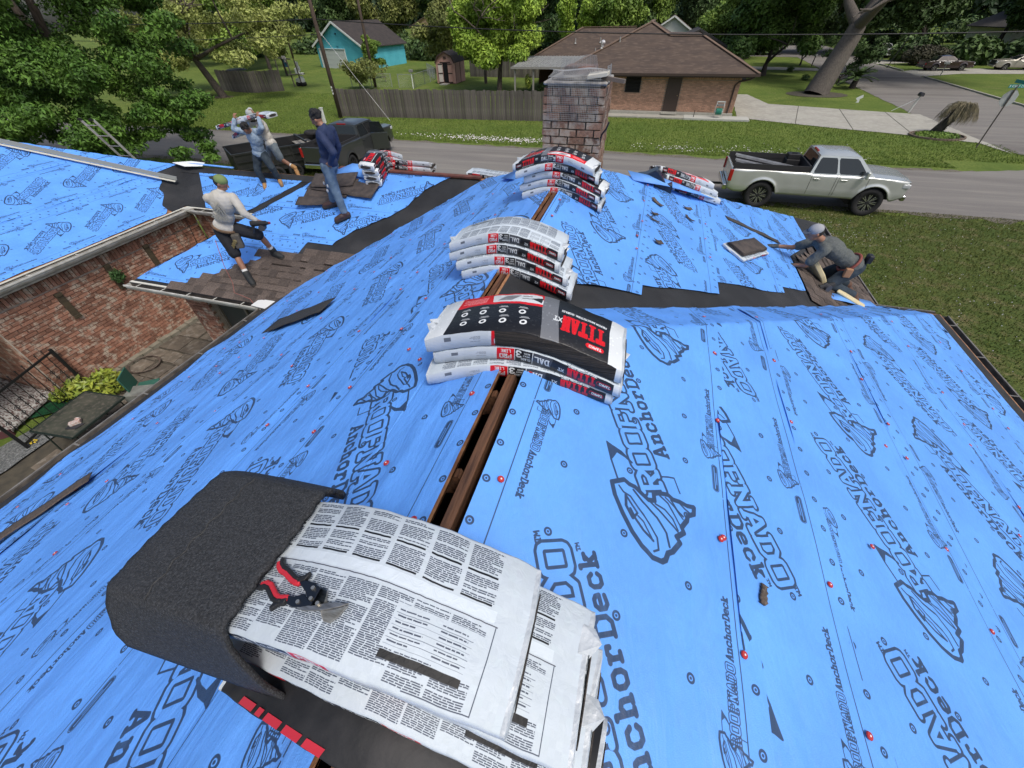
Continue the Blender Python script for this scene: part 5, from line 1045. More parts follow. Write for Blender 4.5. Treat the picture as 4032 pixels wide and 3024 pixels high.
vn = empty('vent', (-1.93, .14, 1.95)); vn.parent = bh; M_lv = mat('black_louvre', (.018, .018, .017), .6); g = G(); g.box((0, .03, 0), (1.13, .04, 1.0)); g.obj('backing', M_blk, vn)
for k in range(11): g = G(); g.box((0, -.01, -.44 + k * .088), (1.08, .07, .02), M=Matrix.Rotation(.5, 3, 'X')); g.obj('louvre', M_lv, vn)
for s_ in (-1, 1): g = G(); g.box((s_ * .55, -.01, 0), (.05, .08, 1.0)); g.obj('frame', M_lv, vn)
g = G(); g.box((1.14, .10, 1.30), (1.02, .06, 2.15)); dr = g.obj('door', mat('brown_door', (.050, .032, .024), .6), bh); g = G(); g.sph((1.52, .05, 1.3), (.03, .03, .03), 8, 6); g.obj('handle', mat('brass_knob', (.4, .3, .12), .3, metal=.8), dr)
g = G(); g.box((1.14, -.2, .2), (1.15, .5, .08)); g.obj('door_step', M_conc, bh)
g = G(); g.tube([(6.55, -.5, 2.6), (6.3, -.3, 2.4), (5.6, .05, 2.2), (5.42, .06, 2.0), (5.42, .06, .2), (5.35, -.1, .12)], .055, 8); g.obj('downspout', M_fas, bh, True)
for i, (x, y, z) in enumerate(((-3.6, 42.3, 4.25), (-8.9, 52.5, 3.75), (-6.4, 52.6, 3.8), (-6.6, 50.9, 3.1), (-4.9, 41.4, 4.0))):
    g = G(); g.tube([(x, y - 39.4, z - .1), (x, y - 39.4, z + .38)], .045, 8); g.tube([(x, y - 39.4, z - .02), (x, y - 39.4, z + .06)], [.13, .06], 8); g.obj('vent_pipe', mat('grey_pipe', (.33, .33, .31), .5), bh)
g = G(); g.sph((-6.0, 51.6 - 39.4, 3.85), (.22, .22, .2), 10, 7); g.tube([(-6.0, 12.2, 3.4), (-6.0, 12.2, 3.8)], .1, 8); g.obj('turbine_vent', mat('white_vent', (.6, .6, .6), .4, metal=.3), bh)
# patio cover at its left
pc = empty('patio_cover', (-9.5, 48, 0), label='grey corrugated patio cover attached left of the brown-roofed house', cat='patio cover')
g = G(); g.prism([(-4.0, -3.0, 2.45), (3.2, -3.0, 2.45), (3.6, 2.4, 2.85), (-3.4, 2.4, 2.85)], (0, 0, .05)); 
g.obj('roof_panel', mat('corrugated_grey', (.26, .27, .26), .6, c2=(.18, .18, .17), ns=2, stretch=(6, .5, 1)), pc)
for k in range(24): g = G(); g.beam((-3.9 + k * .3, -3.0, 2.52), (-3.5 + k * .3, 2.4, 2.92), .05, .03); g.obj('corrugation', MATS['corrugated_grey'], pc)
for x in (-3.7, -1.9): g = G(); g.box((x, -2.8, 1.2), (.14, .14, 2.4)); g.obj('post', mat('grey_post', (.24, .23, .21), .8), pc)
g = G(); g.box((-.4, -3.02, 2.42), (7.3, .08, .16)); g.obj('beam', MATS['grey_post'], pc)
hb = empty('hanging_plant', (-12.0, 45.5, 1.4), label='yellow-green hanging plant under the grey patio cover', cat='plant'); V, F = leafcloud([(0, 0, 0, .35, .3, .6)], 350, .09, 6); npmesh('leaves', V, F, MATS['lime_leaf'], hb, False)
bb = empty('shade_bush', (-10.6, 46.6, 0), label='dark bush in the shade beneath the patio cover', cat='bush'); V, F = leafcloud([(0, 0, .6, .9, .6, .6), (.9, .2, .4, .6, .5, .4)], 1200, .12, 7); npmesh('leaves', V, F, L_dark, bb, False)
# hose reel
hr = empty('hose_reel', (4.7, 38.55, .13), label='white hose reel cart with green hose beside the brown downspout', cat='hose reel'); M_wp = mat('white_plastic', (.6, .62, .6), .5)
for s_ in (-1, 1): g = G(); g.tube([(s_ * .28, .1, 0), (s_ * .30, 0, .6), (s_ * .24, -.02, 1.0)], .022, 6); g.obj('frame', M_wp, hr, True)
g = G(); g.beam((-.28, -.02, .98), (.28, -.02, .98), .06, .06); g.obj('handle', M_wp, hr); g = G(); g.box((0, 0, .78), (.5, .12, .16)); g.obj('hose_guide', mat('grey_plastic', (.2, .2, .2), .6), hr, bevel=.02)
g = G()
for k in range(7): g.tube([(-.18 + k * .06, .0 + .19 * math.cos(a * .5236), .38 + .19 * math.sin(a * .5236)) for a in range(13)], .028, 6)
g.obj('hose', mat('green_hose', (.02, .22, .16), .5), hr, True); g = G(); g.beam((-.27, 0, .38), (.27, 0, .38), .1, .1); g.obj('drum', M_wp, hr)
g = G(); g.tube([(3.0, 38.5, .1), (3.0, 38.6, .55)], .03, 6); g.obj('pipe_stub', M_fas, None, label='short brown pipe standing on the slab left of the hose reel', cat='pipe')
g = G(); g.tube([(-3.6, 38.6, .1), (-3.6, 38.7, .6)], .03, 6); g.obj('pipe_stub', M_wp, None, label='short white pipe standing against the brick wall by the chimney', cat='pipe')
# distant houses
for i, (x, y, w_, d_, he, ha, lab, rm, rz, ax) in enumerate(((3.5, 66, 8, 7, 2.4, 4.2, 'second house with a dark grey roof and a forward gable behind the brown roof', (.05, .048, .05), 0, 1), (0.5, 96, 8, 9, 2.6, 5.0, 'small distant gabled house with white trim in the top middle', (.09, .06, .045), 0, 0), (58, 100, 16, 9, 3, 6, 'pale house half hidden behind trees at the far right', (.05, .045, .04), .2, 0), (10, 140, 26, 9, 3.4, 6, 'long pale house glimpsed at the end of the cross street', (.10, .09, .08), 0, 0), (-58, 132, 20, 10, 3.5, 7.5, 'pale orange-tinted house front glimpsed between the utility poles', (.10, .07, .05), 0, 0))):
    h_ = empty('distant_house', (x, y, 0), rz=rz, label=lab, cat='house'); M_r = mat('roof_%d' % i, rm, .95, c2=tuple(c * .7 for c in rm), ns=2)
    g = G(); g.box((0, d_ / 2, he / 2), (w_, d_, he)); g.prism([(-w_ / 2, 0, he), (w_ / 2, 0, he), (0, 0, ha - .1)], (0, d_, 0)); g.obj('wall', mat('wall_%d' % i, [(.16, .09, .07), (.55, .56, .54), (.42, .42, .38), (.46, .42, .36), (.55, .38, .24)][i], .8), h_)
    for s_ in (-1, 1): g = G(); g.prism([(s_ * (w_ / 2 + .5), -.5, he - .2), (0, -.5, ha), (0, d_ + .5, ha), (s_ * (w_ / 2 + .5), d_ + .5, he - .2)], (0, 0, .12)); g.obj('roof_slope', M_r, h_); g = G(); g.beam((s_ * (w_ / 2 + .5), -.53, he - .2), (0, -.53, ha), .06, .22); g.obj('bargeboard', M_white if i in (1,) else M_r, h_)
    for k in range(3): g = G(); g.box((-w_ / 3 + k * w_ / 3, -.02, he * .5), (1.2, .08, 1.2)); wn = g.obj('window', M_white, h_); g = G(); g.box((-w_ / 3 + k * w_ / 3, -.07, he * .5), (1.0, .04, 1.0)); g.obj('pane', mat('window_glass', (.02, .025, .03), .1), wn)

# utility poles and wires
M_pole = mat('pole_wood', (.085, .06, .045), .95, c2=(.05, .036, .028), ns=3, stretch=(6, 6, .5), bump=.4, bs=10)
for i, (x, y, lx, ly, lab) in enumerate(((-25.3, 33.9, 0, 0, 'nearest leaning wooden utility pole, standing at the left end of the long plank fence'), (-32.1, 51.0, 0, .0, 'middle wooden utility pole rising in front of the turquoise garage'), (-65.4, 78.5, 0, 0, 'far wooden utility pole on the lawn left of the turquoise garage'))):
    p = empty('utility_pole', (x, y, 0), label=lab, cat='utility pole', group='utility poles'); g = G(); g.tube([(0, 0, -.2), (lx, ly, 5), (lx * 2, ly * 2, 11)], [.17, .15, .12], 10); g.obj('pole', M_pole, p, True)
    g = G(); g.beam((-.9, 0, 9.8), (.9, 0, 9.8), .1, .12); g.obj('crossarm', M_pole, p)
    for s_ in (-.8, .8): g = G(); g.tube([(s_, 0, 9.86), (s_, 0, 10.0)], [.05, .03], 6); g.obj('insulator', M_wp, p)
    if i == 0:
        for zz in (1.9, 2.1, 1.7): g = G(); g.box((.0, -.18, zz), (.08, .05, .13)); g.obj('tag', M_wp, p)
M_wire = mat('cable_black', (.012, .012, .014), .6)
def wire(a, b, sag, r_, lab, m=M_wire):
    a, b = Vector(a), Vector(b); g = G(); g.tube([a.lerp(b, k / 24) - Vector((0, 0, sag * 4 * (k / 24) * (1 - k / 24))) for k in range(25)], r_, 5, cap=False); g.obj('overhead_wire', m, None, True, lab, 'wire', 'overhead wires')
wire((-70, 33.9, 6.9), (-25.3, 33.9, 6.15), .4, .03, 'thick overhead cable running from the upper left to the nearest utility pole')
wire((-25.3, 33.9, 6.15), (40, 33.9, 5.75), .95, .03, 'thick black overhead cable crossing in front of the brown roof')
wire((-70, 30, 6.0), (-25.3, 33.7, 5.3), .5, .02, 'thin lower overhead cable at the left, below the thick one')
wire((-25.3, 33.9, 8.2), (60, 40, 7.6), .5, .016, 'thin pale overhead wire at the very top of the view', mat('pale_wire', (.16, .19, .17), .5))
wire((-25.3, 33.9, 5.6), (-20.2, 33.2, .05), .0, .012, 'slanting steel guy wire from the nearest pole down to the grass', M_alu)
# small street things
o = empty('vent_post', (-25.3, 31.7, 0), label='white plastic utility marker post beside the nearest pole base', cat='post'); g = G(); g.box((0, 0, .5), (.2, .2, 1.0)); g.obj('post', M_wp, o, bevel=.02); g = G(); g.box((0, 0, 1.02), (.24, .24, .06)); g.obj('cap', M_wp, o, bevel=.01)
ss = empty('stop_sign', (18.4, 32.7, 0), label='stop sign seen from behind with a green street name blade reading N. KINNEY CT', cat='street sign')
g = G(); g.tube([(0, 0, 0), (-.05, .0, 2.95)], .035, 6); g.obj('pole', mat('rusty_pole', (.10, .085, .075), .7), ss)
rt = Matrix.Rotation(.15, 3, 'Z'); c = Vector((-.04, .05, 2.36)); oc = [c + rt @ Vector((.40 * math.cos(R_(22.5 + 45 * k)), 0, .40 * math.sin(R_(22.5 + 45 * k)))) for k in range(8)]
g = G(); g.prism(oc, rt @ Vector((0, .01, 0))); g.obj('sign_plate', mat('bare_aluminium', (.40, .43, .43), .5, metal=.3, c2=(.3, .32, .32), ns=3), ss)
for k, (zz, an) in enumerate(((2.9, .15), (3.08, 1.62))):
    b_ = empty('name_blade', (-.03, 0, zz)); b_.parent = ss; b_.rotation_euler = (0, 0, an); g = G(); g.box((0, 0, 0), (.86, .012, .15)); g.obj('blade', mat('sign_green', (.01, .22, .20), .5), b_); g = G()
    for (ch, x) in [(c_, -.40 + .062 * q) for q, c_ in enumerate('N KINNEY CT')]:
        if ch == ' ': continue
        for l in GL[ch]:
            for (ax, ay), (bx, by) in zip(l[:-1], l[1:]): g.beam((x + ax * .045, -.010, -.045 + ay * .09), (x + bx * .045, -.010, -.045 + by * .09), .006, .014)
    g.obj('lettering', mat('white_letters', (.8, .85, .83), .5), b_, kind='stuff')
def mailbox(x, y, lab, lean=0.0, c=(.03, .03, .035), pc=(.5, .5, .46), rz=0.0, h=1.05):
    m = empty('mailbox', (x, y, 0), rz, lab, 'mailbox'); g = G(); g.beam((0, 0, 0), (lean, 0, h), .09, .09); g.obj('post', mat('post_%.2f' % pc[0], pc, .8), m); g = G(); g.prism([(lean - .12, -.25, h)] + [(lean - .12 * math.cos(a * .52), -.25, h + .12 + .11 * math.sin(a * .52)) for a in range(7)] + [(lean + .12, -.25, h)], (0, .5, 0)); g.obj('box', mat('box_%.2f' % c[0], c, .5), m); return m
m_ = mailbox(18.9, 43.7, 'black mailbox on a leaning white post at the driveway mouth', .18); g = G(); g.beam((-1.1, .2, .05), (.05, 0, .85), .03, .03); g.obj('brace', M_wp, m_)
mailbox(19.3, 76.8, 'white mailbox on a dark post up the cross street', .05, (.55, .55, .52), (.06, .05, .045), .3)
mailbox(30.1, 67.2, 'pale ornate mailbox in front of the dark sedan', .1, (.45, .45, .42), (.2, .2, .19), 1.2)
o = empty('yard_ornament', (16.6, 47.9, 0), label='small white bird-shaped ornament on the lawn near the driveway', cat='ornament'); g = G(); g.prism([(-.1, 0, 0), (0, 0, .1), (-.2, 0, .3), (.05, 0, .45), (.25, 0, .55), (.3, 0, .35), (.1, 0, .25), (.15, 0, .0)], (0, .03, 0)); g.obj('figure', M_wp, o)
o = empty('lamp_post', (27.6, 75.4, 0), label='dark slanting lamp post on the far kerb of the cross street', cat='lamp post'); g = G(); g.tube([(0, 0, 0), (1.0, .6, 3.4)], .06, 6); g.obj('pole', M_iron, o); g = G(); g.tube([(.1, 0, .1), (.6, 0, .5), (.9, 0, 0)], .03, 5); g.obj('stay', M_iron, o)
for x, y, lab, s_ in ((15.5, 62.2, 'tiny round shrub on the lawn below the big oak', .3), (15.5, 70.5, 'tiny round shrub farther up the lawn behind the first', .3)):
    o = empty('small_shrub', (x, y, 0), label=lab, cat='shrub'); V, F = leafcloud([(0, 0, .25, .4, .4, .3)], 260, .12, 3); npmesh('leaves', V, F, L_dark, o, False)
o = empty('hedge_shrub', (32.5, 79.0, 0), label='rounded brownish shrub left of the dark sedan', cat='shrub'); V, F = leafcloud([(0, 0, 1.0, 2.6, 1.6, 1.1), (1.8, 0, .8, 1.4, 1.2, .9)], 5000, .18, 4); npmesh('leaves', V, F, mat('leaf_brownish', (.06, .055, .03), .7, c2=(.035, .04, .02), ns=.8, isl=.3), o, False)
# pindo palm with drooping grey crown
pm = empty('drooping_palm', (17.7, 36.2, 0), label='short palm with a drooping grey-brown crown in a round brick-edged bed', cat='palm')
g = G(); g.tube([(0, 0, 0), (.1, 0, .35), (.35, 0, .8), (.62, 0, 1.3)], [.34, .27, .22, .2], 12); tk = g.obj('trunk', mat('palm_trunk', (.055, .048, .038), .95, c2=(.03, .026, .02), ns=12, bump=1.0, bs=14), pm, True)
q = random.Random(5); g = G()
for k in range(150): a = q.uniform(0, 6.28); zz = q.uniform(.1, 1.25); cx = .05 + .45 * zz; g.prism([(cx + .24 * math.cos(a), .24 * math.sin(a), zz), (cx + .24 * math.cos(a + .3), .24 * math.sin(a + .3), zz), (cx + .32 * math.cos(a + .15), .32 * math.sin(a + .15), zz + .14)], (0, 0, .02))
g.obj('leaf_bases', MATS['palm_trunk'], pm, kind='stuff')
M_fr = mat('dry_frond', (.20, .17, .10), .85, c2=(.11, .10, .06), ns=6, isl=.4)
for k in range(105):
    a = q.uniform(0, 6.28); R1 = q.uniform(.55, 1.05); top = Vector((.66, 0, 1.38)); P = [top + Vector((math.cos(a) * R1 * t, math.sin(a) * R1 * t, .62 * math.sin(t * 2.2) * q.uniform(.7, 1) - 1.02 * t * t * q.uniform(.8, 1.0) )) for t in [i / 8 for i in range(9)]]
    g = G(); g.tube(P, [.03, .026, .022, .018, .015, .012, .01, .008, .005], 4, cap=False)
    for i in range(2, 9):
        for s_ in (-1, 1):
            for w_ in (0, .5):
                p = P[i - 1].lerp(P[i], w_); sd_ = Vector((-math.sin(a), math.cos(a), 0)) * s_; tip = p + sd_ * .12 + Vector((0, 0, -.26)) + (P[i] - P[i - 1]) * .7; g.add([p, p + (P[i] - P[i - 1]) * .22, tip], [(0, 1, 2)])
    g.obj('frond', M_fr, pm)
flat('palm_bed', [(17.5 + 1.35 * math.cos(a * .45), 35.4 + 1.1 * math.sin(a * .45)) for a in range(14)], .03, mat('bed_soil', (.05, .045, .03), .95), .03, .4)
V, F = leafcloud([(17.5, 35.4, .1, 1.2, .95, .12)], 1800, .09, 41); npmesh('bed_groundcover', V, F, L_mid, None, False)['kind'] = 'stuff'
ed = empty('bed_edging', (17.5, 35.4, 0), label='ring of edging bricks round the drooping palm', cat='edging')
for k in range(44): a = k * 2 * math.pi / 44; g = G(); g.box((1.42 * math.cos(a), 1.16 * math.sin(a), .05), (.09, .18, .11), a); g.obj('brick', mat('edging_brick', (.16, .12, .09), .9), ed)
# sago palm
sg = empty('sago_palm', (18.5, 56.4, 0), label='dark spiky sago palm right of the big oak', cat='palm'); g = G(); g.tube([(0, 0, 0), (.1, 0, .8)], [.3, .22], 10); g.obj('trunk', M_barkd, sg)
for k in range(30):
    a = q.uniform(0, 6.28); e = q.uniform(.1, 1.1); P = [Vector((.1, 0, .8)) + Vector((math.cos(a) * math.cos(e) * 1.9 * t, math.sin(a) * math.cos(e) * 1.9 * t, math.sin(e) * 1.9 * t - .7 * t * t)) for t in [i / 6 for i in range(7)]]; g = G(); g.tube(P, .018, 4, cap=False)
    for i in range(1, 7):
        sd_ = Vector((-math.sin(a), math.cos(a), 0))
        for s_ in (-1, 1): g.add([P[i - 1], P[i], P[i] + sd_ * s_ * .26 + Vector((0, 0, .05))], [(0, 1, 2)]); g.add([P[i - 1], P[i - 1].lerp(P[i], .5), P[i - 1].lerp(P[i], .5) + sd_ * s_ * .26 + Vector((0, 0, .05))], [(0, 1, 2)])
    g.obj('frond', L_dark, sg)
# swing frame with tarps and a white cart
sw = empty('swing_frame', (-44.0, 51.5, 0), label='wooden frame hung with blue and white cloths behind the short plank fence', cat='frame')
for x, y in ((-2.9, 1.2), (1.2, -1.4), (2.0, -1.0)): g = G(); g.beam((x, y, 0), (x * .95, y, 2.6), .1, .1); g.obj('post', M_post, sw)
g = G(); g.beam((-3.0, 1.2, 2.6), (1.6, -1.2, 2.6), .1, .12); g.obj('beam', M_post, sw); g = G(); g.beam((1.0, -1.6, 1.2), (2.6, -.6, 1.2), .4, .06); g.obj('shelf', M_post, sw)
for i, (x, y, z, c_) in enumerate(((.6, -1.0, 2.3, (.03, .12, .2)), (2.0, -.9, 1.9, (.5, .52, .52)), (.7, -1.2, 2.75, (.45, .42, .42)))):
    o = empty('hung_cloth', (-44.0 + x, 51.5 + y, z), label=['blue cloth hanging from the wooden frame', 'white cloth hanging at the right of the wooden frame', 'pale cloth bundle on top of the wooden frame'][i], cat='cloth'); g = G(); g.box((0, 0, 0), (.45, .12, .9 if i < 2 else .3)); g.box((.1, .05, -.2), (.3, .12, .5)); g.obj('cloth', mat('cloth_%d' % i, c_, .8), o, bevel=.04)
o = empty('white_cart', (-42.3, 50.8, 0), label='small white garden machine parked under the wooden frame', cat='mower'); g = G(); g.box((0, 0, .55), (.9, .6, .4)); g.box((.2, 0, .8), (.4, .5, .3)); g.obj('body', M_wp, o, bevel=.05)
for x in (-.3, .3): g = G(); g.tube([(x, -.35, .22), (x, .35, .22)], .22, 12); g.obj('wheel', mat('tyre_rubber', (.012, .012, .013), .85), o)
for i, (x, y) in enumerate(((-51.3, 61.5), (-50.2, 61.0))): g = G(); g.box((x, y, .4 - .25 * i), (.5, .4, .7 - .45 * i)); g.obj('yard_bucket', M_wp, None, label=['white upright bucket on the grass left of the turquoise garage', 'low white tray on the grass beside the white bucket'][i], cat='bucket', bevel=.05)
o = empty('black_hatch', (-47.2, 45.9, 1.9), label='dark round cover lying on top of the short plank fence', cat='cover'); g = G(); g.tube([(0, .6, 0), (0, .6, .12)], [1.2, .9], 16); g.obj('cover', M_iron, o)
# ================================================================== shingle bundles
M_lb = mat('label_film', BLK, .36, img=IMG_LB, coord='UV', bump=.25, bs=9, spec=.35); M_bk = mat('instruction_film', WHT, .5, img=IMG_BK, coord='UV', bump=.25, bs=9, spec=.25); M_sd = mat('edge_film', WHT, .35, img=IMG_SD, coord='UV', bump=.2, bs=9)
M_wh = mat('white_film', (.56, .60, .63), .35, c2=(.42, .46, .49), ns=16, bump=.6, bs=24)
M_lay = mat('shingle_edges', (.016, .014, .013), .95, c2=(.085, .072, .062), ns=3, stretch=(1.5, 1.5, 75), bump=.9, bs=14)
M_blk = MATS.get('dark_inside') or mat('dark_inside', (.004, .004, .005), .9)
for m_, st in ((M_lb, (.9, .34, 1)), (M_bk, (.9, .34, 1)), (M_sd, (.9, .2, 1))):
    n = m_.node_tree; bp = [x for x in n.nodes if x.type == 'BUMP'][0]; tx = [x for x in n.nodes if x.type == 'TEX_NOISE'][-1]; geo = n.nodes.new('ShaderNodeNewGeometry'); n.links.new(geo.outputs['Position'], tx.inputs['Vector']); tx.inputs['Scale'].default_value = 26; tx.inputs['Distortion'].default_value = 2.0; bp.inputs['Distance'].default_value = .005; bp.inputs['Strength'].default_value = .38
def ridge_fn(xr, zr, soft=.16):
    return lambda x, y: zr - S * (math.sqrt((x - xr) ** 2 + soft ** 2)) + S * soft * .55
def bundle(x, y, yaw, zf, lift, top='back', rot=False, L_=1.0, W=.335, T=.088, label='', group='shingle bundles', seed=0, torn=False, openend=True, soft_up=0.0):
    """a wrapped bundle of shingles that drapes over zf; the printed wrapper, its white ends and the shingles showing at torn places are its parts"""
    q = random.Random(seed + 100); cz = zf(x, y) + lift; b = empty('shingle_bundle', (x, y, cz), 0, label, 'bundle', group); c, s = math.cos(yaw), math.sin(yaw); nu = 41
    prof = [(-W / 2 + .006, 0), (-W / 2 + .001, .004), (-W / 2 - .001, T * .5), (-W / 2 + .0005, T - .005), (-W / 2 + .005, T - .0005), (-W / 6, T + .001), (W / 6, T + .001), (W / 2 - .005, T - .0005), (W / 2 - .0005, T - .005), (W / 2 + .001, T * .5), (W / 2 - .001, .004), (W / 2 - .006, 0), (0, 0)]
    def P(u, v, w_):
        X, Y = x + c * u - s * v, y + s * u + c * v; return Vector((X - x, Y - y, zf(X, Y) + lift + w_ - cz))
    k = len(prof); us = np.linspace(-L_ / 2, L_ / 2, nu); V = []; ph = [q.uniform(0, 6) for _ in range(6)]
    for u in us:
        tp = 1 - max(0, abs(u) - L_ * .44) / (L_ * .06) * .12
        for v, w_ in prof:
            d = .0009 * math.sin(u * 31 + v * 40 + ph[0]) + .0013 * math.sin(u * 13 + v * 22 + ph[1]) + .0007 * math.sin(u * 71 + v * 90 + ph[2])
            V.append(P(u + .004 * math.sin(v * 20 + ph[3]), v * (1 + .0 * tp) + d, (w_ - T / 2) * tp + T / 2 + (d if w_ > T * .8 else 0)))
    def UV(i, j, kind):
        u = i / (nu - 1); v, w_ = prof[j % k]
        if kind == 'top': t = (v + W / 2) / W
        else: t = w_ / T if v < 0 else w_ / T
        if kind == 'top': r_ = (u, t) if not rot else (1 - u, 1 - t)
        elif v < 0: r_ = (u, t) if not rot else (1 - u, 1 - t)
        else: r_ = (1 - u, t) if not rot else (u, 1 - t)
        return r_
    g = G(); g.v = [tuple(p) for p in V]; g.n = len(V)
    for i in range(nu - 1):
        for j in range(k):
            j2 = (j + 1) % k; kind = 'top' if 3 <= j <= 7 else ('side' if j in (0, 1, 2, 8, 9, 10) else 'bot'); mi = {'top': 0, 'side': 1, 'bot': 2}[kind]
            if torn and j in (0, 1, 2) and .36 < i / (nu - 1) < .97: mi = 3
            g.f.append((i * k + j2, i * k + j, (i + 1) * k + j, (i + 1) * k + j2)); g.m.append(mi)
            jj = j2 if j2 else 0; g.uv.append([UV(i, j2, kind), UV(i, j, kind), UV(i + 1, j, kind), UV(i + 1, j2, kind)])
    g.obj('wrapper', [M_lb if top == 'label' else (mat('black_film', (.012, .013, .015), .55, spec=.25, c2=(.03, .03, .032), ns=9, bump=.2, bs=14) if top == 'plain' else M_bk), M_sd, M_wh, M_lay], b, True)
    for s_ in (-1, 1):
        i0 = 0 if s_ < 0 else (nu - 1) * k; e = G(); ring = [V[i0 + j] for j in range(k)]; dirv = Vector((c * s_, s * s_, 0)); R2 = [p + dirv * .010 + Vector((0, 0, (T / 2 - 0) * .0)) for p in ring]; cen = sum(R2, Vector()) / k; R3 = [cen + (p - cen) * .9 + dirv * .003 for p in R2]
        f = [((j + 1) % k, j, k + j, k + (j + 1) % k) if s_ < 0 else (j, (j + 1) % k, k + (j + 1) % k, k + j) for j in range(k)]
        e.add(ring + R2, f); e.add(R2 + R3, f); e.add(R3, [tuple(range(k))[::s_]]); e.obj('white_end', M_wh, b, True)
        if openend:
            o = G(); up = Vector((0, 0, 1)); sd = Vector((-s, c, 0)); cc = cen + dirv * .006; pts = [cc + sd * (W * .36 * math.cos(a * .4488)) + up * (T * .30 * math.sin(a * .4488)) for a in range(14)]; o.prism(pts, dirv * .003); o.obj('open_end', M_lay, b)
    for _ in range(2):
        s_ = q.choice((-1, 1)); u = s_ * (L_ / 2 - .005); v0 = q.uniform(-.14, .08); a = P(u - s_ * .01, v0, T * .95); b1 = P(u - s_ * .01, v0 + .07, T * .95); d = Vector((c * s_, s * s_, 0)); g = G()
        g.add([a, b1, b1 + d * .035 + Vector((0, 0, -.012)), (a + b1) / 2 + d * .055 + Vector((0, 0, .006)), a + d * .03 + Vector((0, 0, -.02))], [(0, 1, 3), (1, 2, 3), (0, 3, 4)]); g.obj('film_flap', M_wh, b)
    return b
NM = {'back': 'text-printed white', 'label': 'black label'}
rn = ridge_fn(-.43, 5.13); rf = ridge_fn(-.90, 4.92)
# foreground stack
gF = 'bundles in the foreground stack'
bundle(-.34, .085, -.08, rn, .012, 'plain', False, group=gF, label='lowest foreground bundle, its black edge with red lettering lying on the ridge', seed=1)
bundle(-.38, .185, -.03, rn, .105, 'back', False, group=gF, label='second foreground bundle from below, text-printed film with a scuffed right end', seed=2)
bundle(-.42, .235, -.02, rn, .198, 'back', False, group=gF, label='third foreground bundle, just under the one carrying the snips', seed=3)
bundle(-.565, .225, .012, rn, .291, 'back', False, group=gF, label='top foreground bundle with the red-handled snips lying on it', seed=4)
o_ = bpy.data.objects['shingle_bundle']; g = G()
for k, (u0_, u1_) in enumerate(((-.40, -.345), (-.33, -.31), (-.295, -.24), (-.225, -.17), (-.155, -.10))):
    pts = []
    for u, v in ((u0_, -.1655), (u1_, -.1655), (u1_ + .004, -.149), (u0_ + .004, -.149)): X = -.34 + math.cos(-.08) * u - math.sin(-.08) * v; Y = .085 + math.sin(-.08) * u + math.cos(-.08) * v; pts.append(Vector((X, Y, rn(X, Y) + .012 + .0895)) - o_.location)
    g.prism(pts, (0, 0, .0012))
g.obj('red_lettering', mat('red_print', (.55, .03, .05), .35), o_, kind='stuff')
# bent stack of starter shingle over its left end
cs = empty('bent_shingle', (-.93, .19, 5.38), label='thick black granulated shingle sheet bent over the left end of the foreground stack', cat='shingle')
M_gran = mat('black_granules', (.013, .014, .016), .72, c2=(.034, .036, .040), ns=150, lo=.42, hi=.66, bump=.55, bs=240, c3=(.055, .060, .067), ns3=210)
nu, nv = 40, 22; V = []; ys = np.linspace(-.285, .30, nu)
def capP(t, sx):
    r_ = min(1, max(0, (sx + .17) / .38)); zz = 5.365 + .068 * r_ ** .7; hang = .10 + .20 * r_ ** .8; yy = .222 + t
    if t < -.165: a = (-.165 - t) / .115; zz -= hang * a ** 1.2; yy = .057 - .062 * math.sin(min(a, 1.05) * 1.45) - .02 * (1 - r_) * a
    elif t > .175: a = (t - .175) / .125; zz -= .11 * a ** 1.4; yy = .397 + .065 * math.sin(a * 1.4)
    x = -.90 + sx + .075 * r_ * max(0, (-.165 - t) / .115) ** 1.5 - .035 * (1 - (t / .3) ** 2) * (1 - r_) + .05 * (1 - r_) * max(0, (-.165 - t) / .115) + .004 * math.sin(t * 11)
    return Vector((x + .93, yy - .19, zz - 5.38))
for lay, th_ in ((0, .0), (1, -.016)):
    V = []
    for i, yv in enumerate(ys):
        for j in range(nv): sx = -.17 + .38 * j / (nv - 1); p = capP(yv, sx + .0035 * math.sin(i * 1.9 + lay) * (1 if j in (0, nv - 1) else 0)); V.append((p.x - .012 * lay, p.y, p.z + th_))
    o = npmesh('shingle_layer', V, grid_faces(nu, nv), M_gran, cs, True); sf = o.modifiers.new('t', 'SOLIDIFY'); sf.thickness = .012; sf.offset = 0
g = G(); g.tube([tuple(capP(yv, -.03 + .006 * math.sin(i * 1.7)) + Vector((0, 0, .0068))) for i, yv in enumerate(ys)], .0012, 4, cap=False); g.obj('chalk_line', mat('pale_chalk', (.07, .07, .065), .9, c2=(.03, .03, .03), ns=60), cs)
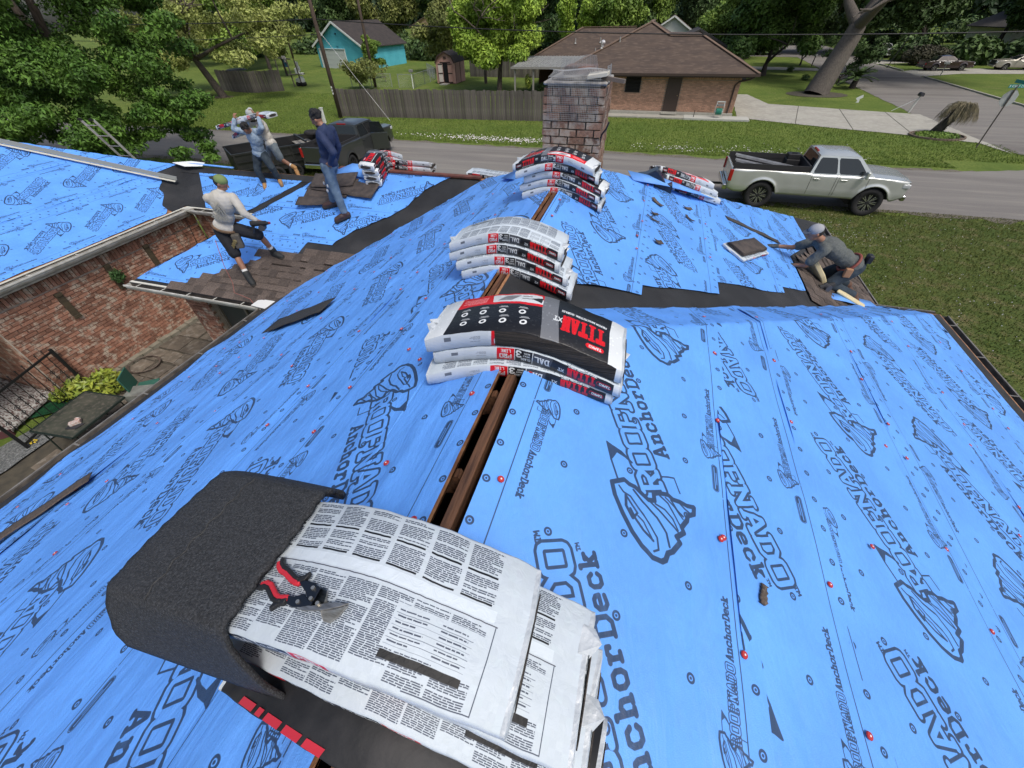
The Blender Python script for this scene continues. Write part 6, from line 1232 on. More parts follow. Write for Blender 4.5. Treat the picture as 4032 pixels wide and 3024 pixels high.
# snips
sn = empty('aviation_snips', (-.56, .165, 5.424), label='metal snips with red and black grips lying open on the top foreground bundle', cat='snips')
def snz(px, py): return rn(px * .955 - .0, py * .955) + .291 + .0905 - 5.424
def flatpart(name, pts, m, z0, t, bev=.0015, seg=2):
    g = G(); g.prism([(px * .955 - -.56, py * .955 - .165, z0 + snz(px, py)) for px, py in pts], (0, 0, t)); return g.obj(name, m, sn, bevel=bev, bseg=seg)
M_red = mat('red_grip', (.55, .02, .035), .45, bump=.2, bs=90); M_blkg = mat('black_grip', (.012, .012, .013), .55, bump=.3, bs=120); M_stl = mat('brushed_steel', (.42, .41, .39), .32, metal=.85, c2=(.25, .24, .22), ns=40, stretch=(1, 5, 1)); M_sdk = mat('dark_steel_plate', (.012, .017, .028), .38, metal=.4)
def strip(name, path, w0, w1, m, z0, t):
    L1, L2 = [], []
    for i, (px, py) in enumerate(path):
        a = path[max(0, i - 1)]; b = path[min(len(path) - 1, i + 1)]; dx, dy = b[0] - a[0], b[1] - a[1]; l = math.hypot(dx, dy); wv = w0 + (w1 - w0) * i / (len(path) - 1); L1.append((px - dy / l * wv, py + dx / l * wv)); L2.append((px + dy / l * wv, py - dx / l * wv))
    return flatpart(name, L1 + L2[::-1], m, z0, t, .004, 3)
hA = [(-.708, .226), (-.698, .214), (-.682, .206), (-.662, .202), (-.645, .196), (-.628, .190), (-.612, .187), (-.600, .188)]
strip('grip', hA, .0085, .0075, M_red, .004, .013); strip('grip_inlay', [(a + .004, b + .0065) for a, b in hA[:-1]], .0055, .0045, M_blkg, .003, .017)
flatpart('finger_guard', [(-.622, .196), (-.600, .205), (-.590, .217), (-.586, .208), (-.590, .194), (-.606, .186)], M_blkg, .003, .015, .003)
hB = [(-.716, .163), (-.700, .170), (-.684, .168), (-.664, .158), (-.648, .150), (-.632, .147), (-.618, .150), (-.606, .152)]
strip('grip', hB, .0085, .0075, M_red, .004, .013); strip('grip_inlay', [(a - .001, b - .0075) for a, b in hB[:-1]], .0055, .0050, M_blkg, .003, .017)
flatpart('finger_guard', [(-.636, .142), (-.640, .124), (-.633, .118), (-.622, .132), (-.606, .136), (-.606, .152)], M_blkg, .003, .015, .003)
flatpart('pivot_plate', [(-.606, .190), (-.588, .196), (-.556, .194), (-.536, .188), (-.534, .160), (-.545, .156), (-.568, .172), (-.590, .182)], M_sdk, .006, .009)
flatpart('pivot_plate', [(-.608, .156), (-.586, .158), (-.569, .168), (-.545, .158), (-.534, .158), (-.533, .150), (-.556, .141), (-.578, .137), (-.598, .140)], M_sdk, .008, .009)
flatpart('blade', [(-.570, .140), (-.556, .146), (-.530, .150), (-.508, .160), (-.480, .170), (-.448, .176), (-.466, .164), (-.490, .152), (-.520, .142), (-.548, .136)], M_stl, .010, .006, .001)
flatpart('blade', [(-.536, .190), (-.520, .188), (-.512, .172), (-.520, .158), (-.505, .150), (-.500, .140), (-.486, .130), (-.470, .132), (-.460, .146), (-.450, .174), (-.476, .158), (-.510, .148), (-.535, .155)], M_stl, .004, .006, .001)
for px, py in ((-.552, .183), (-.541, .162), (-.569, .149), (-.518, .157)): g = G(); zz_ = snz(px, py); g.tube([(px * .955 + .56, py * .955 - .165, .014 + zz_), (px * .955 + .56, py * .955 - .165, .0215 + zz_)], [.0052, .0042], 10); g.obj('bolt', mat('bolt_steel', (.55, .52, .45), .25, metal=.9), sn)
# second stack
rn2 = ridge_fn(-.43, 5.125, .26); rf2 = ridge_fn(-.90, 4.915, .24); g2 = 'bundles in the second ridge stack'
bundle(-.43, 1.53, .13, rn2, .012, 'back', True, T=.078, L_=.93, group=g2, label='lowest bundle of the second ridge stack, straddling the open ridge slot', seed=5)
bundle(-.39, 1.56, .04, rn2, .094, 'back', True, T=.078, L_=.93, group=g2, label='middle bundle of the second ridge stack under the torn one', seed=6)
bundle(-.41, 1.56, .05, rn2, .176, 'label', True, group=g2, label='top bundle of the second ridge stack, black label up and its side torn open', seed=7, torn=True, T=.095, L_=.95)
g3 = 'bundles in the third ridge stack'
for i, (dx, yw, lab) in enumerate(((.05, .02, 'lowest bundle of the third ridge stack beside the black valley felt'), (-.0, .05, 'second bundle from below in the third ridge stack'), (-.06, .0, 'third bundle from below in the third ridge stack, torn at its left end'), (-.05, .04, 'top bundle of the third ridge stack, white text-printed film up'))):
    bundle(-.86 + dx, 2.86 + .02 * i, yw, rf2, .012 + .080 * i, 'back', True, T=.076, L_=.88, group=g3, label=lab, seed=20 + i)
g4 = 'bundles in the chimney stack'
for i, (dx, yw, rt_, tp, lab) in enumerate(((.06, -.05, True, 'back', 'lowest bundle of the stack in front of the chimney'), (.04, -.1, True, 'back', 'second bundle from below in the stack in front of the chimney'), (.08, -.06, True, 'label', 'middle bundle of the stack in front of the chimney'), (-.02, .02, True, 'back', 'fourth bundle from below in the stack in front of the chimney'), (-.05, -.12, False, 'label', 'top bundle of the chimney stack, black label and red band upwards'))):
    bundle(-.88 + dx, 4.78, yw, rf2, .012 + .082 * i, tp, rt_, T=.077, L_=.90, group=g4, label=lab, seed=30 + i)
zw = lambda x, y: min(ZE + S * (y - 4.51), zst(x, y)) if False else (4.075 - S * math.sqrt((y - 7.6) ** 2 + .02) + .05)
g5 = 'bundles on the yard wing ridge'
for i, (dx, yw, lab) in enumerate(((.0, 1.62, 'lowest bundle of the stack beside the man in the navy jacket'), (.02, 1.55, 'second bundle of the stack beside the man in the navy jacket'), (.0, 1.58, 'third bundle of the stack beside the man in the navy jacket'), (-.02, 1.50, 'top bundle with black label beside the man in the navy jacket'))):
    bundle(-5.02 + dx, 7.66, yw, zw, .012 + .095 * i, 'label', False, group=g5, label=lab, seed=40 + i)
bundle(-4.62, 7.95, .15, zw, .05, 'label', False, group=g5, label='crosswise bundle sticking out to the right of the wing ridge stack', seed=47); bundle(-4.60, 7.98, .05, zw, .15, 'back', False, group=g5, label='upper crosswise bundle to the right of the wing ridge stack', seed=48)
bundle(-2.75, 7.88, -.03, lambda x, y: 4.02 - .05 * (x + 2.75), 0, 'back', False, group='single bundles', label='single white bundle lying behind the bare ridge board left of the chimney', seed=49)
zh = lambda x, y: min(z4(x, y), zst(x, y)) + .03 + .0
zhs = lambda x, y: (lambda a, b: (a + b) / 2 - math.sqrt(((a - b) / 2) ** 2 + .004) + .05)(z4(x, y), zst(x, y))
for i, (yw, tp, lab) in enumerate(((.62, 'back', 'lowest bundle of the slumped pile on the far right hip'), (.55, 'back', 'middle bundle of the slumped pile on the far right hip'), (.50, 'label', 'top bundle of the slumped pile on the far right hip, silver truck behind'))):
    bundle(.72 + .10 * (1 - i), 7.30, yw, zhs, .012 + .085 * i, tp, False, group='bundles on the far right hip', label=lab, seed=50 + i)
# opened bundle by the kneeling man
ob = bundle(1.64, 6.14, 1.02, z4, .03, 'back', True, T=.035, group='single bundles', label='opened flat bundle of brown shingles in front of the kneeling man', seed=60, openend=False)
M_shflat = mat('brown_shingle_flat', (.085, .068, .060), .92, c2=(.045, .038, .036), ns=9, bump=.6, bs=120)
def flatshingle(name, x, y, yaw, zf, lift, L_, W, m, label=None, cat=None, group=None, par=None, cutout=True, curl=0.0, seed=0, t=.006):
    q = random.Random(seed); c, s = math.cos(yaw), math.sin(yaw); n = 12; V = []; cz = zf(x, y) + lift
    for i in range(n + 1):
        for j in range(5):
            u = L_ * (i / n - .5); v = W * (j / 4 - .5) + (q.uniform(-.006, .006) if j in (0, 4) else 0); X, Y = x + c * u - s * v, y + s * u + c * v
            V.append((X - x, Y - y, zf(X, Y) + lift - cz + curl * ((i / n - .5) ** 2) * 2 + .004 * math.sin(u * 14 + seed)))
    o = npmesh(name, V, grid_faces(n + 1, 5), m, None, True); o.location = (x, y, cz); sf = o.modifiers.new('t', 'SOLIDIFY'); sf.thickness = t; sf.offset = 1
    if o.data.polygons[0].normal.z < 0: o.data.flip_normals()
    return props(o, label, cat, group)
for i in range(3): o = flatshingle('loose_shingle', 1.64 + .006 * i, 6.14, 1.02, z4, .085 + .012 * i, .93, .27 - .02 * i, M_shflat, ['lower brown shingle inside the opened bundle', 'middle brown shingle inside the opened bundle', 'topmost brown shingle inside the opened bundle'][i], 'shingle', 'shingles in the opened bundle', seed=i)
flatshingle('shingle_strip', -3.72, 3.14, .08, z2, .062, .98, .34, mat('black_starter', (.028, .029, .031), .9, bump=.5, bs=150), 'black starter shingle lying alone on the left blue slope', 'shingle', seed=3)
flatshingle('shingle_strip', -4.22, .42, 1.05, z2, .062, .80, .20, M_sh, 'brown shingle strip lying at the lower left edge of the blue slope', 'shingle', seed=4)
flatshingle('shingle_strip', 1.93, 7.28, .32, z4, .03, 1.05, .12, mat('grey_strip', (.050, .045, .042), .9, bump=.5, bs=120), 'narrow dark shingle strip lying above the opened bundle', 'shingle', seed=5)
flatshingle('shingle_scrap', .80, .84, 1.35, z1, .04, .085, .025, M_sh, 'thin dark shingle scrap on the right blue slope near the camera', 'scrap', seed=6, t=.01)
for i, (x, y, yw, a, b, lab) in enumerate(((.28, 5.97, -.5, .17, .08, 'largest torn shingle scrap above the far blue slope lettering'), (.25, 5.52, .4, .10, .05, 'small torn scrap below the largest one on the far slope'), (.74, 6.45, .6, .14, .06, 'curled scrap to the right of the largest one on the far slope'), (.76, 6.06, -.6, .15, .05, 'dark oblong scrap on the far blue slope'), (.33, 4.72, .5, .10, .07, 'brown scrap lowest on the far blue slope'), (.24, 5.30, -.1, .17, .03, 'thin dark sliver on the far blue slope'))):
    flatshingle('shingle_scrap', x, y, yw, z4, .035, a, b, M_sh, lab, 'scrap', 'scraps on the far slope', seed=10 + i, curl=.03)
for i, (x, y, yw, lab) in enumerate(((-5.95, 6.95, .1, 'lowest loose brown shingle by the navy-jacketed man'), (-5.85, 7.10, .0, 'second loose brown shingle by the navy-jacketed man'), (-5.35, 7.02, -.1, 'right-hand loose brown shingle behind the navy-jacketed man'), (-5.9, 7.16, .12, 'topmost loose brown shingle by the navy-jacketed man'), (-5.95, 6.62, .15, 'loose brown shingle at the feet of the navy-jacketed man'))):
    flatshingle('loose_shingle', x, y, yw, z5b, .04 + .02 * i, .95, .34 if i < 4 else .2, M_shflat, lab, 'shingle', 'loose shingles by the navy-jacketed man', seed=20 + i, curl=.04)
# long drip edge metal on the left roof
de = empty('drip_edge_strip', (0, 0, 0), label='long cream metal drip edge strip lying slantwise on the left blue roof', cat='metal strip')
a, b = Vector((-15.4, 6.65, 4.40 + .05)), Vector((-12.32, 8.60, 3.05 + .08)); g = G(); g.beam(a, b, .11, .012); g.obj('face', MATS['cream_metal'], de); g = G(); g.beam(a + Vector((.03, .05, .06)), b + Vector((.03, .05, .06)), .03, .09); g.obj('flange', mat('drip_grey', (.26, .27, .25), .5), de)
# green barrel and navy vinyl beyond the far ridge
o = empty('green_drum', (-1.72, 7.6, 3.9), label='green plastic bin top showing left of the chimney stack', cat='bin'); g = G(); g.box((.05, .1, .12), (.30, .34, .55)); g.obj('body', mat('green_bin', (.01, .10, .06), .45), o, bevel=.03); g = G(); g.box((.05, .1, .42), (.34, .38, .04)); g.obj('lid', MATS['green_bin'], o, bevel=.01)
o = empty('navy_tarp_roll', (-.15, 6.55, 4.45), label='folded glossy navy vinyl roll standing right of the chimney stack', cat='tarp'); g = G(); g.prism([(-.05, 0, 0), (.62, .1, -.35), (.62, .1, .02), (.52, .1, .03), (.36, .05, .22), (.2, .05, .14), (.1, 0, .14)], (.0, .22, 0)); g.obj('roll', mat('navy_vinyl', (.006, .014, .035), .25), o, bevel=.02)
g = G(); g.tube([(-1.3, 5.3, 4.95), (-1.25, 5.2, 5.05), (-1.3, 5.15, 5.15)], [.05, .06, .03], 8); g.obj('blue_tarp_end', mat('royal_blue', (.01, .03, .16), .5), None, True, 'dark blue rolled cloth tucked left of the chimney stack', 'cloth')
# ================================================================== people
M_skin = mat('skin', (.30, .155, .095), .55, c2=(.24, .115, .07), ns=14); M_hair = mat('black_hair', (.008, .007, .007), .6, bump=1.0, bs=90)
def remeshed(name, prims, m, parent, voxel=.010, smooth=4, fold=0.0, seed=0, org=(0, 0, 0)):
    """one continuous surface grown round tapered capsules ('c') and oriented ellipsoids ('e')"""
    g = G(); org = Vector(org)
    for p in prims:
        if p[0] == 'c':
            a, b = Vector(p[1]) - org, Vector(p[2]) - org; r0, r1 = p[3], p[4]; n = 5
            g.tube([a.lerp(b, i / n) for i in range(n + 1)], [r0 + (r1 - r0) * i / n for i in range(n + 1)], 12); g.sph(a, r0 * .995, 12, 8); g.sph(b, r1 * .995, 12, 8)
        else: g.sph(Vector(p[1]) - org, p[2], 16, 12, M=p[3])
    me = g.mesh(name, m, True); o = bpy.data.objects.new(name, me); COL.objects.link(o)
    r = o.modifiers.new('r', 'REMESH'); r.mode = 'VOXEL'; r.voxel_size = voxel
    if smooth: s_ = o.modifiers.new('s', 'SMOOTH'); s_.factor = .5; s_.iterations = smooth
    dg = bpy.context.evaluated_depsgraph_get(); me2 = bpy.data.meshes.new_from_object(o.evaluated_get(dg)); bpy.data.objects.remove(o); bpy.data.meshes.remove(me)
    n = len(me2.vertices); co = np.empty(n * 3, np.float32); me2.vertices.foreach_get('co', co); co = co.reshape(-1, 3)
    if fold:
        nm = np.empty(n * 3, np.float32); me2.vertex_normals.foreach_get('vector', nm); nm = nm.reshape(-1, 3)
        w_ = smooth_noise(co[:, 0] * 26 + co[:, 2] * 9, co[:, 1] * 26 - co[:, 2] * 34, seed, 1.0) + .6 * smooth_noise(co[:, 0] * 60 + co[:, 1] * 20, co[:, 2] * 62, seed + 4, 1.0)
        co += nm * (fold * np.clip(w_, -.6, 1))[:, None]; me2.vertices.foreach_set('co', co.ravel())
    me2.polygons.foreach_set('use_smooth', [True] * len(me2.polygons)); me2.materials.clear(); me2.materials.append(m); me2.update(); me2.name = name
    return link(name, me2, parent)
def frame(f, up):
    up = Vector(up).normalized(); f = Vector(f); f = (f - up * f.dot(up)).normalized(); r = f.cross(up); return Matrix((r, f, up)).transposed()
def hand(wr, dirv, palm_n, side, pr, grip=.5):
    """palm, four unequal fingers with a knuckle bend and a thumb leaving the side of the palm"""
    d = Vector(dirv).normalized(); n = Vector(palm_n); n = (n - d * n.dot(d)).normalized(); s = d.cross(n) * side; w_ = Vector(wr)
    pr.append(('e', w_ + d * .045, (.040, .048, .015), Matrix((s, d, n)).transposed()))
    for i, (off, ln) in enumerate(((-.030, .070), (-.010, .080), (.010, .076), (.029, .060))):
        a = w_ + d * .082 + s * off; b = a + (d * (1 - grip * .5) + n * grip * .5).normalized() * ln * .5; c = b + (d * (1 - grip) + n * grip).normalized() * ln * .5; pr.append(('c', a, b, .0105, .0095)); pr.append(('c', b, c, .0095, .008))
    a = w_ + d * .025 - s * .034; b = a + (d * .6 - s * .75 + n * .25).normalized() * .034; pr.append(('c', a, b, .012, .0105)); pr.append(('c', b, b + (d * .9 - s * .2 + n * .3).normalized() * .032, .0105, .009))
def person(label, J, f, shirt, sleeves, pants, legs, boots, org, hf=None, cat='person', group='roofers at work', vox=.011, shirt_len=.06, gl=None, skin=None, grips=(.5, .5)):
    """J: joints in metres - neck, pelvis, sh/el/wr/hip/kn/an for L and R, head"""
    V_ = {k: Vector(v) for k, v in J.items()}; p = empty('person', org, 0, label, cat, group); up = (V_['neck'] - V_['pelvis']).normalized(); T = frame(f, up); sk = skin or M_skin; body = []
    spine = V_['neck'] - V_['pelvis']; ch = V_['pelvis'] + spine * .70; wa = V_['pelvis'] + spine * .34
    tor = [('e', ch, (.165, .108, .20), T), ('e', wa, (.135, .098, .17), T), ('e', V_['pelvis'] + spine * .04, (.155, .115, .115), T), ('c', V_['shL'] * .82 + V_['shR'] * .18, V_['shR'] * .82 + V_['shL'] * .18, .058, .058)]
    body += [(t[0], t[1], tuple(q * .93 for q in t[2]), t[3]) if t[0] == 'e' else t for t in tor]
    hd = V_['head']; hf = Vector(hf or f).normalized(); HT = frame(hf, (hd - V_['neck']).normalized() * .6 + Vector((0, 0, .6)) - hf * 0); 
    hu = (Vector((0, 0, 1)) - hf * hf.z); hu = hu.normalized() if hu.length > .1 else up; hr_ = hf.cross(hu); HT = Matrix((hr_, hf, hu)).transposed()
    body += [('c', V_['neck'], hd - hu * .03, .055, .050), ('e', hd + hu * .012, (.074, .092, .098), HT), ('e', hd - hu * .055 + hf * .022, (.054, .062, .056), HT), ('c', hd + hf * .088 + hu * .012, hd + hf * .104 - hu * .022, .010, .015), ('e', hd + hf * .080 - hu * .062, (.024, .014, .010), HT), ('e', hd + hf * .078 + hu * .028, (.045, .016, .010), HT)]
    for s_ in (-1, 1): body.append(('e', hd + hr_ * s_ * .076 - hu * .008 - hf * .005, (.010, .020, .030), HT))
    sh_, pa_ = [], []
    for k, sg in (('L', -1), ('R', 1)):
        S_, E_, W_ = V_['sh' + k], V_['el' + k], V_['wr' + k]; body += [('c', S_, E_, .046, .038), ('c', E_, W_, .037, .026)]; n_ = Vector(J.get('pn' + k, tuple(Vector(f) * .3 + Vector((0, 0, -1))))); hand(W_, (W_ - E_).normalized() * .7 + Vector(J.get('hd' + k, tuple((W_ - E_).normalized()))) * 1.0, n_, sg, body, grips[0 if k == 'L' else 1])
        H_, K_, A_ = V_['hip' + k], V_['kn' + k], V_['an' + k]; body += [('c', H_, K_, .078, .052), ('c', K_, K_.lerp(A_, .35), .050, .054), ('c', K_.lerp(A_, .35), A_, .054, .036)]
        sh_ += [('c', S_, S_.lerp(E_, 1 if sleeves == 'long' else .72), .074, .062 if sleeves == 'long' else .072)]
        if sleeves == 'long': sh_ += [('c', E_, E_.lerp(W_, .93), .061, .046)]
        pa_ += [('c', H_, K_ if legs == 'long' else H_.lerp(K_, .92), .112, .083 if legs == 'long' else .100)]
        if legs == 'long': pa_ += [('c', K_, K_.lerp(A_, .9), .082, .068)]
        toe = Vector(J.get('toe' + k, tuple(A_ + Vector((f[0], f[1], 0)).normalized() * .15))); dd = (toe - A_); dn = dd.normalized()
        bz = [('c', A_ + (K_ - A_).normalized() * .07, A_ - Vector((0, 0, .0)), .060, .058), ('c', A_ - dn * .05 - Vector((0, 0, .035)), A_ + dd * .5 - Vector((0, 0, .028)), .050, .056), ('c', A_ + dd * .5 - Vector((0, 0, .028)), A_ + dd * 1.08 - Vector((0, 0, .035)), .056, .046)]
        bo = remeshed('boot', bz, boots[0], p, .009, 3, 0.002, 3, org); so_ = remeshed('sole', [('c', A_ - dn * .055 - Vector((0, 0, .066)), A_ + dd * 1.13 - Vector((0, 0, .066)), .044, .048)], boots[1], bo, .010, 2, 0, 0, org)
        for v in so_.data.vertices: pass
        if legs != 'long': remeshed('sock', [('c', A_.lerp(K_, .14), A_.lerp(K_, .34), .049, .047)], mat('white_sock', (.6, .6, .57), .9), p, .009, 2, .001, 1, org)
    remeshed('body', body, sk, p, .0085, 2, 0, 0, org)
    top = [('e', t[1], (t[2][0] * 1.16, t[2][1] * 1.30, t[2][2] * 1.08), t[3]) if t[0] == 'e' else ('c', t[1], t[2], .078, .078) for t in tor]
    top += [('e', V_['pelvis'] + up * .02, (.182, .150, .12), T)]
    if shirt_len < 0: top = [top[0], top[1], top[3]]
    top += [('c', V_['neck'] - up * .03, V_['neck'] + up * .012, .068, .060)]
    remeshed('shirt', top + sh_, shirt, p, vox, 3, .007, hash(label) % 50, org)
    pe = [('e', V_['pelvis'] - up * .03, (.180, .145, .12), T)]; remeshed('trousers' if legs == 'long' else 'shorts', pe + pa_, pants, p, vox, 3, .006, 7, org)
    return p, HT, hd, hr_, hf, hu
def headgear(p, org, hd, hr_, hf, hu, kind, m1, m2=None, back=False):
    HT = Matrix((hr_, hf, hu)).transposed(); o_ = Vector(org)
    if kind == 'hair':
        q = random.Random(5); pr = [('e', hd + hu * .040 - hf * .026, (.086, .098, .086), HT)]
        for _ in range(90):
            e_ = q.uniform(-.15, 1.5); a_ = q.uniform(0, 6.28); dv_ = hr_ * math.cos(a_) * math.cos(e_) + hf * math.sin(a_) * math.cos(e_) + hu * math.sin(e_)
            if dv_.dot(hf) > .55 and dv_.dot(hu) < .45: continue
            pr.append(('e', hd + hu * .035 - hf * .02 + dv_ * q.uniform(.082, .104), (.022, .022, .020), HT))
        remeshed('hair', pr, m1, p, .008, 1, .004, 9, org)
    elif kind == 'cap':
        remeshed('cap', [('e', hd + hu * .050 - hf * .004, (.086, .101, .080), HT)], m1, p, .009, 2, .001, 2, org); s_ = -1 if back else 1
        g = G(); c = hd + hu * .045 + hf * s_ * .075 - o_; pts = [c + hr_ * (.078 * math.cos(a)) + hf * s_ * (.088 * math.sin(a)) - hu * .012 * math.sin(a) for a in [k * math.pi / 10 for k in range(11)]]; g.prism(pts, hu * .008); g.obj('cap_brim', m2 or m1, p, bevel=.003)
        remeshed('hair', [('e', hd + hu * .004 - hf * .022, (.081, .088, .070), HT)], M_hair, p, .009, 1, .002, 2, org)
M_denim = mat('blue_denim', (.055, .095, .15), .9, c2=(.12, .18, .25), ns=7, bump=.4, bs=90); M_denimd = mat('dark_denim', (.012, .022, .033), .9, c2=(.03, .045, .06), ns=8); M_navy = mat('navy_cloth', (.010, .020, .062), .8, c2=(.016, .03, .085), ns=6, bump=.2, bs=60)
M_bootb = mat('oxblood_boot', (.060, .028, .022), .6, c2=(.035, .02, .018), ns=12); M_boott = mat('tan_boot', (.36, .20, .075), .75, c2=(.25, .14, .06), ns=9); M_bootk = mat('black_boot', (.016, .018, .018), .7); M_sole = mat('boot_sole', (.03, .025, .02), .9); M_solet = mat('tan_sole', (.20, .13, .07), .9)
M_chamb = mat('chambray', (.20, .28, .38), .9, c2=(.30, .38, .47), ns=22, bump=.3, bs=80); M_offw = mat('dusty_white_knit', (.50, .48, .43), .9, c2=(.38, .36, .31), ns=5, bump=.25, bs=60); M_char = mat('charcoal_tee', (.075, .085, .082), .9, c2=(.11, .12, .115), ns=40, bump=.3, bs=80); M_bks = mat('black_shorts', (.008, .009, .013), .85)
# man in navy jacket
og = (-5.38, 6.5, 3.6)
P_ = person('bearded man in navy jacket and ripped jeans standing with his hand on his hip', dict(neck=(-5.27, 6.55, 5.01), pelvis=(-5.38, 6.53, 4.47), head=(-5.365, 6.54, 5.135), shL=(-5.25, 6.38, 4.95), shR=(-5.27, 6.72, 4.95), elL=(-5.03, 6.30, 4.71), wrL=(-5.22, 6.36, 4.52), hdL=(-.9, .1, -.15), pnL=(.1, .9, .2), elR=(-5.30, 6.80, 4.67), wrR=(-5.42, 6.78, 4.46), hipL=(-5.37, 6.44, 4.44), hipR=(-5.39, 6.62, 4.44), knL=(-5.33, 6.42, 4.03), knR=(-5.57, 6.62, 4.10), anL=(-5.24, 6.38, 3.665), anR=(-5.62, 6.62, 3.775), toeL=(-5.37, 6.28, 3.62), toeR=(-5.78, 6.55, 3.75)),
  (-1, -.12, 0), M_navy, 'long', M_denim, 'long', (M_bootb, M_sole), og, hf=(-.85, -.2, -.42))
headgear(P_[0], og, P_[2], P_[3], P_[4], P_[5], 'hair', M_hair)
remeshed('beard', [('e', P_[2] - P_[5] * .078 + P_[4] * .035, (.050, .058, .036), Matrix((P_[3], P_[4], P_[5])).transposed()), ('e', P_[2] - P_[5] * .045 + P_[4] * .082, (.026, .014, .008), Matrix((P_[3], P_[4], P_[5])).transposed())], M_hair, P_[0], .008, 1, .002, 3, og)
for q_ in ((-5.47, 6.38, 4.05), (-5.42, 6.365, 4.14), (-5.64, 6.55, 4.12)): g = G(); g.sph(Vector(q_) - Vector(og), (.020, .014, .030), 8, 6); g.obj('denim_rip', mat('frayed_threads', (.42, .44, .46), .9), P_[0])
# man carrying bundles, seen from the front
og = (-9.4, 8.95, 3.1)
P_ = person('man in a chambray shirt bowed under bundles carried across his shoulders', dict(neck=(-9.29, 8.93, 4.36), pelvis=(-9.45, 9.03, 3.86), head=(-9.31, 8.80, 4.44), shL=(-9.11, 8.95, 4.36), shR=(-9.49, 8.93, 4.34), elL=(-8.88, 8.84, 4.47), wrL=(-8.92, 8.90, 4.66), hdL=(-.1, .3, .9), pnL=(-.2, 1, .2), elR=(-9.70, 8.80, 4.42), wrR=(-9.62, 8.86, 4.62), hdR=(.1, .3, .9), pnR=(.2, 1, .2), hipL=(-9.36, 9.03, 3.83), hipR=(-9.54, 9.01, 3.82), knL=(-9.16, 8.95, 3.56), knR=(-9.62, 8.90, 3.48), anL=(-9.17, 9.04, 3.27), anR=(-9.62, 8.95, 3.18), toeL=(-9.05, 8.93, 3.22), toeR=(-9.53, 8.82, 3.12)),
  (.15, -1, 0), M_chamb, 'long', M_denimd, 'long', (M_boott, M_solet), og, hf=(0, -.62, -.78), grips=(.8, .8))
headgear(P_[0], og, P_[2], P_[3], P_[4], P_[5], 'hair', M_hair)
g6 = 'bundles carried by hand'
bundle(-9.84, 9.05, .05, lambda x, y: 4.46 + .20 * (x + 9.84), 0, 'label', False, group=g6, label='left bundle carried across the shoulders of the man in chambray', seed=70, L_=.92)
bundle(-9.14, 9.08, .02, lambda x, y: 4.62 + .16 * (x + 9.14) - .22 * max(0, x + 8.95), 0, 'back', True, group=g6, label='right bundle carried across the shoulders, red end by the beanie', seed=71, L_=.92)
bundle(-9.88, 9.32, -.1, lambda x, y: 4.30 + .45 * (x + 9.85), 0, 'back', False, group=g6, label='lower left bundle carried by the man in the grey beanie', seed=72, L_=.8)
# man behind him
og = (-9.8, 9.8, 3.1)
P_ = person('man in grey beanie, pale shirt and shorts stepping off behind the chambray shirt', dict(neck=(-9.86, 9.80, 4.42), pelvis=(-9.74, 9.80, 3.88), head=(-10.0, 9.76, 4.54), shL=(-9.70, 9.66, 4.38), shR=(-9.98, 9.92, 4.36), elL=(-9.55, 9.55, 4.45), wrL=(-9.60, 9.5, 4.62), elR=(-10.15, 9.75, 4.42), wrR=(-10.1, 9.6, 4.5), hipL=(-9.66, 9.76, 3.85), hipR=(-9.82, 9.84, 3.85), knL=(-9.52, 9.70, 3.56), knR=(-9.98, 9.80, 3.52), anL=(-9.22, 9.78, 3.34), anR=(-10.02, 9.84, 3.18), toeL=(-9.15, 9.74, 3.18), toeR=(-10.15, 9.74, 3.12)),
  (-.7, -.5, 0), M_offw, 'short', mat('faded_shorts', (.10, .13, .15), .9, c2=(.16, .19, .21), ns=9), 'short', (M_boott, M_solet), og, grips=(.8, .8))
headgear(P_[0], og, P_[2], P_[3], P_[4], P_[5], 'none', M_hair); remeshed('beanie', [('e', P_[2] + P_[5] * .045, (.092, .105, .098), Matrix((P_[3], P_[4], P_[5])).transposed()), ('e', P_[2] + P_[5] * .12 - P_[4] * .03, (.05, .06, .045), Matrix((P_[3], P_[4], P_[5])).transposed())], mat('grey_beanie', (.36, .38, .37), .9), P_[0], .009, 2, .005, 3, og)
# man in white shirt with green cap, seen from behind
og = (-6.5, 5.1, 2.95)
P_ = person('man in dusty white long-sleeved shirt, black shorts and backwards green cap', dict(neck=(-6.44, 5.10, 4.36), pelvis=(-6.70, 5.07, 3.78), head=(-6.40, 5.14, 4.48), shL=(-6.66, 5.00, 4.28), shR=(-6.34, 5.17, 4.26), elR=(-6.20, 5.12, 4.04), wrR=(-6.11, 5.20, 3.90), hdR=(.7, .5, -.2), pnR=(-.3, .2, -1), elL=(-6.76, 5.20, 4.05), wrL=(-6.55, 5.36, 3.95), hdL=(.8, -.3, -.2), hipR=(-6.62, 5.13, 3.74), hipL=(-6.78, 5.02, 3.73), knR=(-6.25, 5.26, 3.61), knL=(-6.64, 4.95, 3.34), anR=(-6.28, 5.42, 3.22), anL=(-6.50, 4.86, 2.975), toeR=(-6.13, 5.40, 3.19), toeL=(-6.39, 4.80, 2.93)),
  (-.42, .90, 0), M_offw, 'long', M_bks, 'short', (M_bootk, M_sole), og, hf=(.85, .30, -.40))
headgear(P_[0], og, P_[2], P_[3], P_[4], P_[5], 'cap', mat('olive_cap', (.15, .21, .075), .85), mat('dark_brim', (.02, .025, .02), .8), back=True)
T_ = frame((-.42, .90, 0), Vector((.26, .03, .58))); spn = Vector((.26, .03, .58)); base = Vector((-6.70, 5.07, 3.78)); pw = P_[0]
M_prt = mat('grey_shirt_print', (.25, .25, .22), .9)
def onback(u, v): return base + spn * v + T_.col[0] * u - T_.col[1] * (.158 * math.sqrt(max(0, 1 - (u / .26) ** 2)) + .006) - Vector(og)
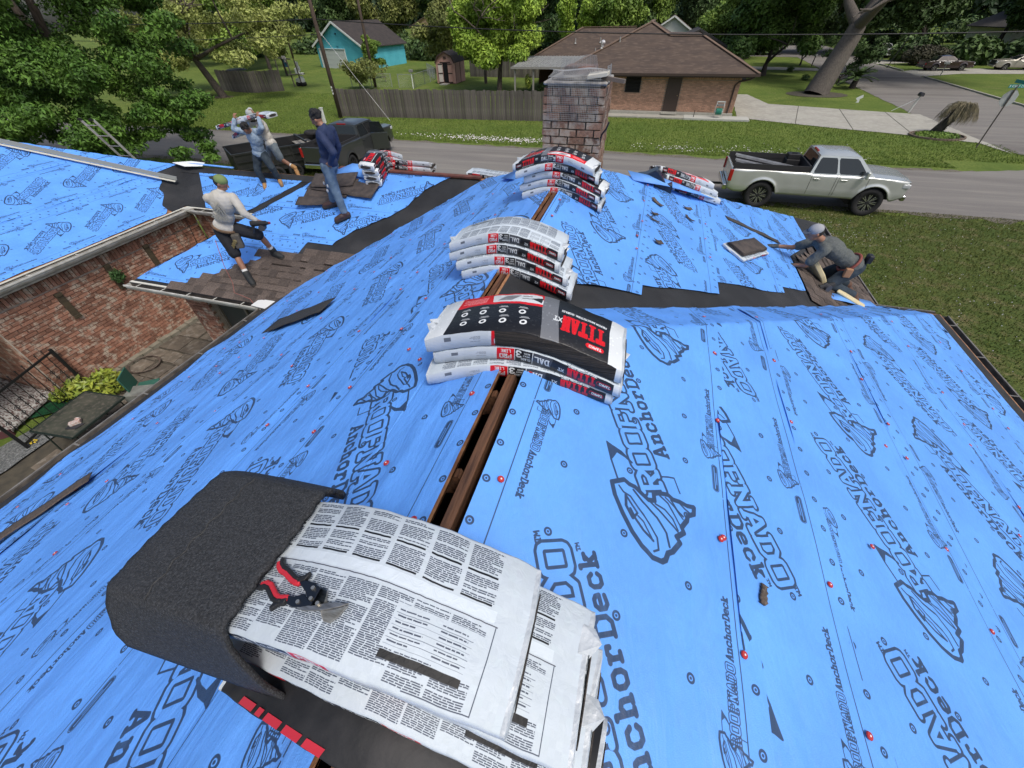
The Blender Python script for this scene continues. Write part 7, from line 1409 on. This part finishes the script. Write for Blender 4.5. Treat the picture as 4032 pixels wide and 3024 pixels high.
g = G()
for row in range(3):
    for k in range(6 + row):
        u = (k - (5 + row) / 2) * .034; v = .36 + .05 * (2 - row) - .0; a, b = onback(u - .012, v), onback(u + .012, v); g.beam(a, b, .005, .018)
for (u0_, v0_), (u1_, v1_) in (((-.09, .55), (0, .80)), ((0, .80), (.09, .55)), ((-.055, .52), (0, .68)), ((0, .68), (.055, .52)), ((0, .5), (0, .60))):
    g.beam(onback(u0_, v0_), onback(u1_, v1_), .006, .022)
g.obj('back_print', M_prt, pw, kind='stuff')
g = G(); bl = [base - Vector(og) + T_.col[0] * (.180 * math.cos(a)) + T_.col[1] * (.150 * math.sin(a)) - Vector((0, 0, .0)) for a in [k * math.pi / 10 for k in range(21)]]; g.tube(bl, .026, 6, cap=False); g.obj('tool_belt', mat('worn_leather', (.16, .09, .045), .8, c2=(.09, .055, .03), ns=9), pw, True)
g = G(); c = base - Vector(og) + T_.col[0] * .17 - T_.col[1] * .13 - Vector((0, 0, .12)); g.box(c, (.13, .12, .24), .7); g.obj('tool_pouch', mat('grey_pouch', (.055, .05, .042), .9, c2=(.09, .08, .065), ns=12), pw, bevel=.02); g = G(); [g.tube([c + Vector((.05 * k - .03, -.06, -.03 + .05 * k)), c + Vector((.05 * k - .03, -.085, -.03 + .05 * k))], .032, 12) for k in (-1, 0, 1)]; g.obj('nail_coil', mat('brass_coil', (.38, .30, .14), .4, metal=.6), pw)
ng = empty('nail_gun', (-6.05, 5.18, 3.84), .35, 'black pneumatic nail gun held by the man in the green cap', 'nail gun'); M_bp = MATS['black_plastic']
g = G(); g.tube([(-.13, 0, .02), (.12, 0, .02)], [.045, .038], 10); g.tube([(.12, 0, .02), (.17, 0, .02)], [.03, .022], 8); g.obj('barrel', M_bp, ng); g = G(); g.tube([(-.10, 0, .0), (-.16, -.02, -.13)], .022, 8); g.obj('grip', M_bp, ng); g = G(); g.tube([(.03, -.05, -.05), (.03, .05, -.05)], .05, 12); g.obj('magazine', mat('dark_grey_plastic', (.05, .05, .055), .5), ng); g = G(); g.tube([(.165, 0, .02), (.185, 0, .02)], .02, 8); g.obj('nose', mat('red_tip', (.3, .02, .02), .5), ng)
g = G(); g.tube([(-6.62, 4.72, 3.70), (-6.60, 4.62, 3.30), (-6.57, 4.58, 3.0), (-6.55, 4.5, 2.85), (-6.2, 4.46, 2.8), (-6.0, 4.4, 2.4), (-6.05, 4.3, 1.2)], .0055, 6); g.obj('air_hose', mat('dusty_red_hose', (.26, .09, .07), .6), None, True, 'thin red air hose hanging from the belt down past the porch gutter', 'hose')
# kneeling man at the right eave
og = (3.3, 6.8, 3.0)
P_ = person('kneeling man in grey tee and grey cap reaching for shingles at the right eave', dict(neck=(2.80, 6.82, 3.79), pelvis=(3.34, 6.82, 3.47), head=(2.63, 6.80, 3.91), shL=(2.80, 6.65, 3.73), shR=(2.78, 6.99, 3.73), elL=(2.66, 6.64, 3.47), wrL=(2.50, 6.76, 3.40), hdL=(-.8, .1, -.35), elR=(2.50, 7.00, 3.58), wrR=(2.25, 7.00, 3.58), hdR=(-1, 0, -.05), hipL=(3.32, 6.73, 3.42), hipR=(3.32, 6.91, 3.42), knL=(3.10, 6.66, 3.20), knR=(3.08, 6.98, 3.21), anL=(3.52, 6.68, 3.06), anR=(3.50, 6.96, 3.09), toeL=(3.63, 6.68, 2.95), toeR=(3.61, 6.96, 2.98)),
  (-1, 0, 0), M_char, 'short', M_denimd, 'long', (mat('brown_boot', (.10, .05, .03), .8), M_sole), og, hf=(-.93, -.1, -.3), grips=(.25, .2))
headgear(P_[0], og, P_[2], P_[3], P_[4], P_[5], 'cap', mat('grey_mesh_cap', (.30, .31, .33), .85), mat('blue_grey_brim', (.07, .09, .13), .8))
M_glv = mat('grey_work_glove', (.035, .042, .048), .8, c2=(.07, .08, .08), ns=18)
for nm_, W_, E_, dv_ in (('L', (2.50, 6.76, 3.40), (2.66, 6.64, 3.47), (-.8, .1, -.35)), ('R', (2.25, 7.00, 3.58), (2.50, 7.00, 3.58), (-1, 0, -.05))):
    pr = []; W_, E_ = Vector(W_), Vector(E_); hand(W_, (W_ - E_).normalized() * .7 + Vector(dv_), (-.3, 0, -1), -1 if nm_ == 'L' else 1, pr, .25); pr = [(t[0], t[1], t[2], t[3] + .003, t[4] + .003) if t[0] == 'c' else (t[0], t[1], tuple(q + .004 for q in t[2]), t[3]) for t in pr] + [('c', W_ - (W_ - E_).normalized() * .03, W_ + (W_ - E_).normalized() * .01, .034, .033)]
    remeshed('work_glove', pr, M_glv, P_[0], .007, 1, .001, 1, og)
g = G(); bl = [Vector((3.27, 6.82, 3.51)) - Vector(og) + Vector((.0, .17 * math.cos(a), 0)) + Vector((.09, 0, .12)) * math.sin(a) for a in [k * math.pi / 10 for k in range(21)]]; g.tube(bl, .022, 6, cap=False); g.obj('belt', mat('red_brown_belt', (.20, .05, .035), .7), P_[0], True)
g = G(); g.box(Vector((3.24, 6.63, 3.43)) - Vector(og), (.10, .06, .14)); g.obj('belt_pouch', mat('tan_leather', (.32, .17, .09), .8), P_[0], bevel=.015); g = G(); g.box(Vector((3.46, 6.76, 3.62)) - Vector(og), (.07, .12, .12)); g.obj('belt_pouch', M_bp, P_[0], bevel=.015)
g = G(); g.prism([(3.18, 6.50, z4(3.18, 6.5) + .05), (3.62, 6.42, z4(3.62, 6.42) + .06), (3.68, 6.56, z4(3.68, 6.56) + .06), (3.26, 6.64, z4(3.26, 6.64) + .05)], (0, 0, .05)); g.obj('foam_pad', mat('cream_foam', (.58, .50, .30), .85), None, label='cream foam kneeling pad beside the kneeling man at the eave', cat='pad', bevel=.02)
g = G(); g.prism([(2.78, 6.95, 3.35), (2.98, 6.75, 3.22), (3.0, 6.62, 3.20), (2.92, 6.60, 3.32), (2.76, 6.8, 3.5)], (.05, 0, .05)); g.obj('foam_wedge', MATS['cream_foam'], None, label='torn cream foam wedge in front of the kneeling man', cat='foam', bevel=.015)
kg = empty('roofing_nailer', (3.0, 6.45, z4(3.0, 6.45) + .08), .5, 'dark nail gun lying by the kneeling man', 'nail gun'); g = G(); g.tube([(-.15, 0, 0), (.1, 0, .02)], [.04, .04], 8); g.obj('barrel', M_bp, kg); g = G(); g.tube([(.05, 0, 0), (.12, .1, -.02)], .024, 8); g.obj('grip', M_bp, kg); g = G(); g.tube([(-.03, -.07, 0), (-.03, .02, 0)], .055, 12); g.obj('magazine', MATS['dark_grey_plastic'], kg)
# helper at the dark pickup
og = (-15.45, 22.3, 0)
P_ = person('person in bright blue shirt and pale cap at the dark pickup door', dict(neck=(-15.42, 22.3, 1.30), pelvis=(-15.42, 22.3, .82), head=(-15.48, 22.3, 1.43), shL=(-15.42, 22.14, 1.25), shR=(-15.42, 22.46, 1.25), elL=(-15.45, 22.05, 1.0), wrL=(-15.62, 22.1, .98), elR=(-15.5, 22.5, 1.0), wrR=(-15.7, 22.45, 1.02), hipL=(-15.42, 22.22, .78), hipR=(-15.42, 22.38, .78), knL=(-15.44, 22.21, .43), knR=(-15.44, 22.39, .43), anL=(-15.42, 22.2, .1), anR=(-15.42, 22.4, .1)), (-1, 0, 0), mat('royal_blue_shirt', (.01, .07, .45), .8), 'long', mat('brown_trousers', (.05, .035, .03), .9), 'long', (M_bootk, M_sole), og, group=None, vox=.014)
headgear(P_[0], og, P_[2], P_[3], P_[4], P_[5], 'cap', MATS['grey_beanie'])

# ================================================================== vehicles; local x forward, y left
M_glass = mat('tinted_glass', (.012, .015, .017), .06, spec=.7); M_tyre = MATS['tyre_rubber']; M_chr = mat('chrome', (.6, .6, .6), .15, metal=1.0); M_rim = mat('dark_alloy', (.05, .05, .055), .3, metal=.8); M_rimb = mat('machined_alloy', (.5, .5, .5), .25, metal=.9); M_tail = mat('tail_lamp', (.30, .012, .012), .25); M_head = mat('head_lamp', (.45, .47, .48), .1); M_bl_ = mat('black_trim', (.012, .012, .013), .55)
def wheel(par, x, y, z, r, w_, n=8, fancy=True, alloy=None):
    wv = empty('wheel', (x, y, z)); wv.parent = par; g = G(); sgn = 1 if y > 0 else -1
    prof = [(r * .60, -w_ / 2), (r * .93, -w_ / 2), (r, -w_ / 2 + .035), (r, w_ / 2 - .035), (r * .93, w_ / 2), (r * .60, w_ / 2)]; m_ = 32; V = [(q * math.cos(a), c, q * math.sin(a)) for a in [2 * math.pi * k / m_ for k in range(m_)] for q, c in prof]; k_ = len(prof)
    g.add(V, [(i * k_ + j, i * k_ + (j + 1) % k_, ((i + 1) % m_) * k_ + (j + 1) % k_, ((i + 1) % m_) * k_ + j) for i in range(m_) for j in range(k_)]); g.obj('tyre', M_tyre, wv, True, bevel=0)
    g = G(); g.tube([(0, -w_ * .3, 0), (0, w_ * .3, 0)], r * .60, 24); g.obj('rim', M_bl_, wv); g = G()
    for k in range(n):
        a = 2 * math.pi * k / n
        for da in ((-.13, .13) if fancy else (0,)): g.beam((r * .12 * math.cos(a), sgn * w_ * .40, r * .12 * math.sin(a)), (r * .60 * math.cos(a + da), sgn * w_ * .44, r * .60 * math.sin(a + da)), .035, .03)
    g.obj('spokes', alloy or M_rimb, wv); g = G(); g.tube([(0, sgn * w_ * .3, 0), (0, sgn * w_ * .46, 0)], r * .13, 10); g.obj('hub', M_bl_, wv)
def panel(par, name, m, x0, x1, zb, zt, yf, side, nx=60, nz=10, t=.05):
    V = []
    for i in range(nx + 1):
        x = x0 + (x1 - x0) * i / nx; a, b = zb(x), zt(x)
        for j in range(nz + 1): z = a + (b - a) * j / nz; V.append((x, side * yf(x, z), z))
    F = grid_faces(nx + 1, nz + 1); o = npmesh(name, V, F if side < 0 else F[:, ::-1], m, par, True); s_ = o.modifiers.new('t', 'SOLIDIFY'); s_.thickness = t; s_.offset = -1; return o
def vehicle(name, label, cat, loc, rz, paint, L0, L1, W, wb, R, zb0, ztop, cab, bed=None, doors=(), scale=1.0, group=None, opendoor=None, alloy=None, hood_x=3.35, extra=None, aR=None):
    """cab = (x rear base, x rear roof, x front roof, x windscreen base, z belt, z roof, roof half width)"""
    v = empty(name, loc, rz, label, cat, group); aR = aR or R * 1.2
    def zb(x):
        z = zb0
        for cx in (0, wb):
            d = abs(x - cx)
            if d < aR: z = max(z, R * 1.02 + math.sqrt(aR * aR - d * d))
        if x > L1 - .3: z = max(z, zb0 + (x - L1 + .3) * .5)
        if x < L0 + .3: z = max(z, zb0 + (L0 + .3 - x) * .35)
        return z
    def yf(x, z):
        e = 0
        if x > L1 - .8: e += (.09 if bed else .16) * ((x - L1 + .8) / .8) ** 2
        if x < L0 + .35: e += .05 * ((L0 + .35 - x) / .35) ** 2
        q = (z - (zb0 + .35)) / (ztop(1.5) - zb0); e += .07 * max(0, q) ** 2 + .05 * max(0, -q * 2) ** 2 - .012 * math.exp(-((z - zb0 - .22) / .07) ** 2)
        for cx in (0, wb):
            d = math.hypot(x - cx, z - R * 1.02); e -= .035 * math.exp(-((d - aR) / .06) ** 2)
        return W / 2 - e
    for s_ in (-1, 1): panel(v, 'body_side', paint, L0, L1, zb, ztop, yf, s_)
    xr, xrr, xfr, xf, zbelt, zroof, hr = cab; xs_ = xr
    # hood and front
    nx_, ny_ = 20, 12; V = [(x, y * (yf(x, ztop(x)) - .0), ztop(x) + .035 * (1 - y * y) + (.012 * (abs(abs(y) - .55) < .12))) for x in np.linspace(xf - .12, L1, nx_) for y in np.linspace(-1, 1, ny_)]; npmesh('hood', V, grid_faces(nx_, ny_), paint, v, True)
    g = G(); zf0, zf1 = zb0 + .12, ztop(L1) + .0; wn_ = yf(L1, 1.0); g.prism([(L1, -wn_, zf0 + .02), (L1, wn_, zf0 + .02), (L1, wn_, zf1), (L1, -wn_, zf1)], (-.06, 0, 0)); g.obj('grille', M_bl_, v, bevel=.02)
    g = G(); g.box((L1 + .03, 0, zb0 + .12), (.16, wn_ * 2.02, .2)); g.obj('front_bumper', M_chr if bed else paint, v, bevel=.05)
    for s_ in (-1, 1): g = G(); g.box((L1 - .10, s_ * (wn_ - .06), zf1 - .14), (.26, .22, .15)); g.obj('headlight', M_head, v, bevel=.03); g = G(); g.box((L0 + .03, s_ * (yf(L0, 1) - .03), ztop(L0) - .24), (.14, .12, .42 if bed else .16)); g.obj('taillight', M_tail, v, bevel=.02)
    g = G(); g.box((L0 - .05, 0, zb0 + .12), (.2, W * .9, .22)); g.obj('rear_bumper', M_chr if bed else paint, v, bevel=.05)
    g = G(); g.box(((L0 + L1) / 2, 0, zb0 + .12), (L1 - L0 - .5, W - .35, .2)); g.box((wb, 0, R * 1.4), (aR * 2, W - .62, .75)); g.box((0, 0, R * 1.1), (aR * 1.8, W - .62, .4)); g.obj('chassis', M_bl_, v)
    # greenhouse
    wb_ = W / 2 - .07; zb_ = zbelt - .03
    base = [(xr, wb_), (xf, wb_ * .96), (xf, -wb_ * .96), (xr, -wb_)]; top = [(xrr, hr), (xfr, hr * .97), (xfr, -hr * .97), (xrr, -hr)]
    n_ = 5; g = G(); V = [(x, y, zb_) for x, y in base] + [(x, y, zroof - .07) for x, y in top]; g.add(V, [(0, 1, 5, 4), (1, 2, 6, 5), (2, 3, 7, 6), (3, 0, 4, 7)]); g.obj('cab', paint, v)
    xa, xb = xrr, xfr; V = [(xa + (xb - xa) * (i / 13) , hr * 1.0 * yq * (1 - .02 * (i / 13)), zroof - .07 + .09 * (1 - yq ** 4) * (1 - (2 * i / 13 - 1) ** 6 * .9)) for i in range(14) for yq in np.linspace(-1, 1, 12)]; npmesh('cab_roof', V, grid_faces(14, 12), paint, v, True)
    def quadon(P0, P1, P2, P3, u0, v0, u1, v1, m, nm, off=.008, par=v, rr=.0):
        P0, P1, P2, P3 = map(Vector, (P0, P1, P2, P3)); at = lambda a, b: P0.lerp(P1, a).lerp(P3.lerp(P2, a), b); n = (P1 - P0).cross(P3 - P0).normalized(); pts = []
        c = .12
        for a, b in ((u0 + c * (u1 - u0) * .3, v0), (u1 - c * (u1 - u0) * .3, v0), (u1, v0 + c * (v1 - v0)), (u1, v1 - c * (v1 - v0)), (u1 - c * (u1 - u0) * .5, v1), (u0 + c * (u1 - u0) * .5, v1), (u0, v1 - c * (v1 - v0)), (u0, v0 + c * (v1 - v0))): pts.append(at(a, b) + n * off)
        g = G(); g.add(pts, [tuple(range(8))]); g.add([p - n * off * 2 for p in pts] + pts, [(i, (i + 1) % 8, 8 + (i + 1) % 8, 8 + i) for i in range(8)]); return g.obj(nm, m, par)
    B = [Vector((x, y, zb_)) for x, y in base]; Tt = [Vector((x, y, zroof - .07)) for x, y in top]
    quadon(B[2], B[1], Tt[1], Tt[2], .06, .10, .94, .95, M_glass, 'windscreen'); quadon(B[0], B[3], Tt[3], Tt[0], .08, .15, .92, .92, M_glass, 'rear_window')
    for a, b in doors:
        quadon(B[1], B[0], Tt[0], Tt[1], 1 - b, .10, 1 - a, .90, M_glass, 'side_window'); quadon(B[3], B[2], Tt[2], Tt[3], a, .10, b, .90, M_glass, 'side_window')
    Lx = xf - xr
    for a, b in doors:
        for s_ in (-1, 1):
            for q_ in {a, b}:
                x = xr + Lx * q_; g = G(); g.tube([(x, s_ * (yf(x, z) + .0035), z) for z in np.linspace(zb0 + .08, zbelt, 8)], .006, 4); g.obj('door_seam', M_bl_, v)
            x = xr + Lx * a + .12; g = G(); g.box((x + .06, s_ * (yf(x, zbelt - .14) + .02), zbelt - .14), (.22, .03, .035)); g.obj('door_handle', paint if bed else M_chr, v, bevel=.01)
    for s_ in (-1, 1):
        g = G(); g.box((xf - .38, s_ * (W / 2 + .12), zbelt + .10), (.10, .18, .24)); g.obj('mirror', paint if bed else M_bl_, v, bevel=.03); g = G(); g.beam((xf - .38, s_ * (W / 2 - .02), zbelt + .05), (xf - .38, s_ * (W / 2 + .08), zbelt + .08), .04, .04); g.obj('mirror_arm', M_bl_, v)
    if bed:
        x0, x1 = L0 + .05, xr - .06; g = G(); g.box(((x0 + x1) / 2, 0, zb0 + .42), (x1 - x0, W - .3, .06)); g.box((x1 + .03, 0, zb0 + .72), (.06, W - .3, .62)); g.obj('bed_floor', mat('bed_liner', (.02, .02, .022), .8), v)
        for s_ in (-1, 1): g = G(); g.box(((x0 + x1) / 2, s_ * (W / 2 - .13), zb0 + .70), (x1 - x0, .05, .62)); g.obj('bed_wall', MATS['bed_liner'], v); g = G(); g.box(((x0 + x1) / 2, s_ * (W / 2 - .10), ztop(0) + .005), (x1 - x0, .11, .03)); g.obj('bed_rail', M_bl_, v, bevel=.008)
        g = G(); g.box((L0 + .05, 0, (zb0 + .25 + ztop(0)) / 2), (.08, W - .22, ztop(0) - zb0 - .25)); g.obj('tailgate', paint, v, bevel=.02)
        g = G(); g.box((xrr + .02, 0, zroof - .04), (.06, .5, .05)); g.obj('brake_lamp', M_tail, v)
    else:
        nx_ = 14; V = [(x, y * (yf(x, ztop(x))), ztop(x) + .02 * (1 - y * y)) for x in np.linspace(L0, xr + .12, nx_) for y in np.linspace(-1, 1, 10)]; npmesh('boot_lid', V, grid_faces(nx_, 10), paint, v, True)
        g = G(); g.box((L0 + .03, 0, (zb0 + .1 + ztop(L0)) / 2), (.06, W - .22, ztop(L0) - zb0 - .1)); g.obj('rear_panel', paint, v, bevel=.02)
    for x in (0, wb):
        for s_ in (-1, 1): wheel(v, x, s_ * (W / 2 - R * .36), R, R, R * .66, 8 if bed else 6, bool(bed), alloy)
    v.scale = (scale,) * 3; return v
M_silver = mat('silver_paint', (.56, .58, .56), .26, metal=.5, c2=(.52, .54, .52), ns=2, coat=.6); M_gun = mat('gunmetal_paint', (.055, .060, .060), .3, metal=.5, coat=.6); M_maroon = mat('dark_maroon_paint', (.022, .008, .010), .2, coat=.8); M_beige = mat('pale_beige_paint', (.36, .34, .29), .3, metal=.4, coat=.5)
def zt1(x): return 1.42 if x < 1.6 else (1.38 if x < 3.6 else 1.38 - .05 * (x - 3.6) - .10 * max(0, x - 4.35) ** 2)
st = vehicle('pickup_truck', 'silver pickup truck with ladders and tool boxes in its bed on the near road edge', 'pickup truck', (4.85, 20.72, 0), 0.0, M_silver, -1.28, 4.92, 2.06, 3.86, .50, .60, zt1, (1.50, 1.66, 3.00, 3.72, 1.38, 2.06, .80), True, ((.05, .43), (.47, .91)), 1.03, extra=None, aR=.585)
# cargo in the silver truck
bx = empty('tool_box', (5.95, 21.1, 1.10), .0, 'black tool box tower standing at the front of the silver truck bed', 'tool box'); g = G(); g.box((0, 0, .25), (.5, .5, .55)); g.obj('box', M_bl_, bx, bevel=.02); g = G(); g.box((0, 0, .62), (.46, .42, .2)); g.obj('lid', M_bl_, bx, bevel=.02); g = G(); g.box((0, -.05, .74), (.2, .04, .03)); g.obj('handle', M_bl_, bx)
for i, (y, z) in enumerate(((20.55, 1.48), (20.25, 1.36))):
    l_ = empty('step_ladder', (0, 0, 0), label=['upper folded aluminium ladder lying in the silver truck bed', 'lower folded aluminium ladder lying in the silver truck bed'][i], cat='ladder', group='ladders in the truck bed'); ladder(l_, (3.72, y + .45, z + .22), (6.1, y, z - .06), (.0, -.28, .02), M_alu, 8, .04)
for i, (x, y, c_) in enumerate(((4.6, 20.3, (.5, .5, .5)), (4.9, 20.25, (.03, .05, .12)), (5.2, 20.5, (.06, .05, .045)), (6.0, 20.15, (.5, .48, .46)))): g = G(); g.box((x, y, 1.12), (.26, .22, .2), .3 * i); g.obj('cargo_box', mat('cargo_%d' % i, c_, .7), None, label=['grey carton near the tailgate in the silver truck bed', 'dark blue carton in the middle of the silver truck bed', 'brown sack in the silver truck bed', 'white carton beside the cab in the silver truck bed'][i], cat='box', bevel=.02)
g = G(); g.beam((3.5, 20.7, .62), (2.85, 20.7, .60), .08, .08); g.sph((2.85, 20.7, .66), .05); g.obj('tow_hitch', M_bl_, None, label='black tow hitch sticking out behind the silver truck', cat='hitch')
# dark pickup across the lane, driver door open, and its trailer
def zt2(x): return 1.42 if x < 1.3 else (1.38 if x < 3.6 else 1.38 - .05 * (x - 3.6))
dt = vehicle('pickup_truck', 'dark grey crew cab pickup towing a black trailer, a door standing open', 'pickup truck', (-16.15, 20.2, 0), math.pi / 2 + .06, M_gun, -1.2, 5.0, 2.06, 3.9, .44, .50, zt2, (1.22, 1.34, 2.95, 3.65, 1.38, 2.0, .80), True, ((.06, .44), (.47, .92)), 1.04, aR=.54, alloy=M_rim)
g = G(); g.prism([(2.3, -1.05, .62), (2.3 + .35, -1.85, .62), (2.3 + .35, -1.85, 1.38), (2.3, -1.05, 1.38)], (.05, .02, 0)); o = g.obj('open_door', M_gun, dt); g = G(); g.prism([(2.33, -1.03, 1.42), (2.62, -1.75, 1.42), (2.55, -1.55, 1.9), (2.36, -1.05, 1.92)], (.02, .01, 0)); g.obj('door_glass', M_glass, o)
tr = empty('dump_trailer', (-18.95, 19.35, 0), math.atan2(3.6, 2.6), 'long black steel dump trailer hitched to the dark pickup', 'trailer'); M_tk = mat('black_trailer_paint', (.012, .013, .014), .4, c2=(.022, .022, .022), ns=3)
for s_ in (-1, 1):
    g = G(); g.box((0, s_ * 1.1, .98), (4.6, .05, .95)); g.obj('side_wall', M_tk, tr); g = G(); g.box((0, s_ * 1.12, 1.47), (4.7, .10, .08)); g.obj('top_rail', M_tk, tr)
    for k in range(6): g = G(); g.box((-2.25 + k * .9, s_ * 1.15, .98), (.07, .05, .95)); g.obj('stake', M_tk, tr)
    g = G(); g.box((0, s_ * 1.17, .78), (4.5, .04, .05)); g.box((0, s_ * 1.17, 1.12), (4.5, .03, .04)); g.obj('rib', M_tk, tr)
g = G(); g.box((2.3, 0, 1.05), (.06, 2.2, 1.15)); g.obj('front_wall', M_tk, tr); g = G(); g.box((-2.3, 0, .98), (.06, 2.2, .95)); g.obj('tailgate', M_tk, tr); g = G(); g.box((0, 0, .52), (4.6, 2.2, .08)); g.obj('floor', M_tk, tr)
g = G(); g.beam((2.3, -1.1, 1.6), (2.3, 1.1, 1.6), .1, .08); g.beam((1.3, -1.1, 1.55), (1.3, 1.1, 1.55), .08, .08); g.obj('tarp_bar', M_tk, tr); g = G(); g.box((1.5, 0, 1.25), (.9, 2.0, .05)); g.obj('grey_board', mat('grey_board', (.22, .21, .19), .8), tr)
for x in (-.6, .3):
    for s_ in (-1, 1): wheel(tr, x, s_ * 1.32, .36, .36, .22, 6, False, M_rim)
g = G(); g.beam((2.3, 0, .5), (3.3, -.1, .5), .12, .12); g.obj('drawbar', M_tk, tr)
for k in range(3): g = G(); g.box((1.75 + k * .16, -1.205, .66), (.14, .01, .06)); g.obj('reflector', mat('reflector_%d' % (k % 2), [(.55, .03, .03), (.6, .6, .6)][k % 2], .4), tr)
o = empty('spare_tyre', (-18.1, 21.3, 1.62), label='spare tyre lying flat on the front corner of the black trailer', cat='tyre'); g = G(); V = [((.27 + .12 * math.cos(b)) * math.cos(a), (.27 + .12 * math.cos(b)) * math.sin(a), .11 * math.sin(b)) for a in [k * math.pi / 14 for k in range(28)] for b in [j * math.pi / 5 for j in range(10)]]; g.add(V, [(i * 10 + j, ((i + 1) % 28) * 10 + j, ((i + 1) % 28) * 10 + (j + 1) % 10, i * 10 + (j + 1) % 10) for i in range(28) for j in range(10)]); g.obj('tyre', M_tyre, o, True)
# parked cars
def zs1(x): return .98 - .10 * max(0, -x - .4) if x < 1.0 else .97 - .07 * max(0, x - 2.4)
vehicle('parked_car', 'dark maroon sedan with chrome window pillar parked on the driveway at the right', 'car', (31.2, 73.0, 0), .08, M_maroon, -1.1, 3.95, 1.85, 2.85, .33, .28, zs1, (-.15, .35, 1.55, 2.3, .96, 1.42, .62), None, ((.08, .50), (.54, .9)), 1.0, aR=.38)
vehicle('parked_car', 'pale beige sedan parked behind the maroon one at the right edge', 'car', (41.6, 74.3, 0), math.pi - .02, M_beige, -1.05, 3.8, 1.8, 2.75, .32, .27, zs1, (-.1, .4, 1.5, 2.25, .95, 1.38, .62), None, ((.08, .50), (.54, .9)), 1.0, aR=.37)
vehicle('parked_car', 'dark vehicle half hidden in the shade behind the beige sedan', 'car', (44.5, 79.5, 0), .3, M_gun, -1.05, 3.8, 1.9, 2.75, .36, .33, lambda x: zs1(x) + .15, (-.6, -.2, 1.5, 2.2, 1.1, 1.7, .70), None, ((.08, .50), (.54, .9)), 1.0, aR=.41)
o = vehicle('parked_car', 'small white-fronted vehicle glimpsed under the trees across the street', 'car', (31.5, 92, 0), -1.4, mat('white_paint', (.55, .56, .55), .3, coat=.5), -1.0, 3.7, 1.8, 2.7, .34, .33, lambda x: zs1(x) + .1, (-.7, -.3, 1.4, 2.1, 1.05, 1.6, .66), None, ((.08, .50), (.54, .9)), 1.0, aR=.39)
o = empty('wheeled_bin', (8.9, 60.5, 0), label='dark object with a red light parked by the right corner of the brown house', cat='bin'); g = G(); g.box((0, 0, .5), (.6, .7, .95)); g.obj('body', M_bl_, o, bevel=.05); g = G(); g.box((0, -.37, .8), (.3, .03, .1)); g.obj('reflector', M_tail, o)
